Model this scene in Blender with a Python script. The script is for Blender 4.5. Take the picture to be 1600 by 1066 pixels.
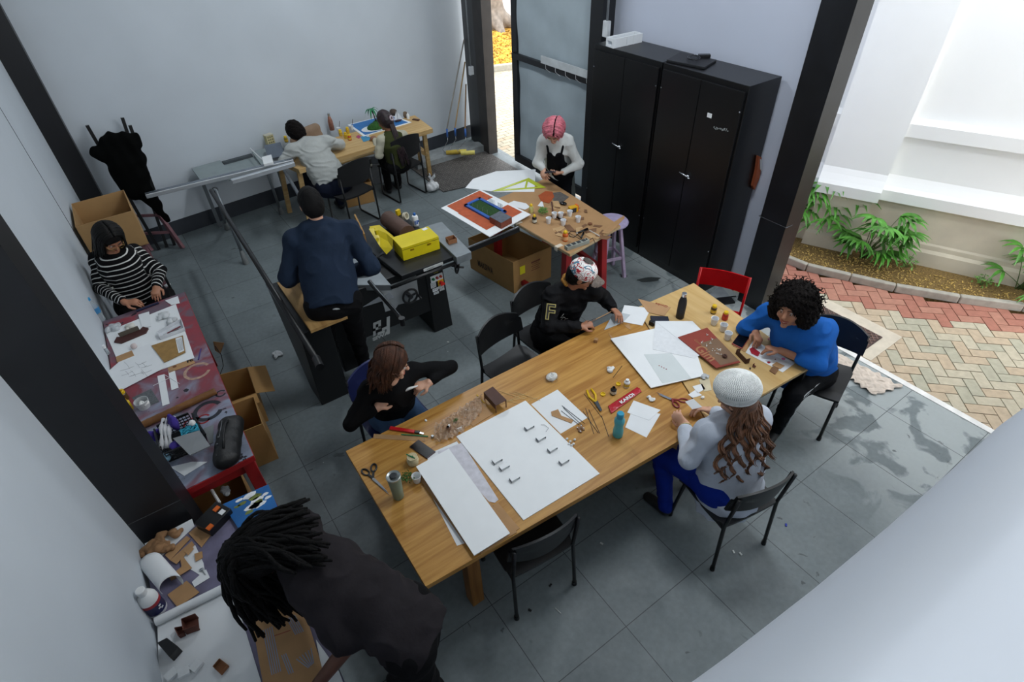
import bpy, bmesh, math, random
import numpy as np
from mathutils import Vector, Matrix, Euler
random.seed(7); np.random.seed(7)
for o in list(bpy.data.objects): bpy.data.objects.remove(o, do_unlink=True)
C = bpy.context.scene.collection
SC = bpy.context.scene
# ------------------------------------------------------------------ camera
CE = (0.8654046868922823, 0.02969778497344733, -0.6141704886427305)
CL = Vector((-1.37276962, -0.9089291, 3.64787695)); FPX = 888.6318
cam = bpy.data.objects.new('camera', bpy.data.cameras.new('camera')); C.objects.link(cam)
cam.location = CL; cam.rotation_euler = CE; cam.data.lens = FPX/1600*36; cam.data.sensor_width = 36
cam.data.clip_start = 0.05; cam.data.clip_end = 200
SC.camera = cam
RC = Euler(CE).to_matrix()
def ray(px, py): return RC @ Vector(((px-800)/FPX, -(py-533)/FPX, -1.0))
def G(px, py, z=0.0):
    d = ray(px, py); return CL + d*((z-CL.z)/d.z)
def GP(px, py, p0, n):
    d = ray(px, py); n = Vector(n); return CL + d*((Vector(p0)-CL).dot(n)/d.dot(n))
# ------------------------------------------------------------------ world and light
W = bpy.data.worlds.new('sky'); SC.world = W; W.use_nodes = True
bg = W.node_tree.nodes['Background']; bg.inputs[0].default_value = (0.93, 0.965, 1.0, 1); bg.inputs[1].default_value = 3.7
def area(name, loc, rot, sx, sy, power, col=(1,1,1), spread=math.pi):
    l = bpy.data.lights.new(name, 'AREA'); l.shape = 'RECTANGLE'; l.size = sx; l.size_y = sy; l.energy = power; l.color = col; l.spread = spread
    o = bpy.data.objects.new(name, l); C.objects.link(o); o.location = loc; o.rotation_euler = rot; return o
area('ceiling_lamp_light', (1.7, 1.2, 4.72), (0,0,0), 0.25, 1.3, 66, (0.90,0.955,1.0))
area('ceiling_lamp_light', (1.3, 5.0, 4.72), (0,0,0), 0.25, 1.3, 66, (0.90,0.955,1.0))
SC.view_settings.view_transform = 'Standard'; SC.view_settings.look = 'None'
SC.view_settings.exposure = 0.0; SC.view_settings.gamma = 1.0; SC.view_settings.use_curve_mapping = False
# ------------------------------------------------------------------ helpers
def s2l(c):
    if isinstance(c, str): c = tuple(int(c[i:i+2],16)/255 for i in (0,2,4))
    return tuple((x/12.92 if x<=0.04045 else ((x+0.055)/1.055)**2.4) for x in c[:3])
_M = {}
def mat(name, col, rough=0.6, metal=0.0, var=0.12, scale=9.0, bump=0.0, bscale=60.0, trans=0.0, coat=0.0, alpha=1.0, emit=0, sheen=0, detail=3, spec=0.5):
    """procedural material: base colour with a noise variation and an optional bump"""
    if name in _M: return _M[name]
    m = bpy.data.materials.new(name); m.use_nodes = True; nt = m.node_tree; b = nt.nodes['Principled BSDF']; _M[name] = m
    c = s2l(col); N = nt.nodes.new; L = nt.links.new
    tc = N('ShaderNodeTexCoord'); no = N('ShaderNodeTexNoise'); no.inputs['Scale'].default_value = scale; no.inputs['Detail'].default_value = detail
    L(tc.outputs['Object'], no.inputs['Vector'])
    r = N('ShaderNodeValToRGB'); r.color_ramp.elements[0].position = 0.3; r.color_ramp.elements[1].position = 0.7
    r.color_ramp.elements[0].color = (*[x*(1-var) for x in c],1); r.color_ramp.elements[1].color = (*[min(1,x*(1+var)) for x in c],1)
    L(no.outputs['Fac'], r.inputs['Fac']); L(r.outputs['Color'], b.inputs['Base Color'])
    b.inputs['Roughness'].default_value = rough; b.inputs['Metallic'].default_value = metal
    b.inputs['Transmission Weight'].default_value = trans; b.inputs['Coat Weight'].default_value = coat; b.inputs['Alpha'].default_value = alpha
    if sheen: b.inputs['Sheen Weight'].default_value = sheen
    if trans: b.inputs['IOR'].default_value = 1.2
    b.inputs['Specular IOR Level'].default_value = spec
    if bump:
        n2 = N('ShaderNodeTexNoise'); n2.inputs['Scale'].default_value = bscale; n2.inputs['Detail'].default_value = 3
        L(tc.outputs['Object'], n2.inputs['Vector']); bp = N('ShaderNodeBump'); bp.inputs['Strength'].default_value = bump; bp.inputs['Distance'].default_value = 0.01
        L(n2.outputs['Fac'], bp.inputs['Height']); L(bp.outputs['Normal'], b.inputs['Normal'])
    return m
def wood(name, c1, c2, axis=0, scale=3.0, rough=0.45, stretch=14, coat=0.0, rot=0.0):
    if name in _M: return _M[name]
    m = bpy.data.materials.new(name); m.use_nodes = True; nt = m.node_tree; b = nt.nodes['Principled BSDF']; _M[name] = m
    N = nt.nodes.new; L = nt.links.new
    tc = N('ShaderNodeTexCoord'); mp = N('ShaderNodeMapping'); s = [stretch]*3; s[axis] = 1.0; mp.inputs['Scale'].default_value = s
    mp0 = N('ShaderNodeMapping'); mp0.inputs['Rotation'].default_value = (0,0,rot); L(tc.outputs['Object'], mp0.inputs['Vector']); L(mp0.outputs['Vector'], mp.inputs['Vector'])
    no = N('ShaderNodeTexNoise'); no.inputs['Scale'].default_value = scale; no.inputs['Detail'].default_value = 6; no.inputs['Distortion'].default_value = 0.6
    L(mp.outputs['Vector'], no.inputs['Vector'])
    r = N('ShaderNodeValToRGB'); e = r.color_ramp.elements; e[0].position = 0.32; e[1].position = 0.68
    e[0].color = (*s2l(c1),1); e[1].color = (*s2l(c2),1); L(no.outputs['Fac'], r.inputs['Fac'])
    n2 = N('ShaderNodeTexNoise'); n2.inputs['Scale'].default_value = 0.9; n2.inputs['Detail'].default_value = 2; L(tc.outputs['Object'], n2.inputs['Vector'])
    mx = N('ShaderNodeMix'); mx.data_type = 'RGBA'; mx.blend_type = 'MULTIPLY'; mx.inputs[0].default_value = 0.35
    L(r.outputs['Color'], mx.inputs[6]); L(n2.outputs['Fac'], mx.inputs[7]); L(mx.outputs[2], b.inputs['Base Color'])
    b.inputs['Roughness'].default_value = rough; b.inputs['Coat Weight'].default_value = coat
    return m
class MB:
    def __init__(s): s.v = []; s.f = []
    def add(s, vs, fs):
        o = len(s.v); s.v += [Vector(v) for v in vs]; s.f += [[i+o for i in f] for f in fs]; return s
    def hexa(s, b, t):
        return s.add(list(b)+list(t), [[3,2,1,0],[4,5,6,7],[0,1,5,4],[1,2,6,5],[2,3,7,6],[3,0,4,7]])
    def box(s, c, size, R=None):
        c = Vector(c); x,y,z = [k/2 for k in size]
        P = [Vector(p) for p in ((-x,-y,-z),(x,-y,-z),(x,y,-z),(-x,y,-z),(-x,-y,z),(x,-y,z),(x,y,z),(-x,y,z))]
        if R is not None:
            if isinstance(R, (int,float)): R = Matrix.Rotation(R,3,'Z')
            P = [R @ p for p in P]
        P = [p+c for p in P]; return s.hexa(P[:4], P[4:])
    def prism(s, poly, z0, z1):
        n = len(poly); poly = [Vector(p) for p in poly]
        a = sum(poly[i].x*poly[(i+1)%n].y-poly[(i+1)%n].x*poly[i].y for i in range(n))
        if a < 0: poly = poly[::-1]
        return s.add([(p.x,p.y,z0) for p in poly]+[(p.x,p.y,z1) for p in poly],
            [list(range(n))[::-1], list(range(n,2*n))]+[[i,(i+1)%n,n+(i+1)%n,n+i] for i in range(n)])
    def bar(s, a, b, w, h, up=(0,0,1)):
        a = Vector(a); b = Vector(b); d = (b-a).normalized(); u = Vector(up)
        if abs(d.dot(u)) > 0.98: u = Vector((0,1,0))
        x = d.cross(u).normalized(); y = x.cross(d).normalized()
        q = [x*(-w/2)-y*(h/2), x*(w/2)-y*(h/2), x*(w/2)+y*(h/2), x*(-w/2)+y*(h/2)]
        return s.hexa([a+k for k in q][::-1], [b+k for k in q][::-1])
    def tube(s, path, r, n=8, cap=True):
        P = [Vector(p) for p in path]; m = len(P); R = r if isinstance(r,(list,tuple)) else [r]*m
        vs = []; prev = None
        for i,p in enumerate(P):
            d = (P[min(i+1,m-1)]-P[max(i-1,0)])
            if d.length < 1e-9: d = Vector((0,0,1))
            d.normalize()
            if prev is None:
                prev = d.orthogonal().normalized()
            x = prev-d*prev.dot(d)
            if x.length < 1e-6: x = d.orthogonal()
            x.normalize(); prev = x; y = d.cross(x)
            vs += [p+(x*math.cos(2*math.pi*k/n)+y*math.sin(2*math.pi*k/n))*R[i] for k in range(n)]
        fs = [[i*n+k, i*n+(k+1)%n, (i+1)*n+(k+1)%n, (i+1)*n+k] for i in range(m-1) for k in range(n)]
        if cap: fs += [list(range(n))[::-1], [(m-1)*n+k for k in range(n)]]
        return s.add(vs, fs)
    def cyl(s, a, b, r0, r1=None, n=20): return s.tube([a,b], [r0, r0 if r1 is None else r1], n)
    def lathe(s, prof, c, n=24, R=None, axis=None):
        c = Vector(c); vs = []
        if axis is not None: R = Vector((0,0,1)).rotation_difference(Vector(axis)).to_matrix()
        for (r,z) in prof:
            for k in range(n):
                p = Vector((r*math.cos(2*math.pi*k/n), r*math.sin(2*math.pi*k/n), z))
                if R is not None: p = R @ p
                vs.append(p+c)
        m = len(prof); fs = [[i*n+k, i*n+(k+1)%n, (i+1)*n+(k+1)%n, (i+1)*n+k] for i in range(m-1) for k in range(n)]
        if prof[0][0] > 1e-6: fs.append(list(range(n))[::-1])
        if prof[-1][0] > 1e-6: fs.append([(m-1)*n+k for k in range(n)])
        return s.add(vs, fs)
    def ball(s, c, r, n=12, R=None):
        r = r if isinstance(r,(list,tuple)) else (r,r,r); c = Vector(c); vs=[]; m = n//2+1
        for i in range(m+1):
            t = math.pi*i/m
            for k in range(n):
                p = Vector((r[0]*math.sin(t)*math.cos(2*math.pi*k/n), r[1]*math.sin(t)*math.sin(2*math.pi*k/n), -r[2]*math.cos(t)))
                if R is not None: p = R @ p
                vs.append(p+c)
        return s.add(vs, [[i*n+k, i*n+(k+1)%n, (i+1)*n+(k+1)%n, (i+1)*n+k] for i in range(m) for k in range(n)])
    def sheet(s, pts, th=0.0015):
        """thin slab from a planar polygon in 3d"""
        P = [Vector(p) for p in pts]; n = len(P); N = Vector((0,0,0))
        for i in range(n): N += (P[i]-P[0]).cross(P[(i+1)%n]-P[0])
        N.normalize()
        if N.z < 0: P = P[::-1]; N = -N
        return s.add([p-N*th for p in P]+P, [list(range(n))[::-1], list(range(n,2*n))]+[[i,(i+1)%n,n+(i+1)%n,n+i] for i in range(n)])
    def grid(s, fn, nu, nv, th=0.0):
        P = [[Vector(fn(i/nu, j/nv)) for j in range(nv+1)] for i in range(nu+1)]
        o = [p for r in P for p in r]; w = nv+1
        fs = [[i*w+j, (i+1)*w+j, (i+1)*w+j+1, i*w+j+1] for i in range(nu) for j in range(nv)]
        s.add(o, fs)
        if th:
            s.add([p-Vector((0,0,th)) for p in o], [f[::-1] for f in fs])
            k = len(s.v)-2*len(o); m = len(o)
            edge = [i*w for i in range(nu+1)]+[nu*w+j for j in range(1,nv+1)]+[i*w+nv for i in range(nu-1,-1,-1)]+[j for j in range(nv-1,0,-1)]
            for a,b in zip(edge, edge[1:]+edge[:1]): s.f.append([k+a,k+b,k+m+b,k+m+a])
        return s
    def build(s, name, m, parent=None, smooth=False, bevel=0.0, bseg=2, loc=None, weld=False):
        me = bpy.data.meshes.new(name); off = Vector((0,0,0))
        if parent is not None:
            q = parent
            while q is not None: off += q.location; q = q.parent
        elif loc is not None: off = Vector(loc)
        me.from_pydata([tuple(v-off) for v in s.v], [], s.f); me.update()
        bm = bmesh.new(); bm.from_mesh(me)
        if weld: bmesh.ops.remove_doubles(bm, verts=bm.verts, dist=1e-5)
        if bevel: bmesh.ops.bevel(bm, geom=list(bm.edges), offset=bevel, segments=bseg, affect='EDGES', profile=0.5, clamp_overlap=True)
        bmesh.ops.recalc_face_normals(bm, faces=bm.faces)
        if smooth == 'auto':
            for f in bm.faces: f.smooth = True
            for e in bm.edges:
                if len(e.link_faces) == 2 and e.calc_face_angle(0) > 0.6: e.smooth = False
        elif smooth:
            for f in bm.faces: f.smooth = True
        bm.to_mesh(me); bm.free()
        for k in (m if isinstance(m,list) else [m]): me.materials.append(k)
        o = bpy.data.objects.new(name, me); C.objects.link(o)
        if parent is not None: o.parent = parent
        elif loc is not None: o.location = loc
        return o
def tag(o, label=None, cat=None, group=None, kind=None):
    if label: o['label'] = label
    if cat: o['category'] = cat
    if group: o['group'] = group
    if kind: o['kind'] = kind
    return o
def thing(name, label, cat, loc=(0,0,0), group=None):
    o = bpy.data.objects.new(name, None); C.objects.link(o); o.location = loc; o.empty_display_size = 0.1
    return tag(o, label, cat, group)
def one(mb, name, m, label, cat, group=None, **k):
    c = sum(mb.v, Vector((0,0,0)))/max(1,len(mb.v)); c.z = min(v.z for v in mb.v)
    return tag(mb.build(name, m, loc=c, **k), label, cat, group)
def struct(mb, name, m, **k): return tag(mb.build(name, m, **k), kind='structure')
def copy_tree(o, parent=None, label=None, loc=None, rz=None):
    c = o.copy(); C.objects.link(c); c.parent = parent
    for ch in list(o.children): copy_tree(ch, c)
    if label: c['label'] = label
    if loc is not None: c.location = loc
    if rz is not None: c.rotation_euler = (0,0,rz)
    return c
def text_mb(txt, size, origin, xdir, ydir, thick=0.0008, bold=0.0, fit=None, mirror=False):
    """lettering as real geometry lying on a surface"""
    cu = bpy.data.curves.new('lettering', 'FONT'); cu.body = txt; cu.size = size; cu.extrude = thick/2; cu.offset = bold; cu.resolution_u = 3
    ob = bpy.data.objects.new('lettering', cu); C.objects.link(ob); dg = bpy.context.evaluated_depsgraph_get(); dg.update()
    me = bpy.data.meshes.new_from_object(ob.evaluated_get(dg)); bpy.data.objects.remove(ob, do_unlink=True)
    x = Vector(xdir).normalized(); y = Vector(ydir).normalized(); n = x.cross(y); mb = MB(); sx = 1.0
    xs = [v.co.x for v in me.vertices]
    if fit and xs: sx = fit/(max(xs)-min(xs))
    mb.add([Vector(origin)+x*v.co.x*sx+y*v.co.y+n*(v.co.z+thick/2) for v in me.vertices], [list(p.vertices) for p in me.polygons])
    bpy.data.meshes.remove(me); return mb
# ------------------------------------------------------------------ distance-field modeller (bodies, cloth, crumpled things)
class SDF:
    def __init__(s, vox=0.006): s.h = vox; s.ops = []
    def cap(s, a, b, ra, rb=None, k=0.02, sub=False, ax=None, sc=1.0):
        """tapered capsule; sc>1 flattens it along direction ax"""
        s.ops.append(('c', np.array(a,float), np.array(b,float), ra, ra if rb is None else rb, k, sub, None if ax is None else np.array(Vector(ax).normalized()), sc)); return s
    def ell(s, c, r, R=None, k=0.02, sub=False):
        R = np.eye(3) if R is None else np.array(R); s.ops.append(('e', np.array(c,float), np.array(r,float), R, k, sub)); return s
    def mesh(s, noise=None):
        h = s.h; bb = []
        for o in s.ops:
            if o[-2 if o[0]=='e' else 6] and False: continue
            if o[0] == 'c':
                r = max(o[3],o[4]); lo = np.minimum(o[1],o[2])-r; hi = np.maximum(o[1],o[2])+r; k = o[5]; sub = o[6]
            else:
                r = o[2].max(); lo = o[1]-r; hi = o[1]+r; k = o[4]; sub = o[5]
            bb.append((lo,hi,k,sub))
        LO = np.min([b[0] for b in bb if not b[3]],0)-0.03; HI = np.max([b[1] for b in bb if not b[3]],0)+0.03
        n = np.ceil((HI-LO)/h).astype(int)+1
        D = np.full(n, 0.05, np.float32); X = [LO[i]+h*np.arange(n[i]) for i in range(3)]
        for o,(lo,hi,k,sub) in zip(s.ops, bb):
            m = k+0.03
            i0 = np.clip(np.floor((lo-m-LO)/h).astype(int),0,n); i1 = np.clip(np.ceil((hi+m-LO)/h).astype(int)+1,0,n)
            if (i1<=i0).any(): continue
            sl = tuple(slice(a,b) for a,b in zip(i0,i1))
            x = X[0][sl[0]][:,None,None]; y = X[1][sl[1]][None,:,None]; z = X[2][sl[2]][None,None,:]
            if o[0] == 'c':
                a,b = o[1],o[2]; ab = b-a; L2 = max(ab@ab,1e-12); ux,uy,uz = x-a[0],y-a[1],z-a[2]
                t = np.clip((ux*ab[0]+uy*ab[1]+uz*ab[2])/L2,0,1)
                qx,qy,qz = ux-t*ab[0],uy-t*ab[1],uz-t*ab[2]; q2 = qx*qx+qy*qy+qz*qz
                if o[7] is not None: w = qx*o[7][0]+qy*o[7][1]+qz*o[7][2]; q2 = q2+w*w*(o[8]**2-1)
                d = np.sqrt(q2)-(o[3]+(o[4]-o[3])*t)
                if o[7] is not None: d = d*0.8
            else:
                c,r,R = o[1],o[2],o[3]; ux,uy,uz = x-c[0],y-c[1],z-c[2]
                a1 = ux*R[0,0]+uy*R[1,0]+uz*R[2,0]; a2 = ux*R[0,1]+uy*R[1,1]+uz*R[2,1]; a3 = ux*R[0,2]+uy*R[1,2]+uz*R[2,2]
                k0 = np.sqrt((a1/r[0])**2+(a2/r[1])**2+(a3/r[2])**2); k1 = np.sqrt((a1/r[0]**2)**2+(a2/r[1]**2)**2+(a3/r[2]**2)**2)
                d = k0*(k0-1)/np.maximum(k1,1e-9)
            A = D[sl]
            if sub:
                d = -d; hh = np.clip(0.5-0.5*(A-d)/k,0,1); D[sl] = (A+(d-A)*hh+k*hh*(1-hh)).astype(np.float32)
            else:
                hh = np.clip(0.5+0.5*(A-d)/k,0,1); D[sl] = (A+(d-A)*hh-k*hh*(1-hh)).astype(np.float32)
        if noise is not None: D = D+noise(X[0][:,None,None],X[1][None,:,None],X[2][None,None,:]).astype(np.float32)
        D[0]=D[-1]=0.05; D[:,0]=D[:,-1]=0.05; D[:,:,0]=D[:,:,-1]=0.05
        # surface nets
        S = D < 0; cell = np.zeros(np.array(S.shape)-1, np.int8)
        for dx in (0,1):
            for dy in (0,1):
                for dz in (0,1): cell += S[dx:dx+S.shape[0]-1, dy:dy+S.shape[1]-1, dz:dz+S.shape[2]-1]
        act = (cell>0)&(cell<8); idx = np.argwhere(act); num = np.full(cell.shape,-1,np.int32); num[act] = np.arange(len(idx))
        acc = np.zeros((len(idx),3)); cnt = np.zeros(len(idx))
        cor = [(a,b,c) for a in (0,1) for b in (0,1) for c in (0,1)]
        val = {c: D[idx[:,0]+c[0], idx[:,1]+c[1], idx[:,2]+c[2]].astype(float) for c in cor}
        for a in cor:
            for ax in range(3):
                if a[ax]==0:
                    b = list(a); b[ax]=1; b = tuple(b); va,vb = val[a],val[b]; cr = (va<0)!=(vb<0)
                    t = np.where(cr, va/np.where(cr,va-vb,1), 0); p = np.repeat(np.array(a,float)[None],len(idx),0); p[:,ax] += t
                    acc[cr] += p[cr]; cnt[cr] += 1
        V = LO+h*(idx+acc/np.maximum(cnt,1)[:,None]); F = []
        for ax in range(3):
            u,v = (ax+1)%3,(ax+2)%3
            a = [slice(None)]*3; b = [slice(None)]*3; a[ax] = slice(0,-1); b[ax] = slice(1,None)
            e0,e1 = S[tuple(a)],S[tuple(b)]
            for sgn,msk in ((0,e0&~e1),(1,~e0&e1)):
                q = np.argwhere(msk); q = q[(q[:,u]>0)&(q[:,v]>0)&(q[:,u]<S.shape[u]-1)&(q[:,v]<S.shape[v]-1)]
                if not len(q): continue
                def at(du,dv):
                    w = q.copy(); w[:,u]-=du; w[:,v]-=dv; return num[w[:,0],w[:,1],w[:,2]]
                f = np.stack([at(0,0),at(1,0),at(1,1),at(0,1)],1); F.append(f[:, ::-1] if sgn else f)
        return V, np.concatenate(F)
    def build(s, name, m, parent=None, noise=None, sel=None, loc=None, smooth=1):
        V,F = s.mesh(noise)
        F = F[(F>=0).all(1)]
        off = np.zeros(3); q = parent
        while q is not None: off = off+np.array(q.location); q = q.parent
        if parent is None and loc is not None: off = np.array(loc,float)
        me = bpy.data.meshes.new(name); me.from_pydata((V-off).tolist(), [], F.tolist()); me.update()
        me.polygons.foreach_set('use_smooth', [True]*len(me.polygons))
        ms = m if isinstance(m,list) else [m]
        for k in ms: me.materials.append(k)
        if sel is not None:
            cen = V[F].mean(1); me.polygons.foreach_set('material_index', sel(cen).astype(np.int32).tolist())
        o = bpy.data.objects.new(name, me); C.objects.link(o)
        if parent is not None: o.parent = parent
        elif loc is not None: o.location = loc
        return o
def wob(amp, f, seed=0, aniso=(1,1,1)):
    rs = np.random.RandomState(seed); K = [(rs.randn(3)*f*np.array(aniso), rs.rand()*6.28, rs.rand()*0.6+0.4) for _ in range(6)]
    def fn(x,y,z):
        r = 0
        for k,p,a in K: r = r+a*np.sin(k[0]*x+k[1]*y+k[2]*z+p)
        return r*amp/3
    return fn
# ================================================================== the setting
def floor_mat():
    m = bpy.data.materials.new('grey_tile_floor'); m.use_nodes = True; nt = m.node_tree; b = nt.nodes['Principled BSDF']; N = nt.nodes.new; L = nt.links.new
    tc = N('ShaderNodeTexCoord'); sx = N('ShaderNodeSeparateXYZ'); L(tc.outputs['Object'], sx.inputs[0])
    def M(op, a, c=None, d=None):
        n = N('ShaderNodeMath'); n.operation = op
        for i,x in enumerate((a,c,d)):
            if x is None: continue
            if isinstance(x,(int,float)): n.inputs[i].default_value = x
            else: L(x, n.inputs[i])
        return n.outputs[0]
    def noise(sc, det=4, dis=0.0, vec=None):
        n = N('ShaderNodeTexNoise'); n.inputs['Scale'].default_value = sc; n.inputs['Detail'].default_value = det; n.inputs['Distortion'].default_value = dis
        L(vec or tc.outputs['Object'], n.inputs['Vector']); return n.outputs['Fac']
    def ramp(x, p0, p1):
        return M('MULTIPLY', M('MAXIMUM', M('MINIMUM', M('DIVIDE', M('SUBTRACT', x, p0), p1-p0), 1.0), 0.0), 1.0)
    gx = M('ABSOLUTE', M('SUBTRACT', M('FRACT', M('ADD', M('DIVIDE', sx.outputs[0], 0.6), 0.5)), 0.5))
    gy = M('ABSOLUTE', M('SUBTRACT', M('FRACT', M('ADD', M('DIVIDE', sx.outputs[1], 0.6), 0.5)), 0.5))
    joint = M('MAXIMUM', M('LESS_THAN', gx, 0.0042), M('LESS_THAN', gy, 0.0042))
    cx = M('FLOOR', M('DIVIDE', sx.outputs[0], 0.6)); cy = M('FLOOR', M('DIVIDE', sx.outputs[1], 0.6))
    cv = N('ShaderNodeCombineXYZ'); L(cx, cv.inputs[0]); L(cy, cv.inputs[1]); wn = N('ShaderNodeTexWhiteNoise'); L(cv.outputs[0], wn.inputs['Vector'])
    base = M('ADD', M('MULTIPLY', noise(2.2,6), 0.5), M('MULTIPLY', noise(28,5), 0.35))
    base = M('ADD', base, M('MULTIPLY', wn.outputs['Value'], 0.12))
    r = N('ShaderNodeValToRGB'); e = r.color_ramp.elements; e[0].position = 0.25; e[1].position = 0.75
    e[0].color = (*s2l('5c6568'),1); e[1].color = (*s2l('7e888a'),1); L(base, r.inputs['Fac'])
    # pale dust film near the opening, worn in patches
    dust = M('MULTIPLY', ramp(noise(3.8,8,0.5), 0.43, 0.49), ramp(M('ADD', sx.outputs[0], M('MULTIPLY', sx.outputs[1], -0.25)), 1.9, 2.7))
    mx = N('ShaderNodeMix'); mx.data_type='RGBA'; L(M('MULTIPLY', dust, 0.5), mx.inputs[0]); L(r.outputs['Color'], mx.inputs[6]); mx.inputs[7].default_value = (*s2l('c3c9c8'),1)
    # paint spatter specks and dark scuffs
    v = N('ShaderNodeTexVoronoi'); v.inputs['Scale'].default_value = 3.2; L(tc.outputs['Object'], v.inputs['Vector'])
    sp = M('LESS_THAN', v.outputs['Distance'], 0.018)
    m2 = N('ShaderNodeMix'); m2.data_type='RGBA'; L(M('MULTIPLY', sp, 0.5), m2.inputs[0]); L(mx.outputs[2], m2.inputs[6]); m2.inputs[7].default_value = (*s2l('d8dcda'),1)
    sc = M('MULTIPLY', ramp(noise(7.5,5,0.8), 0.66, 0.70), ramp(noise(1.1,2), 0.55, 0.62))
    m3 = N('ShaderNodeMix'); m3.data_type='RGBA'; L(M('MULTIPLY', sc, 0.75), m3.inputs[0]); L(m2.outputs[2], m3.inputs[6]); m3.inputs[7].default_value = (*s2l('33393a'),1)
    m4 = N('ShaderNodeMix'); m4.data_type='RGBA'; L(M('MULTIPLY', joint, 0.8), m4.inputs[0]); L(m3.outputs[2], m4.inputs[6]); m4.inputs[7].default_value = (*s2l('1e2224'),1)
    L(m4.outputs[2], b.inputs['Base Color']); L(M('ADD', M('MULTIPLY', noise(6,4), 0.3), 0.38), b.inputs['Roughness'])
    return m
MFLOOR = floor_mat()
MWALL = mat('painted_wall', 'c3cbd2', 0.75, var=0.04, scale=1.3, bump=0.05, bscale=14)
MWALLR = mat('painted_wall_right', 'c8cfdf', 0.75, var=0.03, scale=1.3)
MSTEEL = mat('black_steel', '131418', 0.42, var=0.3, scale=3)
MSTEEL2 = mat('dark_brown_steel', '2a2523', 0.5, var=0.25, scale=8)
MBASE = mat('dark_baseboard', '2f343c', 0.6, var=0.1)
MWHITE_OUT = mat('white_render', 'f1f1ef', 0.85, var=0.015, scale=2)
MBEIGE = mat('beige_render', 'cfc6b2', 0.9, var=0.10, scale=3, detail=6)
fl = MB(); fl.prism([(-2.6,-3.0),(3.43,-3.0),(3.43,0.71),(3.40,1.9),(3.66,6.9),(3.75,7.7),(-2.6,7.3)], -0.12, 0.0)
struct(fl, 'floor', MFLOOR)
t = MB(); t.prism([(3.42,-3.0),(3.48,-3.0),(3.47,1.55),(3.41,1.55)], -0.12, 0.006); struct(t, 'trim_1', mat('white_threshold','e8e6e2',0.7))
# back wall (slightly askew to the tiles), left wall, right wall
BW0 = Vector((-2.3, 6.95, 0)); BW1 = Vector((3.72, 7.545, 0)); bdir = (BW1-BW0).normalized(); bn = Vector((bdir.y, -bdir.x, 0))
w = MB(); w.prism([BW0, BW1, BW1-bn*0.15, BW0-bn*0.15], -0.1, 4.8); struct(w, 'wall_back', MWALL)
b_ = MB(); b_.prism([BW0+bn*0.012, BW1+bn*0.012-bdir*0.1, BW1-bdir*0.1, BW0], 0, 0.20); struct(b_, 'baseboard_back', MBASE)
LW = lambda y: -2.17+0.03*(y-1.75)
w = MB(); w.prism([(LW(-3),-3,0),(LW(7.2),7.2,0),(LW(7.2)-0.15,7.2,0),(LW(-3)-0.15,-3,0)], -0.1, 4.8)
for yy in (5.32,): pass
struct(w, 'wall_left', MWALL)
j = MB(); j.box((LW(5.3)+0.0015,5.3,1.9),(0.003,0.006,3.8)); struct(j, 'trim_2', mat('panel_joint','3b4046',0.8))
w = MB(); w.prism([(3.58,1.7,0),(3.66,4.35,0),(3.8,4.35,0),(3.75,1.7,0)], 0, 4.8); struct(w, 'wall_right', MWALLR)
w = MB(); w.box((3.62,5.7,3.9),(0.12,2.9,1.8)); struct(w, 'wall_right_upper', MWALLR)
# parapet wall in front of the camera: rounded white edge
a0 = G(950,1066,2.85); a1 = G(1600,610,2.85); ed = (a1-a0).normalized(); en = Vector((ed.y,-ed.x,0))  # towards -y
w = MB(); NU, NV = 40, 14
def par(u, v):
    p = a0+ed*(-2.2+u*8.0); bow = 0.035*math.sin(min(1,max(0,(u*8.0-1.6)/1.6))*math.pi)
    p = p + en*bow
    if v < 0.25: return (p.x+en.x*0, p.y+en.y*0, (v/0.25)*2.72)
    if v < 0.65:
        t = (v-0.25)/0.4*math.pi/2; r = 0.13; q = p+en*(r-r*math.cos(t)); return (q.x, q.y, 2.72+r*math.sin(t))
    k = (v-0.65)/0.35*0.55; q = p+en*(0.13+k); return (q.x, q.y, 2.85-k*0.12)
w.grid(par, NU, 40); q0 = a0-ed*2.2; q1 = q0+ed*8
struct(w, 'wall_front', mat('white_parapet','ccd3dd',0.6,var=0.02,scale=2), smooth=True)
# roof
w = MB(); w.box((0.7,2.3,4.87),(6.3,11.0,0.14)); struct(w, 'ceiling', mat('ceiling_panels','b8bcc0',0.8))
# lamps on the ceiling
for k,(x,y) in enumerate(((1.7,1.2),(1.3,5.0))):
    tg = thing('ceiling_lamp', ('long white tube lamp on the ceiling above the big table','long white tube lamp on the ceiling above the table saw')[k], 'lamp', (x,y,4.78))
    f = MB(); f.box((x,y,4.785),(0.3,1.45,0.03)); f.build('lamp_housing', mat('lamp_white','e0e0e0',0.5), tg, bevel=0.006)
# columns
def col(pts, z0, z1, name, m, seam=None):
    c = MB(); c.prism(pts, z0, z1); return struct(c, name, m)
col([(LW(1.75)-0.02,1.75),(-1.90,1.75),(-1.87,1.90),(LW(1.9)-0.02,1.90)], 0, 4.8, 'trim_3', MSTEEL)
c = MB(); c.box(((LW(1.7)-1.9)/2,1.7485,0.93),(0.28,0.002,0.004)); struct(c, 'trim_4', mat('weld_seam','4a4c50',0.6))
col([(LW(6.75)-0.02,6.78),(-1.80,6.78),(-1.80,7.1),(LW(7)-0.02,7.1)], 0, 4.8, 'trim_5', MSTEEL)
col([(3.30,1.49),(3.50,1.47),(3.50,1.78),(3.30,1.76)], 0, 4.8, 'trim_6', mat('grey_black_steel','121317',0.33,var=0.35,scale=5,bump=0.03,bscale=200))
c = MB(); c.box((3.4,1.63,0.98),(0.206,0.30,0.004)); struct(c, 'trim_7', mat('weld_seam','4a4c50',0.6))
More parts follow.
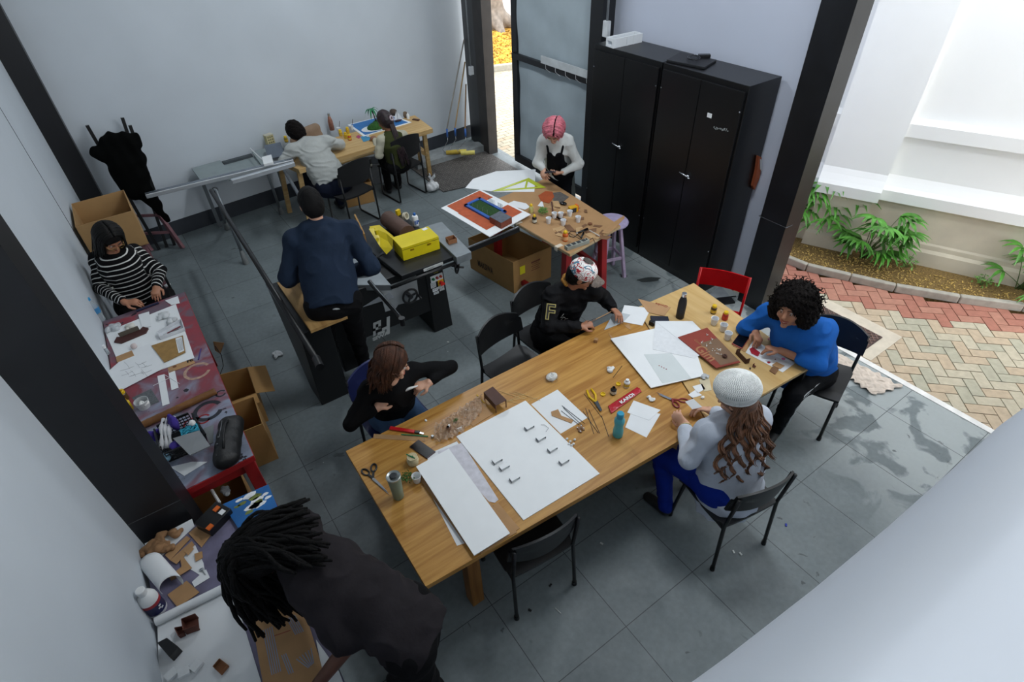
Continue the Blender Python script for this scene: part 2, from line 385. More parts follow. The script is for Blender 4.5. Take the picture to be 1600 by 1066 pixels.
col([(3.385,6.66),(3.55,6.66),(3.55,6.95),(3.42,6.95)], 0, 4.8, 'trim_8', MSTEEL2)
col([(3.43,6.95),(3.62,6.95),(3.64,7.42),(3.52,7.42)], 0, 4.8, 'trim_9', MSTEEL)
col([(3.42,4.25),(3.60,4.25),(3.60,4.45),(3.42,4.45)], 0, 4.8, 'trim_10', MSTEEL)
c = MB(); c.prism([(3.2,7.2),(3.43,7.05),(3.43,6.86),(2.2,6.86),(2.2,7.25)], 0, 0.09); 
struct(c, 'trim_11', mat('cement_ledge','84898a',0.9,var=0.15,scale=12,bump=0.2))
# framed canvas door panel
dp = thing('canvas_door_panel', 'tall black framed panel of grey canvas beside the narrow back doorway', 'panel', (3.55,5.3,0.05))
f = MB(); X0=3.52
def ybar(x, y0, y1, z0, z1, d=0.05): f.box((x,(y0+y1)/2,(z0+z1)/2),(d,abs(y1-y0),z1-z0))
ybar(X0+0.03,6.03,6.15,0.06,4.6); ybar(X0,4.42,4.46,0.06,4.6); ybar(X0,4.4,6.1,0.06,0.17); ybar(X0-0.01,4.4,6.1,1.53,1.60)
f.build('panel_frame', MSTEEL, dp)
def cv(u, v):
    y = 4.44+u*1.62; z = 0.12+v*4.4
    x = X0+0.035+0.008*math.sin(y*9+z*3)+0.006*math.sin(z*11-y*5)+0.012*math.sin(y*3.1+1)*math.sin(z*2.2)
    return (x,y,z)
g = MB(); g.grid(cv, 40, 90); g.build('canvas', mat('grey_canvas','aab7be',0.85,var=0.05,scale=4,bump=0.35,bscale=5), dp, smooth=True)
# white plank with pegs along the cross bar
pl = thing('peg_rail', 'white perforated strip lying on the cross bar of the canvas panel', 'rail', (3.49,5.0,1.60))
f = MB(); f.box((3.478,4.93,1.645),(0.012,0.98,0.09), None); f.build('strip', mat('white_strip','c9ced0',0.6), pl)
for k in range(5): MB().tube([(3.48,5.33-k*0.2,1.62),(3.47,5.31-k*0.2,1.55),(3.475,5.22-k*0.2,1.52)],0.0022,5).build('wire_tie', mat('wire','d5d8da',0.4), pl, smooth=True)
# conduit and sockets
cd = thing('wall_conduit', 'thin grey conduit with a switch box on the back corner post', 'conduit', (3.42,7.0,1.2))
p0 = GP(736,108,(3.5,6.95,0),(0,1,0)); p1 = Vector((p0.x-0.02,p0.y,4.7))
MB().tube([p0,p1],0.011,8).build('pipe', mat('grey_pvc','8d9296',0.5), cd, smooth=True)
MB().box(p0-Vector((0,0,0.02)),(0.07,0.05,0.12)).build('switch_box', mat('socket_white','cfd3d6',0.5), cd, bevel=0.006)
p0 = GP(948,42,(3.42,4.3,0),(1,0,0)); cd = thing('wall_conduit', 'thin white conduit and socket box behind the cabinets', 'conduit', p0)
MB().tube([p0+Vector((0.0,0,0)),p0+Vector((0.0,0,2.2))],0.013,8).build('pipe', mat('grey_pvc','8d9296',0.5), cd, smooth=True)
MB().box(p0-Vector((0,0,0.02)),(0.05,0.08,0.16)).build('switch_box', mat('socket_white','cfd3d6',0.5), cd, bevel=0.006)
# ------------------------------------------------------------------ outside
base = MB(); base.box((8,5,-0.10),(30,46,0.05)); struct(base, 'ground_bed', mat('sand_ground','b8ad9c',0.95,var=0.1))
A_ = Vector((4.93,2.11,0)); T_ = Vector((0.39988,-0.91657,0)); N_ = Vector((-0.91657,-0.39988,0))
def profile_wall(prof, s0, s1, name, m):
    """prof: list of (z, outward offset)"""
    mb = MB(); n = len(prof)
    pts = [(z,o) for z,o in prof]+[(prof[-1][0],-0.5),(prof[0][0],-0.5)]; k = len(pts)
    vs = [A_+T_*s+N_*o+Vector((0,0,z)) for s in (s0,s1) for z,o in pts]
    mb.add(vs, [list(range(k)), list(range(k,2*k))[::-1]]+[[i,(i+1)%k,k+(i+1)%k,k+i] for i in range(k)])
    return struct(mb, name, m)
lowp = [(-0.1,0.0),(0.16,0.0),(0.19,-0.03),(0.24,-0.03),(0.26,-0.045),(0.62,-0.045),(0.66,-0.02),(0.68,-0.02)]
hip = [(0.68,0.05),(0.80,0.06),(0.84,0.02),(0.90,-0.02),(0.94,-0.045),(1.36,-0.045),(1.37,0.045),(1.50,0.05),(1.54,-0.03),(5.5,-0.03)]
pil_lo = [(z,o+0.11) for z,o in lowp]; pil_hi = [(0.68,0.16),(0.80,0.17),(0.84,0.14),(0.9,0.10),(0.96,0.07),(5.5,0.07)]
for s0,s1,a,b in ((-1.3,0.03,lowp,hip),(0.58,7.0,lowp,hip),(0.03,0.58,pil_lo,pil_hi)):
    profile_wall(a,s0,s1,'wall_outside',MBEIGE); profile_wall(b,s0-(0.04 if b is pil_hi else 0),s1+(0.04 if b is pil_hi else 0),'wall_outside',MWHITE_OUT)
# curb, soil bed
CP = [G(*p,0.06) for p in ((1180,375),(1222,398),(1262,414),(1330,430),(1400,446),(1500,463),(1600,476))]
CP = [CP[0]+(CP[0]-CP[1])*1.5]+CP+[CP[-1]+(CP[-1]-CP[-2])*3]
for i,(a,b) in enumerate(zip(CP[:-1],CP[1:])):
    m_ = MB(); d = (b-a).normalized(); m_.bar(a+d*0.003,b-d*0.003,0.062,0.09); 
    for v in m_.v: v.z -= 0.03
    struct(m_, 'curb_outside', mat('cement_curb','a9a498',0.85,var=0.12,scale=14,bump=0.2), bevel=0.012)
s = MB(); poly = [Vector((p.x,p.y,0)) for p in CP]+[A_+T_*7, A_-T_*1.3]
s.prism(poly, -0.09, 0.0)
bed = tag(s.build('planting_bed', mat('mulch','7d6539',0.95,var=0.5,scale=55,bump=0.9,bscale=90,detail=8)), kind='structure')
mu = MB(); rs = random.Random(3)
for k in range(2600):
    i = rs.random()*7.2-1.2; j = rs.random(); p = A_+T_*i*0.9+N_*(0.15+j*0.4)
    # keep only between curb and wall
    ok = True
    for a,b in zip(CP[:-1],CP[1:]):
        d = (b-a); n2 = Vector((d.y,-d.x,0)).normalized()
        if min(a.y,b.y) <= p.y <= max(a.y,b.y):
            if (p-a).dot(n2) > -0.03: ok = False
    if not ok: continue
    a = rs.random()*6.28; L_ = 0.008+rs.random()*0.02
    mu.box((p.x,p.y,0.006+rs.random()*0.006),(L_,0.005+rs.random()*0.006,0.003),Euler((rs.random()*0.6,rs.random()*0.6,a)).to_matrix())
tag(mu.build('mulch_chips', mat('mulch_chip','c0a25c',0.9,var=0.6,scale=40)), 'golden brown mulch chips covering the planting bed outside', 'mulch', kind='stuff')
# herringbone pavers
def paver_side(p):
    for a,b in zip(CP[:-1],CP[1:]):
        if min(a.y,b.y)-1e-6 <= p.y <= max(a.y,b.y):
            t = (p.y-a.y)/(b.y-a.y); return (a.x+(b.x-a.x)*t)-p.x
    return -9 if p.y > CP[0].y else 9
cols = {'beige':[], 'tan':[], 'grey':[], 'red':[], 'coral':[]}
for k in cols: cols[k] = MB()
R45 = Matrix.Rotation(math.radians(-45),3,'Z'); bl, bw = 0.215, 0.1075; rs = random.Random(5)
for i in range(-46,46):
    for j in range(-46,46):
        # each unit: one brick along u and one along v (45 degree herringbone)
        for t in (0,1):
            if t == 0:
                if (i-j) % 4 != 0: continue
                c = Vector(((i+1.0)*bw, (j+0.5)*bw, 0)); sz = (bl,bw)
            else:
                if (i-j) % 4 != 2: continue
                c = Vector(((i+0.5)*bw, (j+0.0)*bw, 0)); sz = (bw,bl)
            p = R45 @ c + Vector((4.6,0.2,0))
            if p.x < 3.40 or p.y < -2.6 or p.y > 3.2: continue
            d = paver_side(p)
            if d < 0.02: continue
            if p.x < 3.93 and 0.52 < p.y < 1.2: continue
            if d < 0.50 and d > -8: key = rs.choice(['red','red','coral'])
            else: key = rs.choice(['beige','beige','tan','tan','grey'])
            hgt = rs.random()*0.003
            cols[key].box((p.x,p.y,-0.035+hgt),(sz[0]-0.008,sz[1]-0.008,0.05),R45)
for k,c_ in (('beige','bcb29c'),('tan','bba88f'),('grey','aea995'),('red','a8705f'),('coral','b07d6a')):
    if cols[k].v: struct(cols[k], 'paving_outside', mat('paver_'+k, c_, 0.9, var=0.10, scale=18, bump=0.15))
# metal grate in a cement surround
g = MB(); q = [G(1230,455,-0.005),G(1290,468,-0.005),G(1403,524,-0.005),G(1342,573,-0.005),G(1300,548,-0.005)]
fx = [(3.50,0.42),(4.06,0.42),(4.06,1.30),(3.50,1.30)]
g.prism([Vector((x,y,0)) for x,y in fx], -0.06, -0.004); struct(g, 'grate_surround_outside', mat('cement_surround','cfc4b2',0.9,var=0.08,scale=10))
gr = thing('drain_grate', 'rusty brown diamond mesh metal grate set in the paving by the threshold', 'grate', (3.7,0.86,0))
f = MB(); f.box((3.70,0.86,-0.002),(0.40,0.66,0.012)); f.build('grate_plate', mat('rust_plate','4b3a35',0.7,var=0.35,scale=30,bump=0.4), gr)
f = MB()
for k in range(-9,14):
    for sgn in (1,-1):
        a = Vector((3.51, 0.55+k*0.055,0.007)); b = a+Vector((0.38, sgn*0.38,0))
        t0=0;t1=1
        def clip(a,b):
            lo,hi=0.54,1.18; d=b.y-a.y; ta=(lo-a.y)/d; tb=(hi-a.y)/d; t0,t1=max(0,min(ta,tb)),min(1,max(ta,tb)); return t0,t1
        t0,t1 = clip(a,b)
        if t1-t0 > 0.05: f.bar(a+(b-a)*t0,a+(b-a)*t1,0.006,0.006)
f.build('mesh_bars', mat('rust_bar','80645a',0.6,var=0.3), gr)
# garden seen through the back doorway
isl = MB(); isl.prism([G(755,108),G(800,103),G(800,48)+Vector((3,0,0)),G(740,40),Vector((4.5,12.5,0))], -0.1, 0.03); struct(isl, 'garden_outside', mat('fallen_leaves','b1842f',0.95,var=0.55,scale=9,bump=0.8,bscale=30,detail=8))
lv = MB(); rs = random.Random(9)
for k in range(1500):
    p = G(752+rs.random()*50, 50+rs.random()*56); a = rs.random()*6.28; sz = 0.04+rs.random()*0.05
    lv.box((p.x,p.y,0.04),(sz,sz*0.7,0.006),Euler((rs.random()*0.7,rs.random()*0.7,a)).to_matrix())
tag(lv.build('fallen_leaves', mat('leaf_litter','c99a3a',0.8,var=0.6,scale=6)), 'orange and yellow fallen leaves on the ground beyond the doorway', 'leaves', kind='stuff')
c = MB(); a=G(748,110,0.05); b=G(806,103,0.05); c.bar(a,b,0.12,0.14); struct(c,'curb_outside',mat('cement_curb','a9a498',0.85), bevel=0.02)
pv = MB(); rs=random.Random(2)
pa = {k:MB() for k in ('beige','tan','coral')}
for i in range(-4,26):
    for j in range(40):
        p = Vector((3.0+i*0.215+(j%2)*0.107, 6.45+j*0.1075, 0))
        pr = p.x > 3.62 and p.y < 11.0
        if not pr or p.x > 3.3+(p.y-6)*0.85+0.6: continue
        pa[rs.choice(('beige','tan','beige'))].box((p.x,p.y,-0.035),(0.205,0.098,0.05))
for k in pa:
    if pa[k].v: struct(pa[k],'paving_outside',mat('paver_'+k,'c2b8a0'))
far = MB(); far.prism([(5,13.5),(16,13.5),(22,30),(5,30)], -0.08, 0.0); struct(far,'street_outside',mat('pale_street','cfc4c0',0.9,var=0.1,scale=2))
tr = thing('street_tree', 'grey ribbed tree trunk with spreading roots beyond the back doorway', 'tree', G(776,46))
tb = G(768,44); s_ = SDF(0.03)
s_.cap(tb+Vector((0,0,-0.1)), tb+Vector((-0.12,0.1,2.6)), 0.42, 0.26, k=0.1)
for a in range(7):
    d = Vector((math.cos(a*0.9),math.sin(a*0.9),0)); s_.cap(tb+d*0.2+Vector((0,0,0.35)), tb+d*0.85+Vector((0,0,-0.02)), 0.16, 0.06, k=0.15)
s_.build('trunk', mat('tree_bark','83796f',0.95,var=0.3,scale=8,bump=0.8,bscale=14), tr)
# ================================================================== furniture and machines
def quad(*px, z=0): return [G(a,b,z) for a,b in px]
def fbox(mb, pl, pr, depth, h, z0, w=None):
    """box whose front base edge runs between two pixels at height z0; depth goes away to the back"""
    a = G(*pl,z0); b = G(*pr,z0); d = (b-a).normalized()
    if w: b = a+d*w
    n = Vector((-d.y,d.x,0))
    if n.dot(a-CL) < 0: n = -n
    return mb.hexa([a,b,b+n*depth,a+n*depth] , [p+Vector((0,0,h)) for p in (a,b,b+n*depth,a+n*depth)])
MOAK = wood('oak_veneer','ab752e','cf9c4e',0,2.2,0.42,16)
MMAPLE = wood('maple_veneer','cfa868','dfbd82',1,1.6,0.5,10)
MPINE = wood('pine','c79f62','dcbb83',0,3,0.6,12)
MPLY = wood('plywood_edge','8d5a2a','b98547',0,12,0.6,6)
MBLK = mat('black_plastic','131416',0.42,var=0.2)
MBLKM = mat('black_enamel','0e0f11',0.38,var=0.3)
MCARD = mat('cardboard','a07a48',0.85,var=0.07,scale=6,bump=0.08,bscale=40)
MCARDI = mat('cardboard_inside','7c5c38',0.9,var=0.08,scale=6)
MRED = mat('red_enamel','9c1b1e',0.45,var=0.2,scale=5)
# --- big table
TZ = 0.75
t = thing('work_table', 'long oak veneer work table covered with white boards, papers and tools', 'table', (0.3,1.1,0))
P = [Vector((-0.975,1.68,0)),Vector((-0.99,0.572,0)),Vector((1.10,0.50,0)),Vector((1.53,1.665,0))]
P[0]=G(540,705,TZ); P[1]=G(665,917,TZ); P[2]=G(1106,663,TZ); P[3]=G(992,480,TZ)
m_ = MB(); m_.prism(P, TZ-0.038, TZ); m_.build('tabletop', MOAK, t, bevel=0.002)
for x,y in ((-0.66,0.70),(-0.62,1.52),(0.98,0.64),(1.1,1.5)):
    m_ = MB(); m_.box((x,y,0.355),(0.085,0.085,0.71)); m_.build('leg', MPLY if False else wood('oak_leg','8a5722','b07a3a',2,3,0.5,12), t, bevel=0.003)
m_ = MB(); m_.bar((-0.66,0.70,0.67),(0.98,0.64,0.67),0.03,0.08); m_.bar((-0.62,1.52,0.67),(1.1,1.5,0.67),0.03,0.08); m_.build('apron', wood('oak_leg','8a5722','b07a3a',2), t)
# --- second table
t = thing('work_table', 'pale maple veneer table with cups and paint at the right end of the long table', 'table', (1.8,1.0,0))
Q = [G(994,481,TZ)+Vector((0.004,0,0)),G(1108,664,TZ)+Vector((0.004,0,0)),G(1268,573,TZ),G(1084,442,TZ)]
m_ = MB(); m_.prism(Q, TZ-0.026, TZ-0.001); m_.build('tabletop', MMAPLE, t, bevel=0.002)
m_ = MB()
for i in range(4): 
    c0=sum(Q,Vector())/4; a=Q[i].lerp(c0,0.05); b=Q[(i+1)%4].lerp(c0,0.05); m_.bar(a-Vector((0,0,0.045)),b-Vector((0,0,0.045)),0.03,0.035)
m_.build('frame', MBLKM, t)
for q in Q:
    c0=sum(Q,Vector())/4; q=q.lerp(c0,0.05); m_=MB(); m_.box((q.x,q.y,0.36),(0.035,0.035,0.72)); m_.build('leg', MBLKM, t)
# --- chairs
def chair(name, label, shell, frame, lean=0.05, w=0.46, kind='poly', group=None):
    """front of the chair looks along +y in its own frame"""
    r = thing(name, label, 'chair', (0,0,0), group)
    g = MB()
    def seat(u,v):
        x = (u-0.5)*w; y = (v-0.5)*0.42; e = abs(u-0.5)*2
        return (x*(1-0.08*(v<0.1)), y, 0.452+0.02*e*e-0.018*math.sin(v*math.pi)-0.03*max(0,v-0.85)/0.15)
    g.grid(seat, 12, 12, 0.018); g.build('seat', shell, r, smooth='auto')
    g = MB(); bh = 0.24 if kind=='poly' else 0.32
    def back(u,v):
        x = (u-0.5)*w*1.02*(1-0.10*v*v); e = abs(u-0.5)*2; z = 0.60+v*bh-(0.05*e*e*(1 if v>0.5 else -0.6))
        y = -0.215-lean*(0.3+v*0.7)+0.055*e*e
        return (x,y,z)
    nu,nv=16,8; P=[[Vector(back(i/nu,j/nv)) for j in range(nv+1)] for i in range(nu+1)]
    o=[p for q in P for p in q]; o2=[p+Vector((0,-0.016,0.002)) for p in o]; k=nv+1
    fs=[[i*k+j,(i+1)*k+j,(i+1)*k+j+1,i*k+j+1] for i in range(nu) for j in range(nv)]; n=len(o)
    edge=[i*k for i in range(nu+1)]+[nu*k+j for j in range(1,nv+1)]+[i*k+nv for i in range(nu-1,-1,-1)]+[j for j in range(nv-1,0,-1)]
    g.add(o+o2, fs+[[x+n for x in f[::-1]] for f in fs]+[[a,b,b+n,a+n] for a,b in zip(edge,edge[1:]+edge[:1])])
    g.build('backrest', shell, r, smooth='auto')
    for s in (-1,1):
        x = s*(w/2-0.02)
        if kind == 'sled':
            MB().tube([(x,-0.20,0.74),(x,-0.215,0.45),(x*1.0,-0.22,0.03),(x,-0.18,0.012),(x,0.2,0.012),(x,0.23,0.04),(x,0.2,0.44)],0.012,8).build('leg', frame, r, smooth=True)
        else:
            MB().tube([(x,-0.20-lean*0.75,0.78),(x,-0.205,0.46),(x*1.04,-0.24,0.02)],0.0125,8).build('leg', frame, r, smooth=True)
            MB().tube([(x,0.17,0.44),(x*1.04,0.22,0.02)],0.0125,8).build('leg', frame, r, smooth=True)
    f = MB()
    for s in (-1,1): f.tube([(s*(w/2-0.02),-0.2,0.435),(s*(w/2-0.02),0.17,0.435)],0.011,8)
    f.tube([(-w/2+0.02,-0.15,0.432),(w/2-0.02,-0.15,0.432)],0.010,8); f.tube([(-w/2+0.02,0.15,0.432),(w/2-0.02,0.15,0.432)],0.010,8)
    f.build('seat_frame', frame, r, smooth=True)
    if kind != 'sled':
        for s in (-1,1):
            for y in (-0.24,0.22): MB().cyl((s*(w/2-0.02)*1.04,y,0),(s*(w/2-0.02)*1.04,y*0.99,0.035),0.017,0.016,10).build('foot_cap', MBLK, r, smooth='auto')
    return r
def place(ch, x, y, ang): ch.location = (x,y,0); ch.rotation_euler = (0,0,math.radians(ang)); return ch
def chair_from(bl, br, **k):
    """back feet at two floor pixels (left and right back foot seen from the chair's own front direction)"""
    a = G(*bl); b = G(*br); c = (a+b)/2; d = (b-a).normalized(); f = Vector((-d.y,d.x,0)); c = c+f*0.24
    return c.x, c.y, math.degrees(math.atan2(f.y,f.x))-90
c1 = chair('plastic_chair','black plastic chair with empty seat pushed under the near side of the long table', MBLK, MBLKM)
x,y,a = chair_from((797,973),(907,907)); place(c1,x,y,a)
def another(src, label, x, y, ang):
    c = copy_tree(src, None, label); return place(c,x,y,ang)
x,y,a = chair_from((1107,893),(1198,847)); another(c1,'black plastic chair under the person in the white crochet beret',x,y,a)
another(c1,'black chair with its back to the brick paving under the person in the blue sweater',2.42,0.43,106)
cc = another(c1,'black plastic chair under the person in the graffiti cap',1.02,2.10,-176)
another(c1,'empty black plastic chair at the long table beside the graffiti cap',0.55,1.90,-172)
cb = chair('plastic_chair','dark blue plastic chair under the person with wavy brown hair', mat('blue_plastic','1c2452',0.45,var=0.15), MBLKM)
place(cb,-0.50,2.02,-178)
c5 = chair('sled_chair','black upholstered sled chair under the person in the olive vest', mat('black_fabric','0f1012',0.9,bump=0.2,bscale=200), MBLKM, kind='sled', w=0.48)
place(c5,1.66,6.25,8)
c6 = copy_tree(c5,None,'black upholstered sled chair under the person in the grey sweatshirt'); place(c6,0.78,5.92,12)
c7 = copy_tree(c1,None,'black plastic chair by the left wall under the person in the striped sweater'); place(c7,-1.76,4.75,180)
# red metal chair: steel back with two posts
r = thing('metal_chair','red painted metal chair standing empty between the cabinets and the pale table','chair',(2.62,1.62,0))
bl_ = G(1092,418,0.80); br_ = G(1176,436,0.80); d = (br_-bl_).normalized(); f_ = Vector((d.y,-d.x,0))
if f_.x > 0: f_ = -f_
W_ = 0.42; mid=(bl_+br_)/2; bl_=mid-d*W_/2; br_=mid+d*W_/2
m_ = MB(); m_.grid(lambda u,v: bl_+d*W_*u+Vector((0,0,-0.17+0.17*v))-f_*(0.03*math.sin(u*math.pi)), 10, 4)
bm2=[p-f_*0.012 for p in m_.v]; n=len(m_.v); fs=list(m_.f); m_.v+=bm2; m_.f+=[[x+n for x in q[::-1]] for q in fs]
k=5; edge=[i*k for i in range(11)]+[10*k+j for j in range(1,5)]+[i*k+4 for i in range(9,-1,-1)]+[j for j in range(3,0,-1)]
m_.f+=[[a,b,b+n,a+n] for a,b in zip(edge,edge[1:]+edge[:1])]
MREDG = mat('red_gloss','b31217',0.25,var=0.08)
m_.build('backrest', MREDG, r, smooth='auto')
for q in (bl_,br_):
    MB().tube([q+Vector((0,0,0.005)),q+f_*0.03+Vector((0,0,-0.4)),Vector((q.x,q.y,0.0))-f_*0.08+Vector((0,0,0.01))],0.012,8).build('leg', MREDG, r, smooth=True)
    MB().tube([q+f_*0.40+Vector((0,0,-0.37)),Vector((q.x,q.y,0.01))+f_*0.46],0.012,8).build('leg', MREDG, r, smooth=True)
m_ = MB(); c0=(bl_+br_)/2; c0.z=0.43; c0+=f_*0.22; m_.box(c0,(0.40,0.42,0.02),math.atan2(d.y,d.x)); m_.build('seat', MREDG, r, bevel=0.005)
# --- cabinets
for (y0,y1,lab,yh) in ((3.055,4.02,'black steel cabinet nearer the canvas door panel, with the white foam box on top',3.55),(2.07,3.045,'black steel cabinet nearer the front column, with a laptop on top',2.55)):
    r = thing('steel_cabinet', lab, 'cabinet', (3.32,(y0+y1)/2,0)); m_ = MB(); MC = mat('cabinet_black','08090b',0.35,var=0.3,scale=2,bump=0.02,bscale=12)
    m_.box((3.34,(y0+y1)/2,1.06),(0.44,y1-y0,2.12)); m_.build('body', MC, r, bevel=0.004)
    ym=(y0+y1)/2
    for a,b in ((y0+0.02,ym-0.003),(ym+0.003,y1-0.02)):
        dd = MB(); dd.box((3.110,(a+b)/2,1.08),(0.022,b-a,1.98)); o = dd.build('door', MC, r, bevel=0.003)
        hh = MB()
        for z in (0.5,1.9): hh.cyl((3.098,a+0.01 if a<ym-0.1 else b-0.01,z),(3.099,a+0.011 if a<ym-0.1 else b-0.011,z+0.012),0.005,0.005,8)
        hh.build('hinge_screw', mat('chrome','c8ccd0',0.25,1.0), o)
    h_ = MB(); h_.cyl((3.10,ym-0.05,1.18),(3.075,ym-0.05,1.18),0.014,0.014,12); h_.tube([(3.078,ym-0.05,1.18),(3.068,ym-0.03,1.185),(3.07,ym+0.05,1.195)],[0.008,0.009,0.006],8); h_.ball((3.075,ym-0.07,1.17),(0.01,0.014,0.008),8)
    h_.build('latch_handle', mat('chrome','c8ccd0',0.25,1.0), r, smooth=True)
st = MB(); st.box((3.0965,2.40,1.80),(0.002,0.05,0.04)); one(st,'paper_sticker',mat('paper_white','e4e6e6',0.7),'small white paper sticker on the cabinet nearer the front column','sticker')
st = MB(); rs=random.Random(4)
for k in range(26): st.box((3.0965,2.20+k*0.006-0.03+rs.random()*0.01,1.72-k*0.0009+rs.random()*0.02),(0.0015,0.008,0.004+rs.random()*0.012))
one(st,'tape_residue',mat('tape_residue','8f9494',0.8),'torn strip of pale tape residue on the cabinet nearer the front column','tape',)
# --- middle work table: plywood top lined with cardboard on red legs
MZ = 0.84
r = thing('craft_table','plywood table lined with brown cardboard on red legs in the middle of the room','table',(2.0,3.2,0))
Q = [G(970,352,MZ),G(887,394,MZ),G(778,330,MZ),G(762,262,MZ),G(835,272,MZ)]
Q = [Vector((2.33,2.62,0)),Vector((1.60,2.52,0)),Vector((1.52,3.85,0)),Vector((2.42,3.95,0))]
m_=MB(); m_.prism(Q, MZ-0.03, MZ-0.004); m_.build('tabletop', wood('birch_ply','c8a878','dcc29a',0,3,0.6), r, bevel=0.002)
m_=MB(); m_.prism([q.lerp(sum(Q,Vector())/4,0.005) for q in Q], MZ-0.0035, MZ); m_.build('cardboard_cover', mat('cardboard_cover','a8835a',0.85,var=0.12,scale=3,bump=0.1,bscale=8), r)
tp=MB()
for a in ((1.62,2.70),(1.58,3.3)): tp.box((a[0]-0.006,a[1],MZ+0.001),(0.07,0.045,0.002)); tp.box((a[0]-0.045,a[1],MZ-0.02),(0.003,0.045,0.04))
tp.build('tape_patches', mat('pale_tape','cfc6b4',0.5), r)
for a,b in (((2.25,2.72,0),(2.22,2.76,MZ-0.03)),((1.66,2.64,0),(1.68,2.66,MZ-0.03)),((2.32,3.8,0),(2.3,3.8,MZ-0.03)),((1.58,3.74,0),(1.6,3.72,MZ-0.03))):
    MB().bar(a,b,0.07,0.07).build('leg', MRED, r, bevel=0.004)
m_=MB(); m_.bar((1.66,2.64,0.12),(2.26,2.72,0.12),0.045,0.06); m_.bar((1.66,2.64,0.10),(1.58,3.74,0.10),0.045,0.05); m_.bar((2.25,2.72,0.3),(2.32,3.8,0.3),0.045,0.05); m_.build('stretcher', MRED, r)
# --- lavender stool behind it
r = thing('wooden_stool','pale lavender round wooden stool behind the corner of the craft table','stool',(2.56,2.97,0))
m_=MB(); m_.lathe([(0.0,0.64),(0.15,0.64),(0.17,0.645),(0.175,0.66),(0.165,0.672),(0.0,0.675)],(2.56,2.97,0),32); ML=mat('lavender_paint','a99fc0',0.6,var=0.12,scale=12); m_.build('seat', ML, r, smooth='auto')
for k in range(4):
    a=k*math.pi/2+0.5; MB().bar((2.56+0.09*math.cos(a),2.97+0.09*math.sin(a),0.64),(2.56+0.2*math.cos(a),2.97+0.2*math.sin(a),0),0.035,0.035).build('leg', mat('lavender_leg','b9a6c0',0.6,var=0.15,scale=14), r, bevel=0.004)
m_=MB(); pts=[(2.56+0.155*math.cos(k*math.pi/2+0.5),2.97+0.155*math.sin(k*math.pi/2+0.5),0.25) for k in range(4)]
for i in range(4): m_.bar(pts[i],pts[(i+1)%4],0.02,0.03)
m_.build('stretcher', mat('lavender_leg','b9a6c0',0.6), r)
# --- back table: pine boards on splayed legs
BZ=0.80
r = thing('pine_table','narrow pine plank table along the back wall holding the island model','table',(1.2,6.7,0))
Q=[G(676,204,BZ),G(646,180,BZ),G(404,228,BZ),G(452,262,BZ)]
Q=[Vector((2.24,6.28,0)),Vector((2.30,6.93,0)),Vector((0.10,6.80,0)),Vector((0.27,6.12,0))]
m_=MB(); m_.prism(Q,BZ-0.06,BZ); m_.build('tabletop', MPINE, r, bevel=0.003)
for a,b in (((2.25,6.58,0),(2.18,6.45,BZ-0.05)),((2.28,6.9,0),(2.2,6.75,BZ-0.05)),((0.24,6.22,0),(0.30,6.25,BZ-0.05)),((0.14,6.75,0),(0.2,6.72,BZ-0.05))):
    MB().bar(a,b,0.06,0.04).build('leg', MPINE, r, bevel=0.003)
m_=MB(); m_.bar((2.23,6.52,0.35),(2.26,6.85,0.35),0.03,0.05); m_.bar((2.22,6.5,0.35),(1.75,6.75,0.72),0.03,0.05); m_.build('brace', MPINE, r)
# --- left red table with splashed paint top
LZ=0.80
def splash_mat():
    m=bpy.data.materials.new('paint_splashed_top'); m.use_nodes=True; nt=m.node_tree; b=nt.nodes['Principled BSDF']; N=nt.nodes.new; L=nt.links.new
    tc=N('ShaderNodeTexCoord'); s=N('ShaderNodeSeparateXYZ'); L(tc.outputs['Object'],s.inputs[0])
    n1=N('ShaderNodeTexNoise'); n1.inputs['Scale'].default_value=3.2; n1.inputs['Detail'].default_value=5; n1.inputs['Distortion'].default_value=1.5; L(tc.outputs['Object'],n1.inputs['Vector'])
    ad=N('ShaderNodeMath'); ad.operation='MULTIPLY_ADD'; L(s.outputs[1],ad.inputs[0]); ad.inputs[1].default_value=0.22; L(n1.outputs['Fac'],ad.inputs[2])
    r=N('ShaderNodeValToRGB'); e=r.color_ramp.elements; e[0].position=0.14; e[0].color=(*s2l('6f7686'),1); e[1].position=0.95; e[1].color=(*s2l('5f5968'),1)
    for p,c in ((0.30,'8790a3'),(0.42,'7c6674'),(0.52,'7d3a44'),(0.64,'8d3540'),(0.74,'6d5560')):
        x=r.color_ramp.elements.new(p); x.color=(*s2l(c),1)
    L(ad.outputs[0],r.inputs['Fac'])
    n2=N('ShaderNodeTexNoise'); n2.inputs['Scale'].default_value=9; n2.inputs['Detail'].default_value=6; L(tc.outputs['Object'],n2.inputs['Vector'])
    g=N('ShaderNodeMath'); g.operation='GREATER_THAN'; g.inputs[1].default_value=0.66; L(n2.outputs['Fac'],g.inputs[0])
    mx=N('ShaderNodeMix'); mx.data_type='RGBA'; L(g.outputs[0],mx.inputs[0]); L(r.outputs['Color'],mx.inputs[6]); mx.inputs[7].default_value=(*s2l('1d1d26'),1)
    L(mx.outputs[2],b.inputs['Base Color']); b.inputs['Roughness'].default_value=0.6; return m
r = thing('paint_table','long red table with a paint splashed top along the left wall','table',(-1.8,3.0,0))
Q=[Vector((-1.44,4.19,0)),Vector((-1.47,1.95,0)),Vector((-1.88,1.93,0)),Vector((LW(1.95)+0.008,1.95,0)),Vector((LW(4.15)+0.008,4.15,0))]
m_=MB(); m_.prism(Q,LZ-0.05,LZ-0.004); m_.build('table_edge', MRED, r, bevel=0.003)
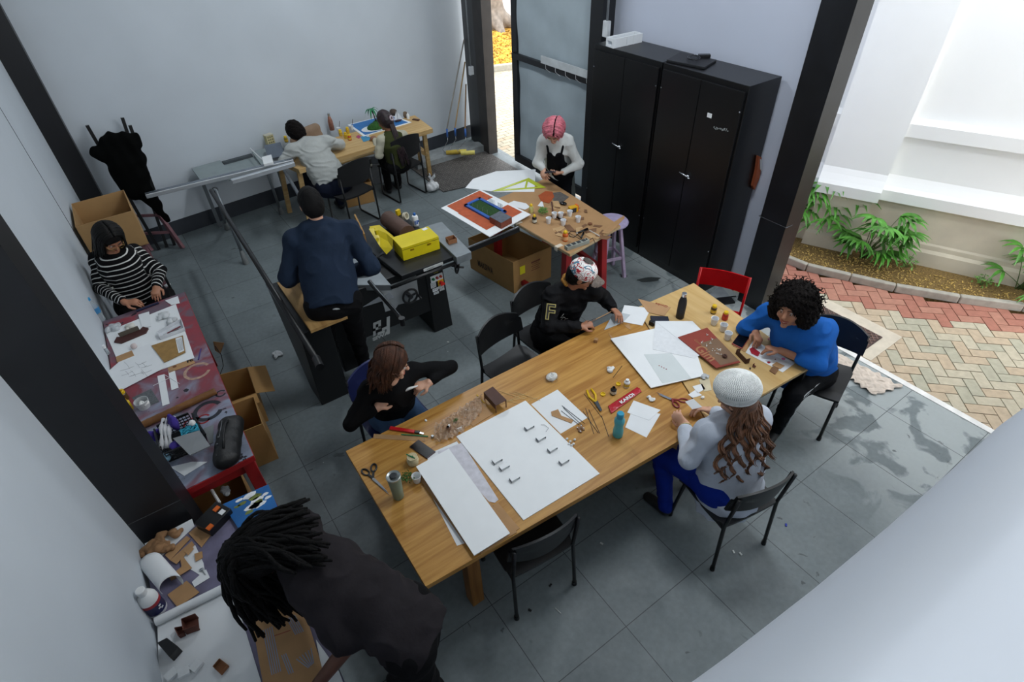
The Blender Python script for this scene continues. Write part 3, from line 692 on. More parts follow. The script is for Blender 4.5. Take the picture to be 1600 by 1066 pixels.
c0=sum(Q,Vector())/5; m_=MB(); m_.prism([q.lerp(c0,0.006) for q in Q],LZ-0.0035,LZ); m_.build('tabletop', splash_mat(), r)
def ring(mb,c,R,th,a0=0,a1=6.28,z=0,n=20,sq=1.0):
    mb.add([ (c[0]+rr*math.cos(a0+(a1-a0)*i/n), c[1]+rr*sq*math.sin(a0+(a1-a0)*i/n), z+zz) for i in range(n+1) for rr,zz in ((R-th/2,0),(R+th/2,0),(R+th/2,0.0006),(R-th/2,0.0006))],
      [[i*4+k,i*4+(k+1)%4,(i+1)*4+(k+1)%4,(i+1)*4+k] for i in range(n) for k in range(4)])
for nm,c_,items in (('spray_ring_dark','22252e',[(325,642,0.085,0.03),(345,615,0.03,0.012)]),('spray_ring_red','8c2028',[(300,662,0.05,0.014),(318,655,0.04,0.014)]),('spray_ring_tan','a88a78',[(308,580,0.085,0.022)])):
    mb=MB()
    for px,py,R,th in items: g_=G(px,py,LZ); ring(mb,g_,R,th,0.3,5.8,LZ+0.0004)
    mb.build(nm, mat(nm,c_,0.7,var=0.3,scale=30), r)
for x,y in ((-1.52,2.02),(-2.05,2.02),(-1.5,4.1),(-2.05,4.08)): MB().bar((x,y,0),(x,y,LZ-0.05),0.075,0.075).build('leg', MRED, r, bevel=0.004)
m_=MB(); m_.bar((-1.52,2.02,0.2),(-1.5,4.1,0.2),0.04,0.06); m_.bar((-1.52,2.02,0.68),(-2.05,2.02,0.68),0.03,0.1); m_.build('stretcher', MRED, r)
# --- lower left table (nearest the camera)
NZ=0.80
r = thing('paint_table','near left table under the person with locs, covered in paper and cardboard','table',(-1.8,0.9,0))
Q=[Vector((-2.16,1.66,0)),Vector((-1.50,1.64,0)),Vector((-1.52,-0.62,0)),Vector((-2.20,-0.62,0))]
m_=MB(); m_.prism(Q,NZ-0.05,NZ); m_.build('tabletop', mat('violet_paint_top','6c6880',0.6,var=0.25,scale=9), r, bevel=0.003)
for x,y in ((-1.57,1.58),(-2.1,1.58),(-1.58,-0.6),(-2.12,-0.6)): MB().bar((x,y,0),(x,y,NZ-0.05),0.07,0.07).build('leg', MRED, r)
# --- table saw
SZ=0.86
r = thing('table_saw','black table saw with silver control panel and a yellow box on top','saw',(0.2,3.6,0))
MS=mat('saw_black','0a0b0d',0.42,var=0.25,scale=4)
m_=MB(); m_.hexa([Vector(p) for p in ((-0.50,3.24,0.28),(0.66,3.24,0.28),(0.66,3.86,0.28),(-0.50,3.86,0.28))],[Vector(p) for p in ((-0.50,3.24,SZ-0.05),(0.62,3.24,SZ-0.05),(0.62,3.86,SZ-0.05),(-0.50,3.86,SZ-0.05))]); m_.build('body', MS, r, bevel=0.006)
for x0,x1 in ((0.46,0.67),(-0.5,-0.25)):
    m_=MB(); m_.hexa([Vector(p) for p in ((x0,3.232,0),(x1,3.232,0),(x1,3.85,0),(x0,3.85,0))],[Vector(p) for p in ((x0-0.01,3.232,SZ-0.1),(x1-0.035,3.232,SZ-0.1),(x1-0.035,3.85,SZ-0.1),(x0-0.01,3.85,SZ-0.1))]); m_.build('pedestal', MS, r, bevel=0.006)
m_=MB(); m_.prism([(0.18,3.13,0),(0.72,3.12,0),(0.72,4.2,0),(0.10,4.2,0)],SZ-0.04,SZ); m_.build('saw_top', mat('saw_top','26282b',0.35,0.4,var=0.2), r, bevel=0.004)
m_=MB(); m_.prism([(0.70,3.05,0),(0.86,3.05,0),(0.93,3.72,0),(0.74,3.74,0)],SZ-0.05,SZ+0.03); m_.build('extension_wing', mat('cast_grey','8b9296',0.45,0.5,var=0.1), r, bevel=0.005)
m_=MB(); m_.prism([(-0.20,3.3,0),(0.06,3.1,0),(0.10,4.0,0),(-0.25,4.0,0)],SZ-0.09,SZ-0.03); m_.build('sliding_bed', mat('cast_grey','8b9296',0.45,0.5), r, bevel=0.004)
m_=MB(); m_.box((0.49,3.115,SZ-0.02),(0.20,0.004,0.028)); pl_=m_.build('warning_strip', mat('label_silver','b9bcbb',0.4), r)
text_mb('ATENÇÃO', 0.016, (0.42,3.1125,SZ-0.027), (1,0,0), (0,0,1)).build('lettering', mat('ink_dark','20242a',0.6), pl_)
# front rail and arm
MB().tube([(0.05,3.09,SZ-0.05),(0.72,3.09,SZ-0.05)],0.016,12).build('fence_rail', MS, r, smooth=True)
a1=G(765,378,SZ+0.02); a2=Vector((1.62,3.02,SZ+0.02))
a1=G(718,396,SZ-0.04); a2=a1.lerp(G(822,353,SZ-0.04),0.88)
MB().bar(a1,a2,0.035,0.05).build('outrigger_rail', MS, r)
MB().bar(a1+Vector((0,0,0.028)),a2+Vector((0,0,0.028)),0.010,0.004).build('chrome_strip', mat('chrome','c8ccd0',0.25,1.0), r)
# control panel (silver) with maker's name and handwheels
fy=3.236
FP=lambda x,y,o=0: GP(x,y,(0,fy-o,0),(0,1,0))
pv=[FP(*p) for p in ((592,452),(650,430),(655,468),(622,476),(618,482),(602,487))]; m_=MB(); m_.add(pv+[p-Vector((0,0.004,0)) for p in pv],[[0,1,2,3,4,5],[11,10,9,8,7,6]]+[[i,(i+1)%6,6+(i+1)%6,6+i] for i in range(6)])
pp=m_.build('control_panel', mat('panel_silver','9ba0a3',0.45,0.3,var=0.08), r)
ta,tb_=FP(626,447,0.005),FP(649,437,0.005); text_mb('MAKSIWA', 0.05, ta, (tb_-ta), (0,0,1), bold=0.0012, fit=(tb_-ta).length).build('lettering', mat('ink_dark','20242a',0.6), pp)
o_=MB(); ring(o_,(0,0),0.015,0.007,0,6.28,0,16); 
oc=FP(621,447,0.005); o_.v=[Vector((oc.x+v.x,fy-0.005-v.z,oc.z+v.y)) for v in o_.v]; o_.build('round_mark', mat('ink_dark','20242a',0.6), pp)
def handwheel(c, R, nrm, par):
    c=Vector(c); n=Vector(nrm).normalized(); u=n.orthogonal().normalized(); v=n.cross(u); mb=MB()
    mb.tube([c+(u*math.cos(t)+v*math.sin(t))*R for t in [i*2*math.pi/28 for i in range(29)]],0.011,8)
    for k in range(3):
        t=k*2.094+0.4; mb.bar(c-n*0.0,c+(u*math.cos(t)+v*math.sin(t))*R,0.018,0.012)
    mb.cyl(c-n*0.05,c+n*0.02,0.022,0.022,14); wv=mb.build('handwheel', mat('wheel_black','1b1c1f',0.4), par, smooth='auto')
    q=c+(u*math.cos(2.2)+v*math.sin(2.2))*R; MB().tube([q,q+n*0.03,q+n*0.08],[0.008,0.011,0.010],8).build('crank_knob', mat('wheel_black','1b1c1f',0.4), wv, smooth=True)
handwheel(FP(641,463,0.06),0.072,(0,-1,0),r); handwheel(G(714,414,SZ-0.13),0.075,(0.75,-0.66,0),r)
# switch plate
m_=MB(); m_.box((0.56,3.228,0.63),(0.13,0.006,0.07)); sp_=m_.build('switch_plate', mat('label_white','c9cfd2',0.5), r)
for dx,c_ in ((-0.04,'1f7a4a'),(0.0,'8f2a2e'),(0.04,'a8402a')):
    MB().cyl((0.56+dx,3.224,0.635),(0.56+dx,3.208,0.635),0.014,0.012,14).build('push_button', mat('button_'+c_,c_,0.35), sp_, smooth='auto')
m_=MB(); m_.box((0.595,3.226,0.565),(0.06,0.006,0.065)); ym=m_.build('switch_base', mat('switch_yellow','d3a41c',0.45), r)
m_=MB(); m_.cyl((0.595,3.222,0.565),(0.595,3.19,0.565),0.021,0.019,16); m_.box((0.595,3.185,0.565),(0.045,0.012,0.016)); m_.build('rotary_switch', mat('switch_red','c2221c',0.4), ym, smooth='auto')
for (dx,dz,w_,h_) in ((0.515,0.565,0.055,0.06),(0.53,0.505,0.06,0.035),(0.595,0.515,0.06,0.03),(0.535,0.465,0.055,0.025),(0.60,0.48,0.05,0.025)):
    m_=MB(); m_.box((dx,3.2285,dz),(w_,0.003,h_)); lb=m_.build('instruction_label', mat('label_white','c9cfd2',0.5), r)
    m_=MB()
    for k in range(max(1,int(h_/0.012))): m_.box((dx,3.2265,dz+h_/2-0.008-k*0.011),(w_*0.8,0.001,0.003))
    m_.build('printed_lines', mat('ink_dark','20242a',0.6), lb)
m_=MB(); y_=3.226; m_.add([Vector(p) for p in ((0.535,y_,0.69),(0.585,y_,0.69),(0.56,y_,0.735),(0.535,y_-0.002,0.69),(0.585,y_-0.002,0.69),(0.56,y_-0.002,0.735))],[[0,1,2],[5,4,3],[0,3,4,1],[1,4,5,2],[2,5,3,0]]); tw=m_.build('warning_triangle', mat('warning_yellow','d8c520',0.5), r)
text_mb('!',0.035,(0.5555,y_-0.0025,0.694),(1,0,0),(0,0,1),bold=0.001).build('lettering', mat('ink_dark','20242a',0.6), tw)
# big pale maker's lettering low on the body
m2=mat('pale_logo','9a9fa0',0.5); lg=MB(); gy=3.2335
def slab(a,b,c_,d):
    v_=[FP(*p,0.003) for p in (a,b,c_,d)]; lg.hexa(v_,[p-Vector((0,0.002,0)) for p in v_])
slab((604,496),(609,494),(609,521),(604,523)); slab((583,505),(595,500),(595,504),(583,509)); slab((583,509),(587,507),(587,524),(583,526)); slab((591,505),(595,504),(595,512),(591,514)); slab((583,514),(595,509),(595,513),(583,518)); slab((597,513),(604,510),(604,514),(597,517)); slab((590,520),(601,516),(601,519),(590,524))
lb=lg.build('pale_emblem', m2, r); ta,tb_=FP(583,533,0.004),FP(609,521,0.004); text_mb('SIWA',0.05,ta,(tb_-ta),(0,0,1),bold=0.003,fit=(tb_-ta).length).build('lettering', m2, lb)
# blade guard and the yellow bracket
g=MB(); pts=[G(577,358,1.0),G(592,356,1.0),G(614,374,1.0),G(613,388,0.94),G(604,397,0.9),G(594,385,0.93)]
u=(pts[2]-pts[0]); dn=Vector((0.5,0.86,0)).normalized()*0.05
g.add(pts+[p+dn for p in pts],[[0,1,2,3,4,5],[11,10,9,8,7,6]]+[[i,(i+1)%6,6+(i+1)%6,6+i] for i in range(6)]); yb=g.build('yellow_guard', mat('yellow_enamel','c9b414',0.4,var=0.08), r, bevel=0.003)
p0=G(589,366,1.0); MB().cyl(p0,p0+Vector((0,0,0.045)),0.017,0.017,14).build('guard_spout', mat('yellow_enamel','c9b414',0.4), yb, smooth='auto')
MB().bar(Vector((-0.02,3.5,SZ)),G(600,395,0.92),0.03,0.012).build('guard_arm', MS, r)
# dark sheet-metal throat in front of the bed
m_=MB(); m_.hexa([Vector(p) for p in ((-0.28,3.25,0.62),(0.10,3.2,0.62),(0.1,3.24,0.62),(-0.28,3.29,0.62))],[Vector(p) for p in ((-0.30,3.55,0.92),(-0.02,3.35,0.86),(-0.02,3.36,0.86),(-0.3,3.57,0.92))]); m_.build('throat_sheet', mat('sheet_grey','5c6166',0.4,0.6), r)
# black bar sticking out to the front (fence rod)
p0=G(577,440,0.92); p1=G(628,500,0.88)
MB().tube([p0,p1],0.018,12).build('fence_rod', MS, r, smooth=True); MB().tube([G(578,439,0.945),G(624,492,0.905)],0.004,6).build('rod_highlight_strip', mat('chrome','c8ccd0',0.25,1.0), r)
MB().cyl(p1+Vector((-0.0,0.0,0.02)),p1-Vector((0,0,0.05)),0.026,0.02,14).build('rod_knob', MBLK, r, smooth='auto')
# --- sliding outrigger at the left of the saw
r = thing('sliding_carriage','black sliding carriage with a long black tube and an aluminium rail left of the saw','saw carriage',(-0.7,3.3,0))
m_=MB(); m_.hexa([Vector(p) for p in ((-0.84,2.95,0),(-0.58,2.95,0),(-0.58,3.24,0),(-0.84,3.24,0))],[Vector(p) for p in ((-0.84,2.82,0.9),(-0.60,2.82,0.9),(-0.60,3.66,0.9),(-0.84,3.66,0.9))]); m_.build('carriage_body', MS, r, bevel=0.005)
m_=MB(); m_.bar((-0.83,2.84,0.91),(-0.83,3.66,0.91),0.03,0.03); m_.build('edge_strip', mat('cast_grey','8b9296',0.45,0.5), r)
m_=MB(); m_.prism([(-0.76,2.78,0),(-0.46,2.78,0),(-0.60,3.5,0),(-0.76,3.6,0)],0.905,0.93); m_.build('wood_table', wood('board_wood','9b7440','c19a60',1,3,0.6,8), r)
MB().tube([G(330,298,0.95),G(497,566,0.95)],0.022,14).build('long_tube', MS, r, smooth=True)
MB().cyl(G(494,560,0.95),G(500,574,0.95),0.03,0.03,14).build('tube_cap', MBLK, r, smooth='auto')
ra,rb=G(228,306,0.9),G(458,251,0.9); dd=(rb-ra).normalized(); nn=Vector((-dd.y,dd.x,0))
MAL=mat('aluminium','c3c8cd',0.38,0.6,var=0.05)
al=MB(); al.bar(ra,rb,0.07,0.045); rl=al.build('aluminium_rail', MAL, r, bevel=0.004)
g=MB()
for o in (-0.02,0.0,0.02): g.bar(ra+nn*o+Vector((0,0,0.026)),rb+nn*o+Vector((0,0,0.026)),0.008,0.006)
g.build('rail_ridges', mat('bright_aluminium','c3c8ce',0.2,1.0), rl)
al=MB(); al.bar(G(362,284,0.93),G(460,256,0.93),0.05,0.05); al.build('rail_stop', MAL, r, bevel=0.004)
for a,b in (((335,296),(355,358)),((337,296),(385,412)),((417,268),(440,334))):
    p=G(*a,0.87); q=G(*b,0.0); m_=MB(); k=p.lerp(q,0.82); m_.tube([p,k],0.017,10); lg=m_.build('leg', mat('tube_grey','6f757a',0.4,0.4), r, smooth=True)
    MB().tube([k,q+Vector((0,0,0.01)),q],[0.022,0.036,0.037],14).build('rubber_foot', mat('foot_grey','7c8080',0.6), lg, smooth='auto')
MB().tube([G(442,262,0.86),G(545,440,0.42)],0.02,10).build('diagonal_tube', mat('tube_grey','6f757a',0.4,0.4), r, smooth=True)
for a in ((336,297),(452,256)): MB().ball(G(*a,0.85),0.035,10).build('clamp_knob', MBLK, r, smooth=True)
# --- grey board table against the back wall
r = thing('grey_side_table','grey steel side table with a shallow recess against the back wall','table',(-0.3,6.8,0))
MG=mat('side_table_grey','8f9a9b',0.5,0.1,var=0.06); z_=0.80
m_=MB(); m_.prism([(-0.78,6.50,0),(-0.42,6.48,0),(-0.44,7.06,0),(-0.79,7.03,0)],z_-0.03,z_); m_.prism([(-0.06,6.46,0),(0.24,6.46,0),(0.26,7.1,0),(-0.03,7.08,0)],z_-0.03,z_); m_.prism([(-0.5,6.46,0),(0.0,6.46,0),(0.02,7.0,0),(-0.5,7.0,0)],z_-0.055,z_-0.035); m_.build('tabletop', MG, r)
m_=MB(); m_.prism([(-0.42,6.96,0),(-0.05,6.98,0),(-0.05,7.04,0),(-0.43,7.02,0)],z_-0.034,z_-0.004); m_.build('recess_slot', mat('slot_dark','42494d',0.7), r)
for x in (-0.74,0.2): MB().bar((x,6.95,0),(x,6.95,z_-0.04),0.04,0.04).build('leg', mat('tube_grey','6f757a',0.4,0.4), r)
# --- step ladder with black cloth, poles
r = thing('step_ladder','pinkish wooden step ladder leaning by the back left corner','ladder',(-1.3,6.6,0))
MP=mat('pink_wood','7d565c',0.7,var=0.2,scale=12); a0=G(286,388); a1=G(237,392); t0=Vector((a0.x-0.24,a0.y+0.42,1.30)); t1=Vector((a1.x-0.20,a1.y+0.50,1.30))
for a,b in ((a0,t0),(a1,t1)): MB().bar(a,b,0.035,0.06).build('rail', MP, r)
for k in range(1,6): MB().bar(a0.lerp(t0,k/6.0),a1.lerp(t1,k/6.0),0.022,0.03).build('rung', MP, r)
for i,(a,b) in enumerate((((203,275),(136,196)),((236,300),(191,184)),((243,315),(203,196)))):
    p=GP(a[0],a[1],(0,6.55,0),(0,1,0)); q=GP(b[0],b[1],(0,6.92,0),(0,1,0))
    lab=('black square pole leaning on the back wall at the far left','black square pole leaning on the back wall, in the middle','black square pole leaning on the back wall, nearest the grey side table')[i]
    m_=MB(); pb=Vector((-1.52+0.09*i,6.80,0.01)); m_.bar(pb,q,0.035,0.035,(0,1,0)); one(m_,'steel_pole',MBLKM,lab,'pole',group='leaning poles')
sd=SDF(0.012); Yp=6.42
def wp(px,py,y=Yp): return GP(px,py,(0,y,0),(0,1,0))
for a,b,ra_,rb_ in (((175,222),(205,222),0.10,0.10),((165,240),(215,250),0.09,0.10),((190,250),(205,290),0.15,0.13),((215,270),(222,300),0.10,0.10),((150,240),(160,235),0.045,0.05),((235,310),(262,345),0.06,0.03)):
    sd.cap(wp(*a),wp(*b),ra_,rb_,k=0.06,ax=(0,1,0),sc=1.6)
o=sd.build('draped_cloth', mat('black_cloth','040505',0.95,bump=0.3,bscale=30,var=0.2,spec=0.1), None, noise=wob(0.012,30,3), loc=wp(200,280)); tag(o,'black cloth heaped over the step ladder in the back left corner','cloth')
# ================================================================== people
def cloth_mat(name, col, var=0.08, stripes=None, bump=0.35):
    m = mat(name, col, 0.88, var=var, scale=7, bump=bump, bscale=26, spec=0.15)
    if stripes and not m.get('done'):
        nt = m.node_tree; N = nt.nodes.new; L = nt.links.new; b = nt.nodes['Principled BSDF']
        at = N('ShaderNodeAttribute'); at.attribute_name = 'band'
        a = N('ShaderNodeMath'); a.operation = 'MULTIPLY'; L(at.outputs['Fac'], a.inputs[0]); a.inputs[1].default_value = 1/stripes[1]
        f = N('ShaderNodeMath'); f.operation = 'FRACT'; L(a.outputs[0], f.inputs[0])
        g = N('ShaderNodeMath'); g.operation = 'LESS_THAN'; L(f.outputs[0], g.inputs[0]); g.inputs[1].default_value = stripes[2]
        src = b.inputs['Base Color'].links[0].from_socket
        mx = N('ShaderNodeMix'); mx.data_type = 'RGBA'; L(g.outputs[0], mx.inputs[0]); L(src, mx.inputs[6]); mx.inputs[7].default_value = (*s2l(stripes[0]),1); L(mx.outputs[2], b.inputs['Base Color']); m['done'] = 1
    return m
def skin_mat(name, col):
    m = mat(name, col, 0.5, var=0.06, scale=14, bump=0.05, bscale=120)
    m.node_tree.nodes['Principled BSDF'].inputs['Subsurface Weight'].default_value = 0.08
    m.node_tree.nodes['Principled BSDF'].inputs['Subsurface Radius'].default_value = (0.02,0.008,0.004); return m
def hand(sd, w, d, n, thumb, curl=0.5, spread=0.0, sc=1.0):
    """palm, four bent fingers and a thumb; d = finger direction, n = where the palm faces"""
    d = Vector(d).normalized(); n = Vector(n); n = (n-d*n.dot(d)).normalized(); s = d.cross(n)*thumb; w = Vector(w)
    pe = w+d*0.075*sc
    sd.cap(w, pe, 0.030*sc, 0.037*sc, k=0.012, ax=n, sc=2.1)
    for i,(o,l) in enumerate(((0.030,0.9),(0.010,1.0),(-0.011,0.94),(-0.031,0.75))):
        p = pe+s*o*sc-d*abs(o)*0.25*sc; dd = d+s*o*spread*12; dd.normalize(); r = 0.0092*sc
        for j,ln in enumerate((0.038,0.026,0.020)):
            dd = (dd*math.cos(curl*(0.75+0.1*i))+n*math.sin(curl*(0.75+0.1*i))).normalized()
            q = p+dd*ln*l*sc; sd.cap(p, q, r, r*0.9, k=0.004 if j else 0.008); p = q; r *= 0.92
            nn = (n-dd*n.dot(dd)); n_ = nn.normalized() if nn.length>1e-3 else n
    b = w+d*0.022*sc+s*0.026*sc; q = b+(d*0.55+s*0.75+n*0.35).normalized()*0.034*sc; e = q+(d*0.85+s*0.15+n*0.5).normalized()*0.028*sc; e2 = e+(d*0.9-s*0.1+n*0.45).normalized()*0.02*sc
    sd.cap(b,q,0.014*sc,0.0115*sc,k=0.012); sd.cap(q,e,0.011*sc,0.0098*sc,k=0.004); sd.cap(e,e2,0.0098*sc,0.0085*sc,k=0.004)
    return pe+d*0.04*sc+n*0.03*sc
class Frame: pass
def folds(amp, seed):
    """soft ridged drapery"""
    a = wob(1.0,9,seed); b = wob(1.0,15,seed+1,(1,1,1.6)); c = wob(0.4,45,seed+2)
    def fn(x,y,z): return amp*(np.abs(np.sin(a(x,y,z)*4.0+b(x,y,z)*1.5))-0.6)+amp*0.25*c(x,y,z)
    return fn
def person(label, J, bf, hf, skin, top, bot, sleeve=1.0, hands=(None,None), vox=0.0065, girth=1.0, loose=0.016, standing=False, shoes=None, name='person', hem=0.04, topname='sweater', feat=True, headsc=1.0, legs=None, topk=None, collar=True, face_mood='calm'):
    """J: joints in metres. bf: body forward (2d). hf: head forward (3d)."""
    V = Vector; F = V((bf[0],bf[1],0)).normalized(); U = V((0,0,1)); R = F.cross(U)     # person's right
    j = {k:V(v) for k,v in J.items()}
    pel,neck,head = j['pel'],j['neck'],j['head']; tor = (neck-pel).normalized(); tf = (F-tor*F.dot(tor)).normalized(); tr = tf.cross(tor)
    j.setdefault('shR', neck+tr*0.175-tor*0.05); j.setdefault('shL', neck-tr*0.175-tor*0.05)
    side = (j['shR']-j['shL']).normalized(); tf2 = tor.cross(side).normalized()
    if tf2.dot(F) < 0: tf2 = -tf2
    hR = pel+R*0.09*girth; hL = pel-R*0.09*girth
    if standing:
        for s,h in (('R',hR),('L',hL)):
            j.setdefault('an'+s, V((h.x,h.y,0.08))); j.setdefault('kn'+s, h.lerp(j['an'+s],0.48)+F*0.03)
    else:
        for s,h,sg in (('R',hR,1),('L',hL,-1)):
            j.setdefault('kn'+s, h+F*0.42+R*0.06*sg+U*0.02); j.setdefault('an'+s, V((j['kn'+s].x,j['kn'+s].y,0.085))-F*0.06)
    root = thing(name, label, 'person', (pel.x,pel.y,0))
    g = girth; low = pel+tor*0.02; waist = pel.lerp(neck,0.36)-tf2*0.005; chest = pel.lerp(neck,0.72)
    def torso(sd, e, kk=0.05):
        if e == 0: sd.cap(hL, hR, 0.105*g**0.5, k=kk, ax=F, sc=1.0)
        sd.cap(low, waist, (0.15*g+e), (0.135*g+e), k=kk, ax=tf2, sc=1.3)
        sd.cap(waist, chest, (0.135*g+e), (0.152*g**0.6+e), k=kk, ax=tf2, sc=1.35)
        sd.cap(chest, neck-tor*0.07, (0.150+e), (0.085+e), k=kk, ax=tf2, sc=1.3)
        sd.cap(neck-tor*0.055, j['shR'], 0.058+e*0.8, 0.054+e, k=0.05); sd.cap(neck-tor*0.055, j['shL'], 0.058+e*0.8, 0.054+e, k=0.05)
    def arm(sd, s, e, frac=1.0, w0=0.047, we=0.038, ww=0.026):
        a,b,c = j['sh'+s],j['el'+s],j['wr'+s]
        if frac <= 0.5: sd.cap(a, a.lerp(b,frac*2), w0+e, we+0.006+e*1.2, k=0.03)
        else:
            f = (frac-0.5)*2; sd.cap(a,b,w0+e,we+e,k=0.03); sd.cap(b,b.lerp(c,f),we+e,we+(ww-we)*f+e*0.75,k=0.02)
    def leg(sd, s, h, e):
        sd.cap(h, j['kn'+s], 0.083*g**0.6+e, 0.056+e, k=0.04); sd.cap(j['kn'+s], j['an'+s], 0.055+e, 0.036+e, k=0.03)
    body = SDF(vox); torso(body, 0.0)
    for s in 'RL':
        if 'el'+s in j:
            arm(body, s, 0.0)
    leg(body,'R',hR,-0.006); leg(body,'L',hL,-0.006)
    for s in 'RL':
        a = j['an'+s]; body.cap(a-U*0.03, a-U*0.045+F*0.13, 0.033, 0.026, k=0.02)
    # head
    hf = V(hf).normalized(); up0 = (head-neck).normalized() if not J.get('hup') else V(J['hup']); hu = (U*0.9+up0*0.35); hu = (hu-hf*hu.dot(hf)).normalized(); hr = hf.cross(hu)
    q = headsc; Hm = Matrix((hr,hf,hu)).transposed()
    def P(x,y,z): return head+(hr*x+hf*y+hu*z)*q
    body.ell(P(0,-0.012,0.025),(0.077*q,0.095*q,0.098*q),Hm,k=0.02); body.ell(P(0,0.022,-0.045),(0.058*q,0.068*q,0.072*q),Hm,k=0.025)
    body.cap(neck-tor*0.05, P(0,-0.028,-0.055), 0.056, 0.049, k=0.025)
    if feat:
        body.cap(P(0,0.083,0.012),P(0,0.104,-0.022),0.009*q,0.014*q,k=0.01); body.ell(P(0,0.080,-0.098),(0.022*q,0.017*q,0.015*q),Hm,k=0.015)
        body.cap(P(-0.034,0.075,0.03),P(0.034,0.075,0.03),0.011*q,k=0.015)
        for sg in (1,-1):
            body.ell(P(0.031*sg,0.092,0.006),(0.016*q,0.012*q,0.010*q),Hm,k=0.010,sub=True); body.ell(P(0.042*sg,0.062,-0.028),(0.022*q,0.02*q,0.02*q),Hm,k=0.02)
            body.ell(P(0.079*sg,-0.005,-0.005),(0.010*q,0.020*q,0.031*q),Hm,k=0.006)
    hp = {}
    for s,spec,sg in (('R',hands[0],1),('L',hands[1],-1)):
        if 'wr'+s in j and spec:
            d,n,c = spec[:3]; hp[s] = hand(body, j['wr'+s], d, n, -sg if not (len(spec)>3 and spec[3]) else sg, c, 0.12, 0.95)
    bm_ = body.build('body', skin, root)
    if feat:
        ew = mat('eye_white','e9e6e0',0.25,var=0.02); ei = mat('iris_dark','1c100a',0.15); lipm = mat('lips_'+skin.name, tuple(min(1,c*k) for c,k in zip(skin['rgb'],(0.88,0.62,0.62))),0.4)
        for sg in (1,-1):
            e = MB(); e.ball(P(0.031*sg,0.0765,0.005),0.0108*q,12); eo = e.build('eye', ew, root, smooth=True)
            e = MB(); e.ball(P(0.031*sg,0.0830,0.0035),0.0060*q,10); e.build('iris', ei, eo, smooth=True)
            e = MB(); e.tube([P(0.031*sg-0.015,0.086,0.0095),P(0.031*sg,0.0895,0.0125),P(0.031*sg+0.015,0.086,0.0095)],[0.0015,0.0036,0.0015],6); e.build('upper_lid', skin, root, smooth=True)
            e = MB(); e.tube([P(sg*0.014,0.096,0.030),P(sg*0.033,0.095,0.037),P(sg*0.050,0.082,0.032)],[0.0035,0.0038,0.0018],6); e.build('eyebrow', J.get('browm', mat('brow_dark','1a100b',0.9)), root, smooth=True)
        e = MB(); wq = 0.032 if face_mood=='smile' else 0.024
        for zz,rr in ((-0.056,0.0045),(-0.067,0.0055)):
            cz = 0.010 if face_mood=='smile' else 0.001
            e.tube([P(-wq,0.076,zz*0.5-0.0305+cz),P(-wq*0.5,0.089,zz+cz*0.2),P(0,0.0925,zz-(cz*0.3)),P(wq*0.5,0.089,zz+cz*0.2),P(wq,0.076,zz*0.5-0.0305+cz)],[0.001,rr,rr,rr,0.001],8)
        e.build('lips', lipm, root, smooth=True)
        if face_mood=='smile':
            e = MB(); e.tube([P(-0.022,0.084,-0.058),P(0,0.0925,-0.0615),P(0.022,0.084,-0.058)],[0.002,0.0042,0.002],8); e.build('teeth', mat('teeth','efe9dd',0.3), root, smooth=True)
    # clothes
    if top is not None:
        sh = SDF(vox); torso(sh, loose)
        hipd = pel-tor*hem
        sh.cap(hipd-tor*0.0, waist, 0.150*g+loose*1.1, 0.135*g+loose, k=0.05, ax=tf2, sc=1.22)
        if sleeve:
            for s in 'RL':
                if 'el'+s in j: arm(sh, s, loose*0.95, sleeve)
        if collar: sh.cap(neck-tor*0.045, neck-tor*0.01+tf2*0.01, 0.066, 0.062, k=0.02)
        if topk: topk(sh, j, tor, tf2, neck, P)
        sh.ell(pel-tor*(0.5+hem), (0.5,0.5,0.5), k=0.012, sub=True)
        to = sh.build(topname, top, root, noise=folds(0.0095,sum(map(ord,label))%97))
        if 'band' in J:
            me = to.data; n = len(me.vertices); co = np.empty(n*3); me.vertices.foreach_get('co', co); co = co.reshape(-1,3)+np.array([pel.x,pel.y,0])
            def seg(a,b):
                a=np.array(a);b=np.array(b);ab=b-a;t=np.clip((co-a)@ab/(ab@ab),0,1);return np.linalg.norm(co-a-t[:,None]*ab,axis=1),t*np.linalg.norm(ab)
            best = None
            for a,b,o,rr in ((pel-tor*0.1,neck+tor*0.05,0,0.135),(j['shR'],j['elR'],0.317,0.045),(j['elR'],j['wrR'],0.317+(j['elR']-j['shR']).length,0.04),(j['shL'],j['elL'],0.317,0.045),(j['elL'],j['wrL'],0.317+(j['elL']-j['shL']).length,0.04)):
                d,t = seg(a,b); d = d-rr; t = t+o
                if best is None: best=[d,t]
                else: w_ = d<best[0]; best=[np.where(w_,d,best[0]),np.where(w_,t,best[1])]
            at = me.attributes.new('band','FLOAT','POINT'); at.data.foreach_set('value', best[1].astype(np.float32))
    if bot is not None:
        tr_ = SDF(vox*1.25); tr_.cap(hL,hR,(0.122)*g**0.5,k=0.05); tr_.cap(low,pel.lerp(neck,0.24),0.156*g,0.142*g,k=0.05,ax=tf2,sc=1.25); tr_.ell(pel.lerp(neck,0.24)+tor*0.5,(0.5,0.5,0.5),k=0.01,sub=True)
        if legs is None:
            leg(tr_,'R',hR,0.014); leg(tr_,'L',hL,0.014)
        else: legs(tr_, j, hR, hL)
        tr_.build('trousers', bot, root, noise=folds(0.007,5))
    shm = shoes or mat('dark_shoe','17181a',0.6)
    for s in 'RL':
        a = j['an'+s]; so = SDF(0.008); so.cap(a-U*0.035, a-U*0.045+F*0.15, 0.043, 0.036, k=0.02); so.cap(a-U*0.03,a+U*0.0,0.042,0.043,k=0.02)
        so.cap(a-U*0.2,a-U*0.2+F*0.15,0.12,k=0.004,sub=True); sh_ = so.build('shoe', shm, root)
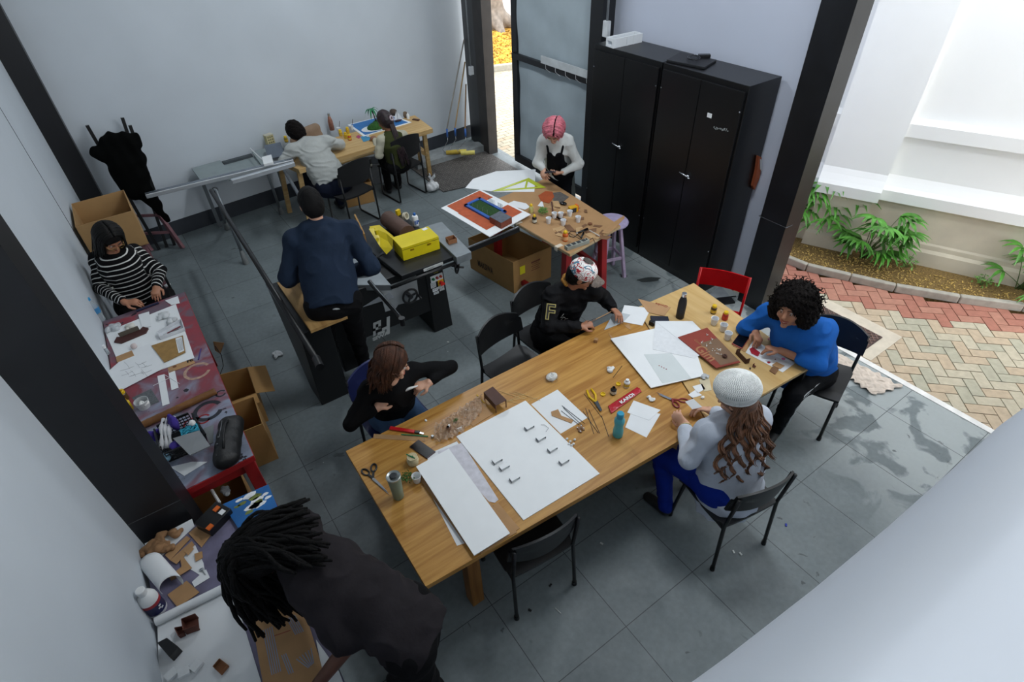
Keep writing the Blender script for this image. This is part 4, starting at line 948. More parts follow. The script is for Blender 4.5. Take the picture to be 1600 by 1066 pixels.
    fr = Frame(); fr.P=P; fr.root=root; fr.j=j; fr.hf=hf; fr.hu=hu; fr.hr=hr; fr.hp=hp; fr.Hm=Hm; fr.F=F; fr.R=R; fr.S=side; fr.q=q; fr.tor=tor; fr.tf=tf2
    return fr
def SK(name, col): m = skin_mat(name, col); m['rgb'] = [int(col[i:i+2],16)/255 for i in (0,2,4)]; return m
SK1,SK2,SK3,SK4 = SK('skin_light','c99a80'),SK('skin_tan','a87458'),SK('skin_brown','8a5a3f'),SK('skin_dark','5a3626')
HB = mat('hair_black','070606',0.7,var=0.5,scale=30,bump=0.5,bscale=120,spec=0.2); HBR = mat('hair_brown','4a2c1c',0.42,var=0.5,scale=40,bump=0.4,bscale=150)
def cap_hair(fr, m, grow=0.010, front=0.05, low=-0.035, noise=None, extra=None, vox=0.006):
    """scalp-hugging hair volume leaving the face free"""
    P=fr.P; q=fr.q; s = SDF(vox); s.ell(P(0,-0.016,0.030),((0.079+grow)*q,(0.097+grow)*q,(0.100+grow)*q),fr.Hm,k=0.02)
    s.ell(P(0,-0.045,-0.02),((0.074+grow)*q,(0.068+grow)*q,(0.085+grow)*q),fr.Hm,k=0.03)
    if extra: extra(s)
    s.ell(P(0,0.105,-0.03),(0.066*q,0.075*q,0.088*q),fr.Hm,k=0.012,sub=True)
    return s.build('hair', m, fr.root, noise=noise or wob(0.003,90,4))
def strands(fr, m, specs, n=6, name='hair_strands'):
    mb = MB()
    for path,r in specs: mb.tube(path, r, n)
    return mb.build(name, m, fr.root, smooth=True)
rs = random.Random(11)
def over(P, side, x0, a, th1, hang, bulge=0.0, n=9, out=0.0, fwd=0.0):
    """a lock lying over the skull from the parting, then hanging"""
    k = math.sqrt(max(0.05,1-(a/0.118)**2)); pts=[]
    for i in range(n):
        t=th1*i/(n-1); pts.append(P(x0*(1-i/(n-1))+side*(0.098+bulge)*k*math.sin(t), a-0.016, 0.028+(0.113+bulge*0.6)*k*math.cos(t)))
    if hang:
        for i in range(1,8): f=i/7; pts.append(P(side*((0.098+bulge)*k*math.sin(th1)+out*f),a-0.016+fwd*f,0.028+(0.113+bulge*0.6)*k*math.cos(th1)-hang*f))
    return pts
def J_(**k): return {a:(G(*b) if len(b)==3 and b[0]>3 else Vector(b)) for a,b in k.items() if not isinstance(b,(int,float,str))}
# ---- 1 blue sweater, curly hair, laughing
j = J_(head=(1237,482,1.18),neck=(1253,507,1.03),shR=(1203,489,0.985),elR=(1166,512,.80),wrR=(1181,519,.83),shL=(1287,515,.97),elL=(1277,570,.80),wrL=(1219,548,.83),pel=(1268,572,.52))
j['pel'] = Vector((2.33,0.52,0.52)); j['knR']=Vector((1.93,0.62,0.54)); j['knL']=Vector((1.97,0.36,0.54)); j['anR']=Vector((1.98,0.75,0.085)); j['anL']=Vector((2.02,0.40,0.085))
fr = person('person with big dark curly hair laughing in a blue sweatshirt at the pale table', j, (-0.92,-0.25), (-0.97,-0.14,0.0), SK('skin_warm','a9765a'),
    cloth_mat('blue_sweatshirt','1f5fb0'), cloth_mat('black_track','101114'), sleeve=0.70, hands=(((-0.55,-0.75,-0.1),(-0.3,0.1,-0.9),0.75),((-0.45,0.80,0.0),(-0.3,0.1,-0.9),0.75)), girth=1.34, loose=0.030, hem=0.08, face_mood='smile', headsc=1.05)
def afro(s):
    P=fr.P
    s.ell(P(0,-0.055,0.05),(0.14,0.145,0.125),fr.Hm,k=0.03); s.ell(P(0.095,-0.035,-0.03),(0.07,0.10,0.11),fr.Hm,k=0.03); s.ell(P(-0.095,-0.035,-0.03),(0.07,0.10,0.11),fr.Hm,k=0.03); s.ell(P(0,-0.10,-0.03),(0.12,0.085,0.12),fr.Hm,k=0.03)
HAFRO = mat('hair_afro','0e0908',0.8,var=0.6,scale=60,bump=1.0,bscale=70,spec=0.15)
cap_hair(fr, HAFRO, 0.015, extra=afro, noise=wob(0.010,110,8), vox=0.007)
mb = MB(); P=fr.P
for k in range(620):
    a = rs.random()*6.28; z = rs.uniform(-0.85,1); c = math.sqrt(max(0,1-z*z)); x=c*math.cos(a)*0.150; y=-0.06+c*math.sin(a)*0.148; zz=0.03+z*0.138
    if y > 0.0 and zz < 0.095 and abs(x) < 0.10: continue
    p = P(x,y,zz); r0 = rs.uniform(0.006,0.010); ax = Vector((rs.gauss(0,1),rs.gauss(0,1),rs.gauss(0,1)-0.8)).normalized(); u = ax.orthogonal().normalized(); v = ax.cross(u)
    mb.tube([p+ax*0.009*t+(u*math.cos(t*1.7)+v*math.sin(t*1.7))*r0 for t in range(6)], [0.0032,0.004,0.004,0.0036,0.003,0.0015], 4)
mb.build('hair_curls', HAFRO, fr.root, smooth=True)
fb = fr
sp = MB()
for s,h in (('L',-1),):
    for o in (-0.012,0.012):
        a = fr.j['pel']-fr.R*0.09*1.22-fr.R*0.097+Vector((0,0,0.03)); b = fr.j['knL']-fr.R*0.072+Vector((0,0,0.02)); c = fr.j['anL']-fr.R*0.054
        sp.tube([a+Vector((0,0,o)),b+Vector((0,0,o)),c+fr.F*o],0.0055,6)
sp.build('trouser_stripes', mat('stripe_white','d8dadb',0.7), fr.root, smooth=True)
bd = MB(); w_=fr.j['elL'].lerp(fr.j['shL'],0.22); d_=(fr.j['shL']-fr.j['elL']).normalized(); bd.tube([w_-d_*0.008,w_+d_*0.008],0.066,20); bd.build('sleeve_band', mat('navy_band','141d3a',0.8), fr.root, smooth='auto')
# ---- 2 white crochet beret, long wavy hair
j = J_(head=(1149,622,1.16),neck=(1148,655,1.0),shL=(1105,675,.975),elL=(1078,716,.79),wrL=(1071,664,.815),shR=(1184,655,.965),elR=(1166,668,.79),wrR=(1108,641,.815),pel=(1130,752,.53))
j['pel']=Vector((0.97,0.15,0.54)); j['knL']=Vector((0.80,0.56,0.52)); j['knR']=Vector((1.1,0.6,0.52)); j['anL']=Vector((0.78,0.42,0.085)); j['anR']=Vector((1.15,0.75,0.085))
fr = person('person with long wavy auburn hair in a white crochet beret, seen from behind', j, (-0.12,0.95), (-0.25,0.75,-0.45), SK1,
    cloth_mat('pale_grey_sweat','bcc3cf'), cloth_mat('royal_blue_trousers','0f2a86'), sleeve=0.90, hands=(((-0.6,0.75,0.0),(-0.4,-0.2,-0.8),0.8),((-0.1,0.9,0.25),(0.8,0.1,-0.5),0.8)), girth=1.15, loose=0.030, hem=0.17, topk=lambda s,j,t,f,n,P: s.cap(j['pel']-f*0.03-t*0.06,j['pel']+t*0.18,0.200,0.175,k=0.04,ax=f,sc=1.1))
P=fr.P; HAUB = mat('hair_auburn','6e482f',0.38,var=0.5,scale=35,bump=0.4,bscale=150)
cap_hair(fr, HAUB, 0.012)
S=[]; T=fr.tor; B=-fr.tf
NC=9
for k in range(234):
    cl=k%NC; a=(cl-(NC-1)/2)/((NC-1)/2); jt=(rs.gauss(0,1)*0.011,rs.gauss(0,1)*0.009); L_=(0.25,0.33,0.29,0.36,0.27,0.22,0.37,0.34,0.26)[cl]+rs.uniform(-0.03,0.02); amp=(0.018,0.022,0.016,0.02,0.014,0.018,0.022,0.02,0.016)[cl]; ph=cl*2.1; wl=2*math.pi*(L_+0.1)/0.105
    p0=P(a*0.088,-0.055-0.035*(1-a*a),-0.01+rs.uniform(-0.02,0.02)); m1=fr.j['neck']+fr.S*(a*0.13)+B*(0.150-0.05*abs(a))+T*0.015; e1=fr.j['neck']+fr.S*(a*0.20)+B*(0.178-0.045*abs(a))-T*L_; path=[]
    for i in range(24):
        t=i/23; c=p0*(1-t)**3+m1*3*t*(1-t)**2+(m1*0.35+e1*0.65)*3*t*t*(1-t)+e1*t**3; w=amp*min(1,t*2.5); path.append(c+fr.S*(jt[0]*min(1,t*4)*(1-0.5*t)+w*math.sin(t*wl+ph))+B*(jt[1]*(1-0.4*t)+w*0.8*math.cos(t*wl+ph)))
    S.append((path,[0.0056*(1-0.75*(i/23)**3) for i in range(24)]))
strands(fr, HAUB, S)
# knitted beret: dome with rows of stitches, rim
bt = MB(); c = P(0,-0.022,0.040); ax=(fr.hu*0.93-fr.hf*0.36).normalized(); u=fr.hr; v=ax.cross(u)
prof=[(0.112,0.0),(0.124,0.012),(0.132,0.03),(0.132,0.05),(0.124,0.072),(0.108,0.092),(0.084,0.107),(0.055,0.117),(0.026,0.122),(0.0005,0.124)]
bt.lathe(prof, c, 40, axis=ax); bt.build('beret', mat('crochet_base','a8adac',0.9), fr.root, smooth=True)
mb = MB()
for i in range(46):
    f=(i/46)**0.8*(len(prof)-1.02); a=int(f); t=f-a; r=prof[a][0]*(1-t)+prof[a+1][0]*t; z=prof[a][1]*(1-t)+prof[a+1][1]*t; n=max(8,int(r*600))
    for k in range(n):
        an=2*math.pi*(k+0.5*(i%2))/n; p=c+(u*math.cos(an)+v*math.sin(an))*(r+0.001)+ax*(z+0.001); mb.box(p,(0.0062,0.0062,0.0045),Matrix.Rotation(an,3,'Z'))
mb.build('crochet_stitches', mat('crochet_white','e2e4e2',0.9,var=0.1,scale=60), fr.root)
rm=MB(); rm.tube([c+(u*math.cos(a)+v*math.sin(a))*0.114-ax*0.002 for a in [i*math.pi/18 for i in range(37)]],0.009,8); rm.build('beret_rim', mat('crochet_white','e2e4e2',0.9), fr.root, smooth=True)
for o in (0.0,0.013):
    w=fr.j['wrL']; d_=(fr.j['wrL']-fr.j['elL']).normalized(); q_=w-d_*(0.012+o); u_=d_.orthogonal().normalized(); v_=d_.cross(u_)
    MB().tube([q_+(u_*math.cos(a)+v_*math.sin(a))*0.034 for a in [i*math.pi/10 for i in range(21)]],0.0045,6).build('beaded_bracelet', mat('bead_gold','c3b078',0.4,var=0.5,scale=200), fr.root, smooth=True)
fbt=fr
# ---- 3 black top, wavy brown bob
j = J_(head=(613,568,1.17),neck=(613,600,1.0),shR=(577,607,.97),elR=(548,662,.80),wrR=(590,637,.86),shL=(646,580,.985),elL=(705,573,.90),wrL=(670,598,.92),pel=(606,672,.52))
j['pel']=Vector((-0.50,2.02,0.52)); j['knR']=Vector((-0.60,1.62,0.55)); j['knL']=Vector((-0.34,1.60,0.55)); j['anR']=Vector((-0.60,1.62,0.085)); j['anL']=Vector((-0.34,1.58,0.085))
fr = person('person with shoulder-length wavy brown hair and raised elbow in a black long-sleeved top', j, (0.02,-1), (0.80,-0.42,-0.35), SK1,
    cloth_mat('black_knit','0b0b0d',0.2), cloth_mat('denim_blue','39506e'), sleeve=0.93, hands=(((0.75,0.0,0.45),(0.1,0.3,-0.8),0.75),((-0.80,0.10,0.0),(0,0.3,-0.9),0.85)), girth=0.88, loose=0.010, collar=False)
P=fr.P; HB2 = mat('hair_chestnut','43281a',0.5,var=0.6,scale=25,bump=0.4,bscale=150,spec=0.25)
cap_hair(fr, HB2, 0.012)
S=[]
for k in range(230):
    side=rs.choice((-1,1)); a=rs.uniform(-0.105,0.060); L_=rs.uniform(0.12,0.19) if a<0.028 else rs.uniform(0.0,0.03); pts=over(P,side,0.008*side,a,1.65+rs.uniform(-.1,.1),L_,rs.uniform(0.004,0.016),out=rs.uniform(-.025,.02),fwd=rs.uniform(-.03,.02)); q_=[]
    for i,p in enumerate(pts): t=max(0,(i-6)/9); q_.append(p+fr.hf*0.012*t*math.sin(t*13+a*40)+fr.hr*0.010*t*math.cos(t*13+a*40))
    S.append((q_,[0.0062]*(len(q_)-2)+[0.004,0.0018]))
for k in range(60):
    a=rs.uniform(-0.075,0.075); L_=rs.uniform(0.12,0.17); p0=P(a,-0.09,0.08); p1=P(a*1.1,-0.125,0.0); p3=P(a*1.2,-0.10,-0.06-L_)
    S.append(([p0*(1-t)**2+p1*2*t*(1-t)+p3*t*t+fr.hr*0.008*math.sin(t*14+a*40) for t in [i/12 for i in range(13)]],0.0065))
strands(fr, HB2, S)
# ---- 4 graffiti cap, black jacket
j = J_(head=(909,430,1.15),neck=(893,449,.99),shR=(862,464,.96),elR=(857,511,.79),wrR=(907,511,.81),shL=(926,456,.95),elL=(950,480,.79),pel=(875,535,.5))
j['wrL']=G(946,480,.83)+Vector((0.0,-0.08,0.0)); j['elL']=Vector((1.43,1.88,0.80)); j['wrL']=Vector((1.36,1.68,0.82)); j['pel']=Vector((1.03,2.05,0.52)); j['knR']=Vector((1.0,1.62,0.54)); j['knL']=Vector((1.3,1.64,0.54)); j['anR']=Vector((1.02,1.62,0.085)); j['anL']=Vector((1.3,1.66,0.085))
MJK = cloth_mat('black_jacket','0d0d10',0.25); MJK.node_tree.nodes['Principled BSDF'].inputs['Roughness'].default_value=0.7
fr = person('person in a graffiti-print cap and black patterned jacket at the long table', j, (0.15,-1), (0.62,-0.62,-0.42), SK2, MJK, cloth_mat('black_trousers','0c0c0e',0.2), sleeve=0.94,
    hands=(((0.9,-0.25,0.1),(0,0.2,-0.9),0.8),((-0.15,-0.9,0.0),(-0.4,0,-0.9),0.5)), girth=1.0, loose=0.026)
P=fr.P; cap_hair(fr, HB, 0.006)
cp = SDF(0.006); cp.ell(P(0,-0.012,0.055),(0.096,0.112,0.092),fr.Hm,k=0.01); cp.ell(P(0,0.0,-0.04),(0.12,0.14,0.062),fr.Hm,k=0.008,sub=True)
def graffiti():
    m=mat('graffiti_print','e9e7e4',0.8,var=0.02); nt=m.node_tree; N=nt.nodes.new; L=nt.links.new; b=nt.nodes['Principled BSDF']; src=b.inputs['Base Color'].links[0].from_socket
    tc=N('ShaderNodeTexCoord'); 
    for sc,c,lo,hi in ((24,'b3202c',0.455,0.53),(17,'1d1c20',0.485,0.51),(11,'4f7f96',0.70,0.76)):
        n=N('ShaderNodeTexNoise'); n.inputs['Scale'].default_value=sc; n.inputs['Detail'].default_value=0.3; n.inputs['Distortion'].default_value=1.1; mp=N('ShaderNodeMapping'); mp.inputs['Location'].default_value=(sc,2,1); L(tc.outputs['Object'],mp.inputs['Vector']); L(mp.outputs[0],n.inputs['Vector'])
        a=N('ShaderNodeMath'); a.operation='GREATER_THAN'; a.inputs[1].default_value=lo; L(n.outputs['Fac'],a.inputs[0]); d=N('ShaderNodeMath'); d.operation='LESS_THAN'; d.inputs[1].default_value=hi; L(n.outputs['Fac'],d.inputs[0]); e=N('ShaderNodeMath'); e.operation='MULTIPLY'; L(a.outputs[0],e.inputs[0]); L(d.outputs[0],e.inputs[1])
        mx=N('ShaderNodeMix'); mx.data_type='RGBA'; L(e.outputs[0],mx.inputs[0]); L(src,mx.inputs[6]); mx.inputs[7].default_value=(*s2l(c),1); src=mx.outputs[2]
    L(src,b.inputs['Base Color']); return m
MGR=graffiti(); co=cp.build('cap', MGR, fr.root)
br=MB(); br.grid(lambda u,v: P((u-0.5)*0.180*(1-0.30*v*v), 0.085+v*0.10*(1-((u-0.5)*2)**2*0.45), 0.045-0.012*v-0.03*((u-0.5)*2)**2), 14, 6, 0.004); br.build('cap_brim', mat('brim_grey','6b6058',0.7,var=0.4,scale=60), fr.root, smooth=True)
mb=MB(); mb.ball(P(0,-0.02,0.148),(0.032,0.045,0.008),14,fr.Hm); mb.build('cap_patch', mat('cap_patch_dark','4a4440',0.8,var=0.6,scale=50), fr.root, smooth=True)
# sleeve letter and cord details
a=fr.j['shR'];b=fr.j['elR']; out=Vector((-0.55,-0.75,0.35)).normalized(); dn=(b-a).normalized(); out=(out-dn*out.dot(dn)).normalized(); org=a.lerp(b,0.78)+out*0.074
xd=dn.cross(out)*-1
if xd.dot(RC@Vector((1,0,0)))<0: xd=-xd
lt=text_mb('F',0.17,org-xd*0.045,xd,-dn,thick=0.004,bold=0.006); lt.build('sleeve_letter_outline', mat('letter_gold','a89a5a',0.6), fr.root)
lt=text_mb('F',0.17,org-xd*0.045+out*0.003,xd,-dn,thick=0.004,bold=-0.001); lt.build('sleeve_letter', mat('letter_black','0a0a0a',0.6), fr.root)
mb=MB(); f_=fr.tf
for k in range(4):
    o=fr.j['neck']-fr.tor*(0.10+0.05*k)+f_*0.135+fr.R*(0.10-0.05*k); mb.tube([o+fr.R*0.03*math.sin(t*2.2+k)-fr.tor*0.028*t+f_*(0.008-0.002*t) for t in range(5)],0.0022,5)
mb.build('jacket_embroidery', mat('thread_pale','8f8c86',0.6), fr.root, smooth=True)
mb=MB()
mb.tube([P(-0.075,-0.07,-0.09),P(-0.04,-0.10,-0.11),P(0.02,-0.105,-0.11),P(0.07,-0.07,-0.10)],[0.015,0.02,0.02,0.014],8); mb.build('scarf', mat('amber_print_scarf','9a6a22',0.8,var=0.8,scale=50), fr.root, smooth=True)
# ---- 5 striped sweater, long dark hair, glasses
j = J_(head=(171,372,1.30),neck=(178,398,1.13),shR=(141,400,1.08),elR=(143,455,.88),wrR=(196,473,.87),shL=(214,384,1.08),elL=(250,424,.90),wrL=(244,449,.87),pel=(200,462,.62))
print('stripe', {k:tuple(round(x,2) for x in v) for k,v in j.items()})
j['shR']=j['shR'].lerp(j['neck'],0.22)-Vector((0,0,0.04)); j['shL']=j['shL'].lerp(j['neck'],0.22)-Vector((0,0,0.04)); j['elR'].x=max(j['elR'].x,-2.03); j['shR'].x=max(j['shR'].x,-1.98); j['pel']=Vector((-1.80,4.62,0.60)); j['band']=Vector((0,0,0)); j['knR']=Vector((-1.92,4.25,0.60)); j['knL']=Vector((-1.66,4.25,0.60)); j['anR']=Vector((-1.92,4.30,0.085)); j['anL']=Vector((-1.66,4.30,0.085))
fr = person('person with long straight dark hair and glasses in a black sweater with thin white stripes', j, (0.12,-1), (0.22,-0.72,-0.62), SK2,
    cloth_mat('striped_knit','0c0c0e',0.2,stripes=('c9c9c6',0.042,0.2)), cloth_mat('black_trousers','0c0c0e',0.2), sleeve=0.93, hands=(((0.85,-0.45,0.0),(0,0.2,-0.9),0.55),((-0.25,-0.9,-0.1),(-0.1,0,-0.95),0.55)), girth=1.15, loose=0.016, collar=False)
P=fr.P; HD=mat('hair_dark','080605',0.5,var=0.4,scale=40,bump=0.3,bscale=160,spec=0.25); cap_hair(fr, HD, 0.012)
S=[]
for k in range(200):
    side=rs.choice((-1,1)); a=rs.uniform(-0.105,0.078); pts=over(P,side,0.003*side,a,1.55,rs.uniform(0.20,0.32) if a<0.06 else 0.14,rs.uniform(0.002,0.012),out=rs.uniform(-.02,.015),fwd=rs.uniform(-.01,.03)); S.append((pts,[0.0064]*(len(pts)-2)+[0.004,0.0018]))
strands(fr, HD, S)
gl=MB(); 
for s in (1,-1): gl.tube([P(s*0.034+0.023*math.cos(a),0.106,-0.002+0.019*math.sin(a)) for a in [i*math.pi/10 for i in range(21)]],0.0016,5); gl.tube([P(s*0.057,0.105,0.004),P(s*0.085,0.01,0.0)],0.0015,5)
gl.tube([P(-0.011,0.108,0.0),P(0.011,0.108,0.0)],0.0015,5); gl.build('glasses', mat('gold_wire','b79a62',0.3,0.9), fr.root, smooth=True)
# ---- 6 grey sweatshirt, back to the camera
j = J_(head=(466,207,1.10),neck=(480,223,1.04),shL=(452,238,.98),elL=(446,262,.80),shR=(523,224,.98),elR=(536,240,.84),pel=(508,285,.55))
j['wrL']=Vector((0.36,6.52,0.84)); j['wrR']=Vector((0.66,6.5,0.84)); j['elR']=Vector((0.92,6.36,0.88)); j['elL']=Vector((0.16,6.30,0.87)); j['pel']=Vector((0.62,6.02,0.54)); j['neck']=Vector((0.50,6.32,1.03)); j['head']=Vector((0.44,6.46,1.12)); j['shL']=Vector((0.30,6.28,0.99)); j['shR']=Vector((0.73,6.26,0.99))
fr = person('person in a pale grey sweatshirt bent over the pine table with their back turned', j, (-0.08,1), (-0.2,0.62,-0.7), SK3, cloth_mat('grey_sweatshirt','a9aca9'), cloth_mat('navy_jeans','141a2a'), sleeve=0.97, hands=(((0,1,0),(0,0,-1),0.5),((0.2,1,0),(0,0,-1),0.5)), girth=1.2, loose=0.028, vox=0.008, hem=-0.06)
cap_hair(fr, HAFRO, 0.022, noise=wob(0.006,90,5), vox=0.008)
# ---- 7 olive vest, long braids
j = J_(head=(614,196,1.13),neck=(617,213,.99),shL=(601,224,.94),shR=(640,225,.94),pel=(620,262,.5))
j['pel']=Vector((1.58,6.12,0.50)); j['neck']=Vector((1.54,6.13,0.94)); j['head']=Vector((1.52,6.20,1.09)); j['shL']=Vector((1.40,6.12,0.89)); j['shR']=Vector((1.69,6.08,0.89)); j['elL']=Vector((1.33,6.12,0.70)); j['elR']=Vector((1.76,6.16,0.70)); j['wrL']=Vector((1.40,6.34,0.84)); j['wrR']=Vector((1.7,6.36,0.84)); j['anL']=Vector((1.50,6.42,0.085)); j['anR']=Vector((1.66,6.44,0.085)); j['knL']=Vector((1.5,6.42,0.5)); j['knR']=Vector((1.68,6.44,0.5))
fr = person('person with long dark braids and pale scrunchie in an olive vest, back turned', j, (-0.05,1), (-0.45,0.8,-0.35), SK3, cloth_mat('cream_sleeves','b3b09d'), cloth_mat('black_trousers','0c0c0e',0.2), sleeve=0.95, hands=(((0,1,0),(0,0,-1),0.5),((0.1,1,0),(0,0,-1),0.5)), girth=0.78, loose=0.010, vox=0.008, headsc=0.95, hem=-0.03)
vs=SDF(0.008); 
for a,b,c,d in ((fr.j['pel']+fr.tor*0.05,fr.j['pel'].lerp(fr.j['neck'],0.7),0.142,0.165),(fr.j['pel'].lerp(fr.j['neck'],0.7),fr.j['neck']-fr.tor*0.05,0.165,0.10)): vs.cap(a,b,c,d,k=0.03,ax=fr.tf,sc=1.15)
vs.cap(fr.j['shL']+fr.R*0.02,fr.j['shR']-fr.R*0.02,0.062,k=0.03); vs.build('vest', cloth_mat('olive_vest','3a3f22'), fr.root, noise=wob(0.003,30,2))
HBD=mat('hair_braids','231318',0.5,var=0.6,scale=20,bump=0.5); cap_hair(fr, HBD, 0.014, vox=0.008); P=fr.P
S=[]
for k in range(30):
    a=(k%10-4.5)/4.5; L_=rs.uniform(0.22,0.42); p0=P(a*0.06,-0.075,0.03); p1=P(0.01,-0.125,0.0); p2=fr.j['neck']-fr.tf*0.16+fr.R*(0.03+a*0.045)-fr.tor*0.1; p3=fr.j['neck']-fr.tf*0.155+fr.R*(0.06+a*0.06)-fr.tor*L_
    S.append(([p0*(1-t)**3+p1*3*t*(1-t)**2+p2*3*t*t*(1-t)+p3*t**3 for t in [i/14 for i in range(15)]],[0.0085+0.0015*(i%2) for i in range(15)]))
strands(fr, HBD, S, name='braids'); sc_=MB(); sc_.tube([P(0.01+0.026*math.cos(a),-0.125,0.0+0.026*math.sin(a)) for a in [i*math.pi/8 for i in range(17)]],0.013,8); sc_.build('scrunchie', mat('scrunchie','b9a9b0',0.8,bump=0.4,bscale=80), fr.root, smooth=True)
# ---- 8 pink hair, dungarees
j = J_(head=(862,204,1.50),neck=(877,222,1.40),shR=(851,226,1.34),shL=(897,222,1.34),pel=(868,296,.95))
j['pel']=Vector((2.56,3.90,0.93)); j['neck']=Vector((2.42,3.78,1.37)); j['head']=Vector((2.33,3.70,1.47)); j['shR']=Vector((2.34,3.88,1.31)); j['shL']=Vector((2.52,3.70,1.31)); j['elR']=Vector((2.27,3.90,1.08)); j['elL']=Vector((2.61,3.60,1.07)); j['wrR']=Vector((2.27,3.80,1.04)); j['wrL']=Vector((2.42,3.64,1.02)); j['anR']=Vector((2.52,4.02,0.085)); j['anL']=Vector((2.68,3.86,0.085))
fr = person('standing person with pink hair in white top and black dungarees by the cabinets', j, (-0.6,-0.55), (-0.55,-0.42,-0.72), SK1, cloth_mat('white_ribbed','c4c8c6'), cloth_mat('black_dungaree','0d0e13',0.2), sleeve=0.96, standing=True,
    hands=(((-0.3,-0.65,-0.35),(0.3,-0.4,-0.6),0.85),((-0.80,0.35,-0.1),(0.2,0.3,0.7),0.55)), girth=0.86, loose=0.014)
HP=mat('hair_pink','cf7482',0.5,var=0.3,scale=30,bump=0.4,bscale=120); cap_hair(fr, HP, 0.014); P=fr.P; S=[];S2=[]
for k in range(300):
    side=rs.choice((-1,1,1)); a=rs.uniform(-0.11,0.10); th=rs.uniform(1.2,2.0); pts=over(P,side,-0.028+0.006*side,a,th,rs.uniform(0.0,0.03),rs.uniform(0.004,0.022)); w=rs.uniform(-0.012,0.012); pts=[p+fr.hf*w*math.sin(i*0.4)+fr.hu*0.003*math.sin(i*1.1+a*50) for i,p in enumerate(pts)]; S.append((pts,[0.0055]*(len(pts)-2)+[0.0035,0.0012]))
for k in range(40):
    a=rs.uniform(-0.09,0.10); S2.append(([P(-0.028+rs.uniform(-.010,.010),a+o-0.016,0.028+0.119*math.sqrt(max(0.05,1-(a/0.118)**2))) for o in (-0.012,0,0.012)],0.0045))
strands(fr, HP, S); strands(fr, HB, S2, name='dark_parting')
F_=fr.F; bib=SDF(0.007); a=fr.j['pel'].lerp(fr.j['neck'],0.30)+fr.tf*0.115; b=fr.j['pel'].lerp(fr.j['neck'],0.66)+fr.tf*0.115
bib.cap(a-fr.R*0.05,b-fr.R*0.045,0.055,0.05,k=0.03,ax=fr.tf,sc=1.6); bib.cap(a+fr.R*0.05,b+fr.R*0.045,0.055,0.05,k=0.03,ax=fr.tf,sc=1.6); bib.cap(fr.j['pel']-fr.R*0.03,fr.j['pel'].lerp(fr.j['neck'],0.36),0.158*0.9,0.150*0.9,k=0.03,ax=fr.tf,sc=1.05); bib.build('dungaree_bib', cloth_mat('black_dungaree','0d0e13',0.2), fr.root)
for s in (1,-1):
    c_=fr.j['neck']-fr.tor*0.035+fr.R*s*0.085; MB().tube([b+fr.R*s*0.065+fr.tf*0.03+fr.tor*0.03, c_+fr.tf*0.085-fr.tor*0.02, c_+fr.tor*0.028+fr.tf*0.02, c_-fr.tf*0.09-fr.tor*0.03],0.013,6).build('strap', cloth_mat('black_dungaree','0d0e13',0.2), fr.root, smooth=True)
fpk=fr
# ---- 9 navy hoodie, standing with back to camera
j = dict(pel=Vector((-0.50,2.93,0.98)),neck=Vector((-0.37,3.26,1.50)),head=Vector((-0.37,3.31,1.655)),shL=Vector((-0.57,3.28,1.42)),shR=Vector((-0.17,3.16,1.42)),elL=Vector((-0.72,3.24,1.15)),elR=Vector((-0.12,2.98,1.15)),wrL=Vector((-0.60,3.42,1.03)),wrR=Vector((-0.22,3.22,1.02)),anL=Vector((-0.66,3.02,0.085)),anR=Vector((-0.37,3.00,0.085)))
fr = person('standing person with short dark hair in a navy hoodie, back turned, working at the saw', j, (0.28,0.96), (0.0,0.9,-0.35), SK1, cloth_mat('navy_hoodie','1f2b3d',0.1), cloth_mat('black_trousers','0c0c0e',0.2), sleeve=0.97, standing=True, hands=(((-0.3,1,-0.1),(0,0,-1),0.6),((0.3,1,-0.1),(0,0,-1),0.6)), girth=1.12, loose=0.034, hem=-0.02,
    topk=lambda s,j,t,f,n,P: (s.cap(n-t*0.03-f*0.05+f.cross(t)*0.09, n-t*0.03-f*0.05-f.cross(t)*0.09,0.052,k=0.03), s.cap(n-t*0.09-f*0.10+f.cross(t)*0.05, n-t*0.09-f*0.10-f.cross(t)*0.05,0.05,k=0.03), s.cap(n+f*0.05+f.cross(t)*0.07,n+f*0.06-f.cross(t)*0.07,0.04,k=0.03)))
cap_hair(fr, HB, 0.008)
ts=SDF(0.008); ts.cap(fr.j['pel']-fr.tor*0.0,fr.j['pel']+fr.tor*0.06,0.172,0.172,k=0.02,ax=fr.tf,sc=1.2); ts.ell(fr.j['pel']-fr.tor*0.53,(0.5,0.5,0.5),k=0.006,sub=True); ts.build('tshirt_hem', cloth_mat('grey_white_tee','b9bcbc'), fr.root, noise=wob(0.004,25,6))
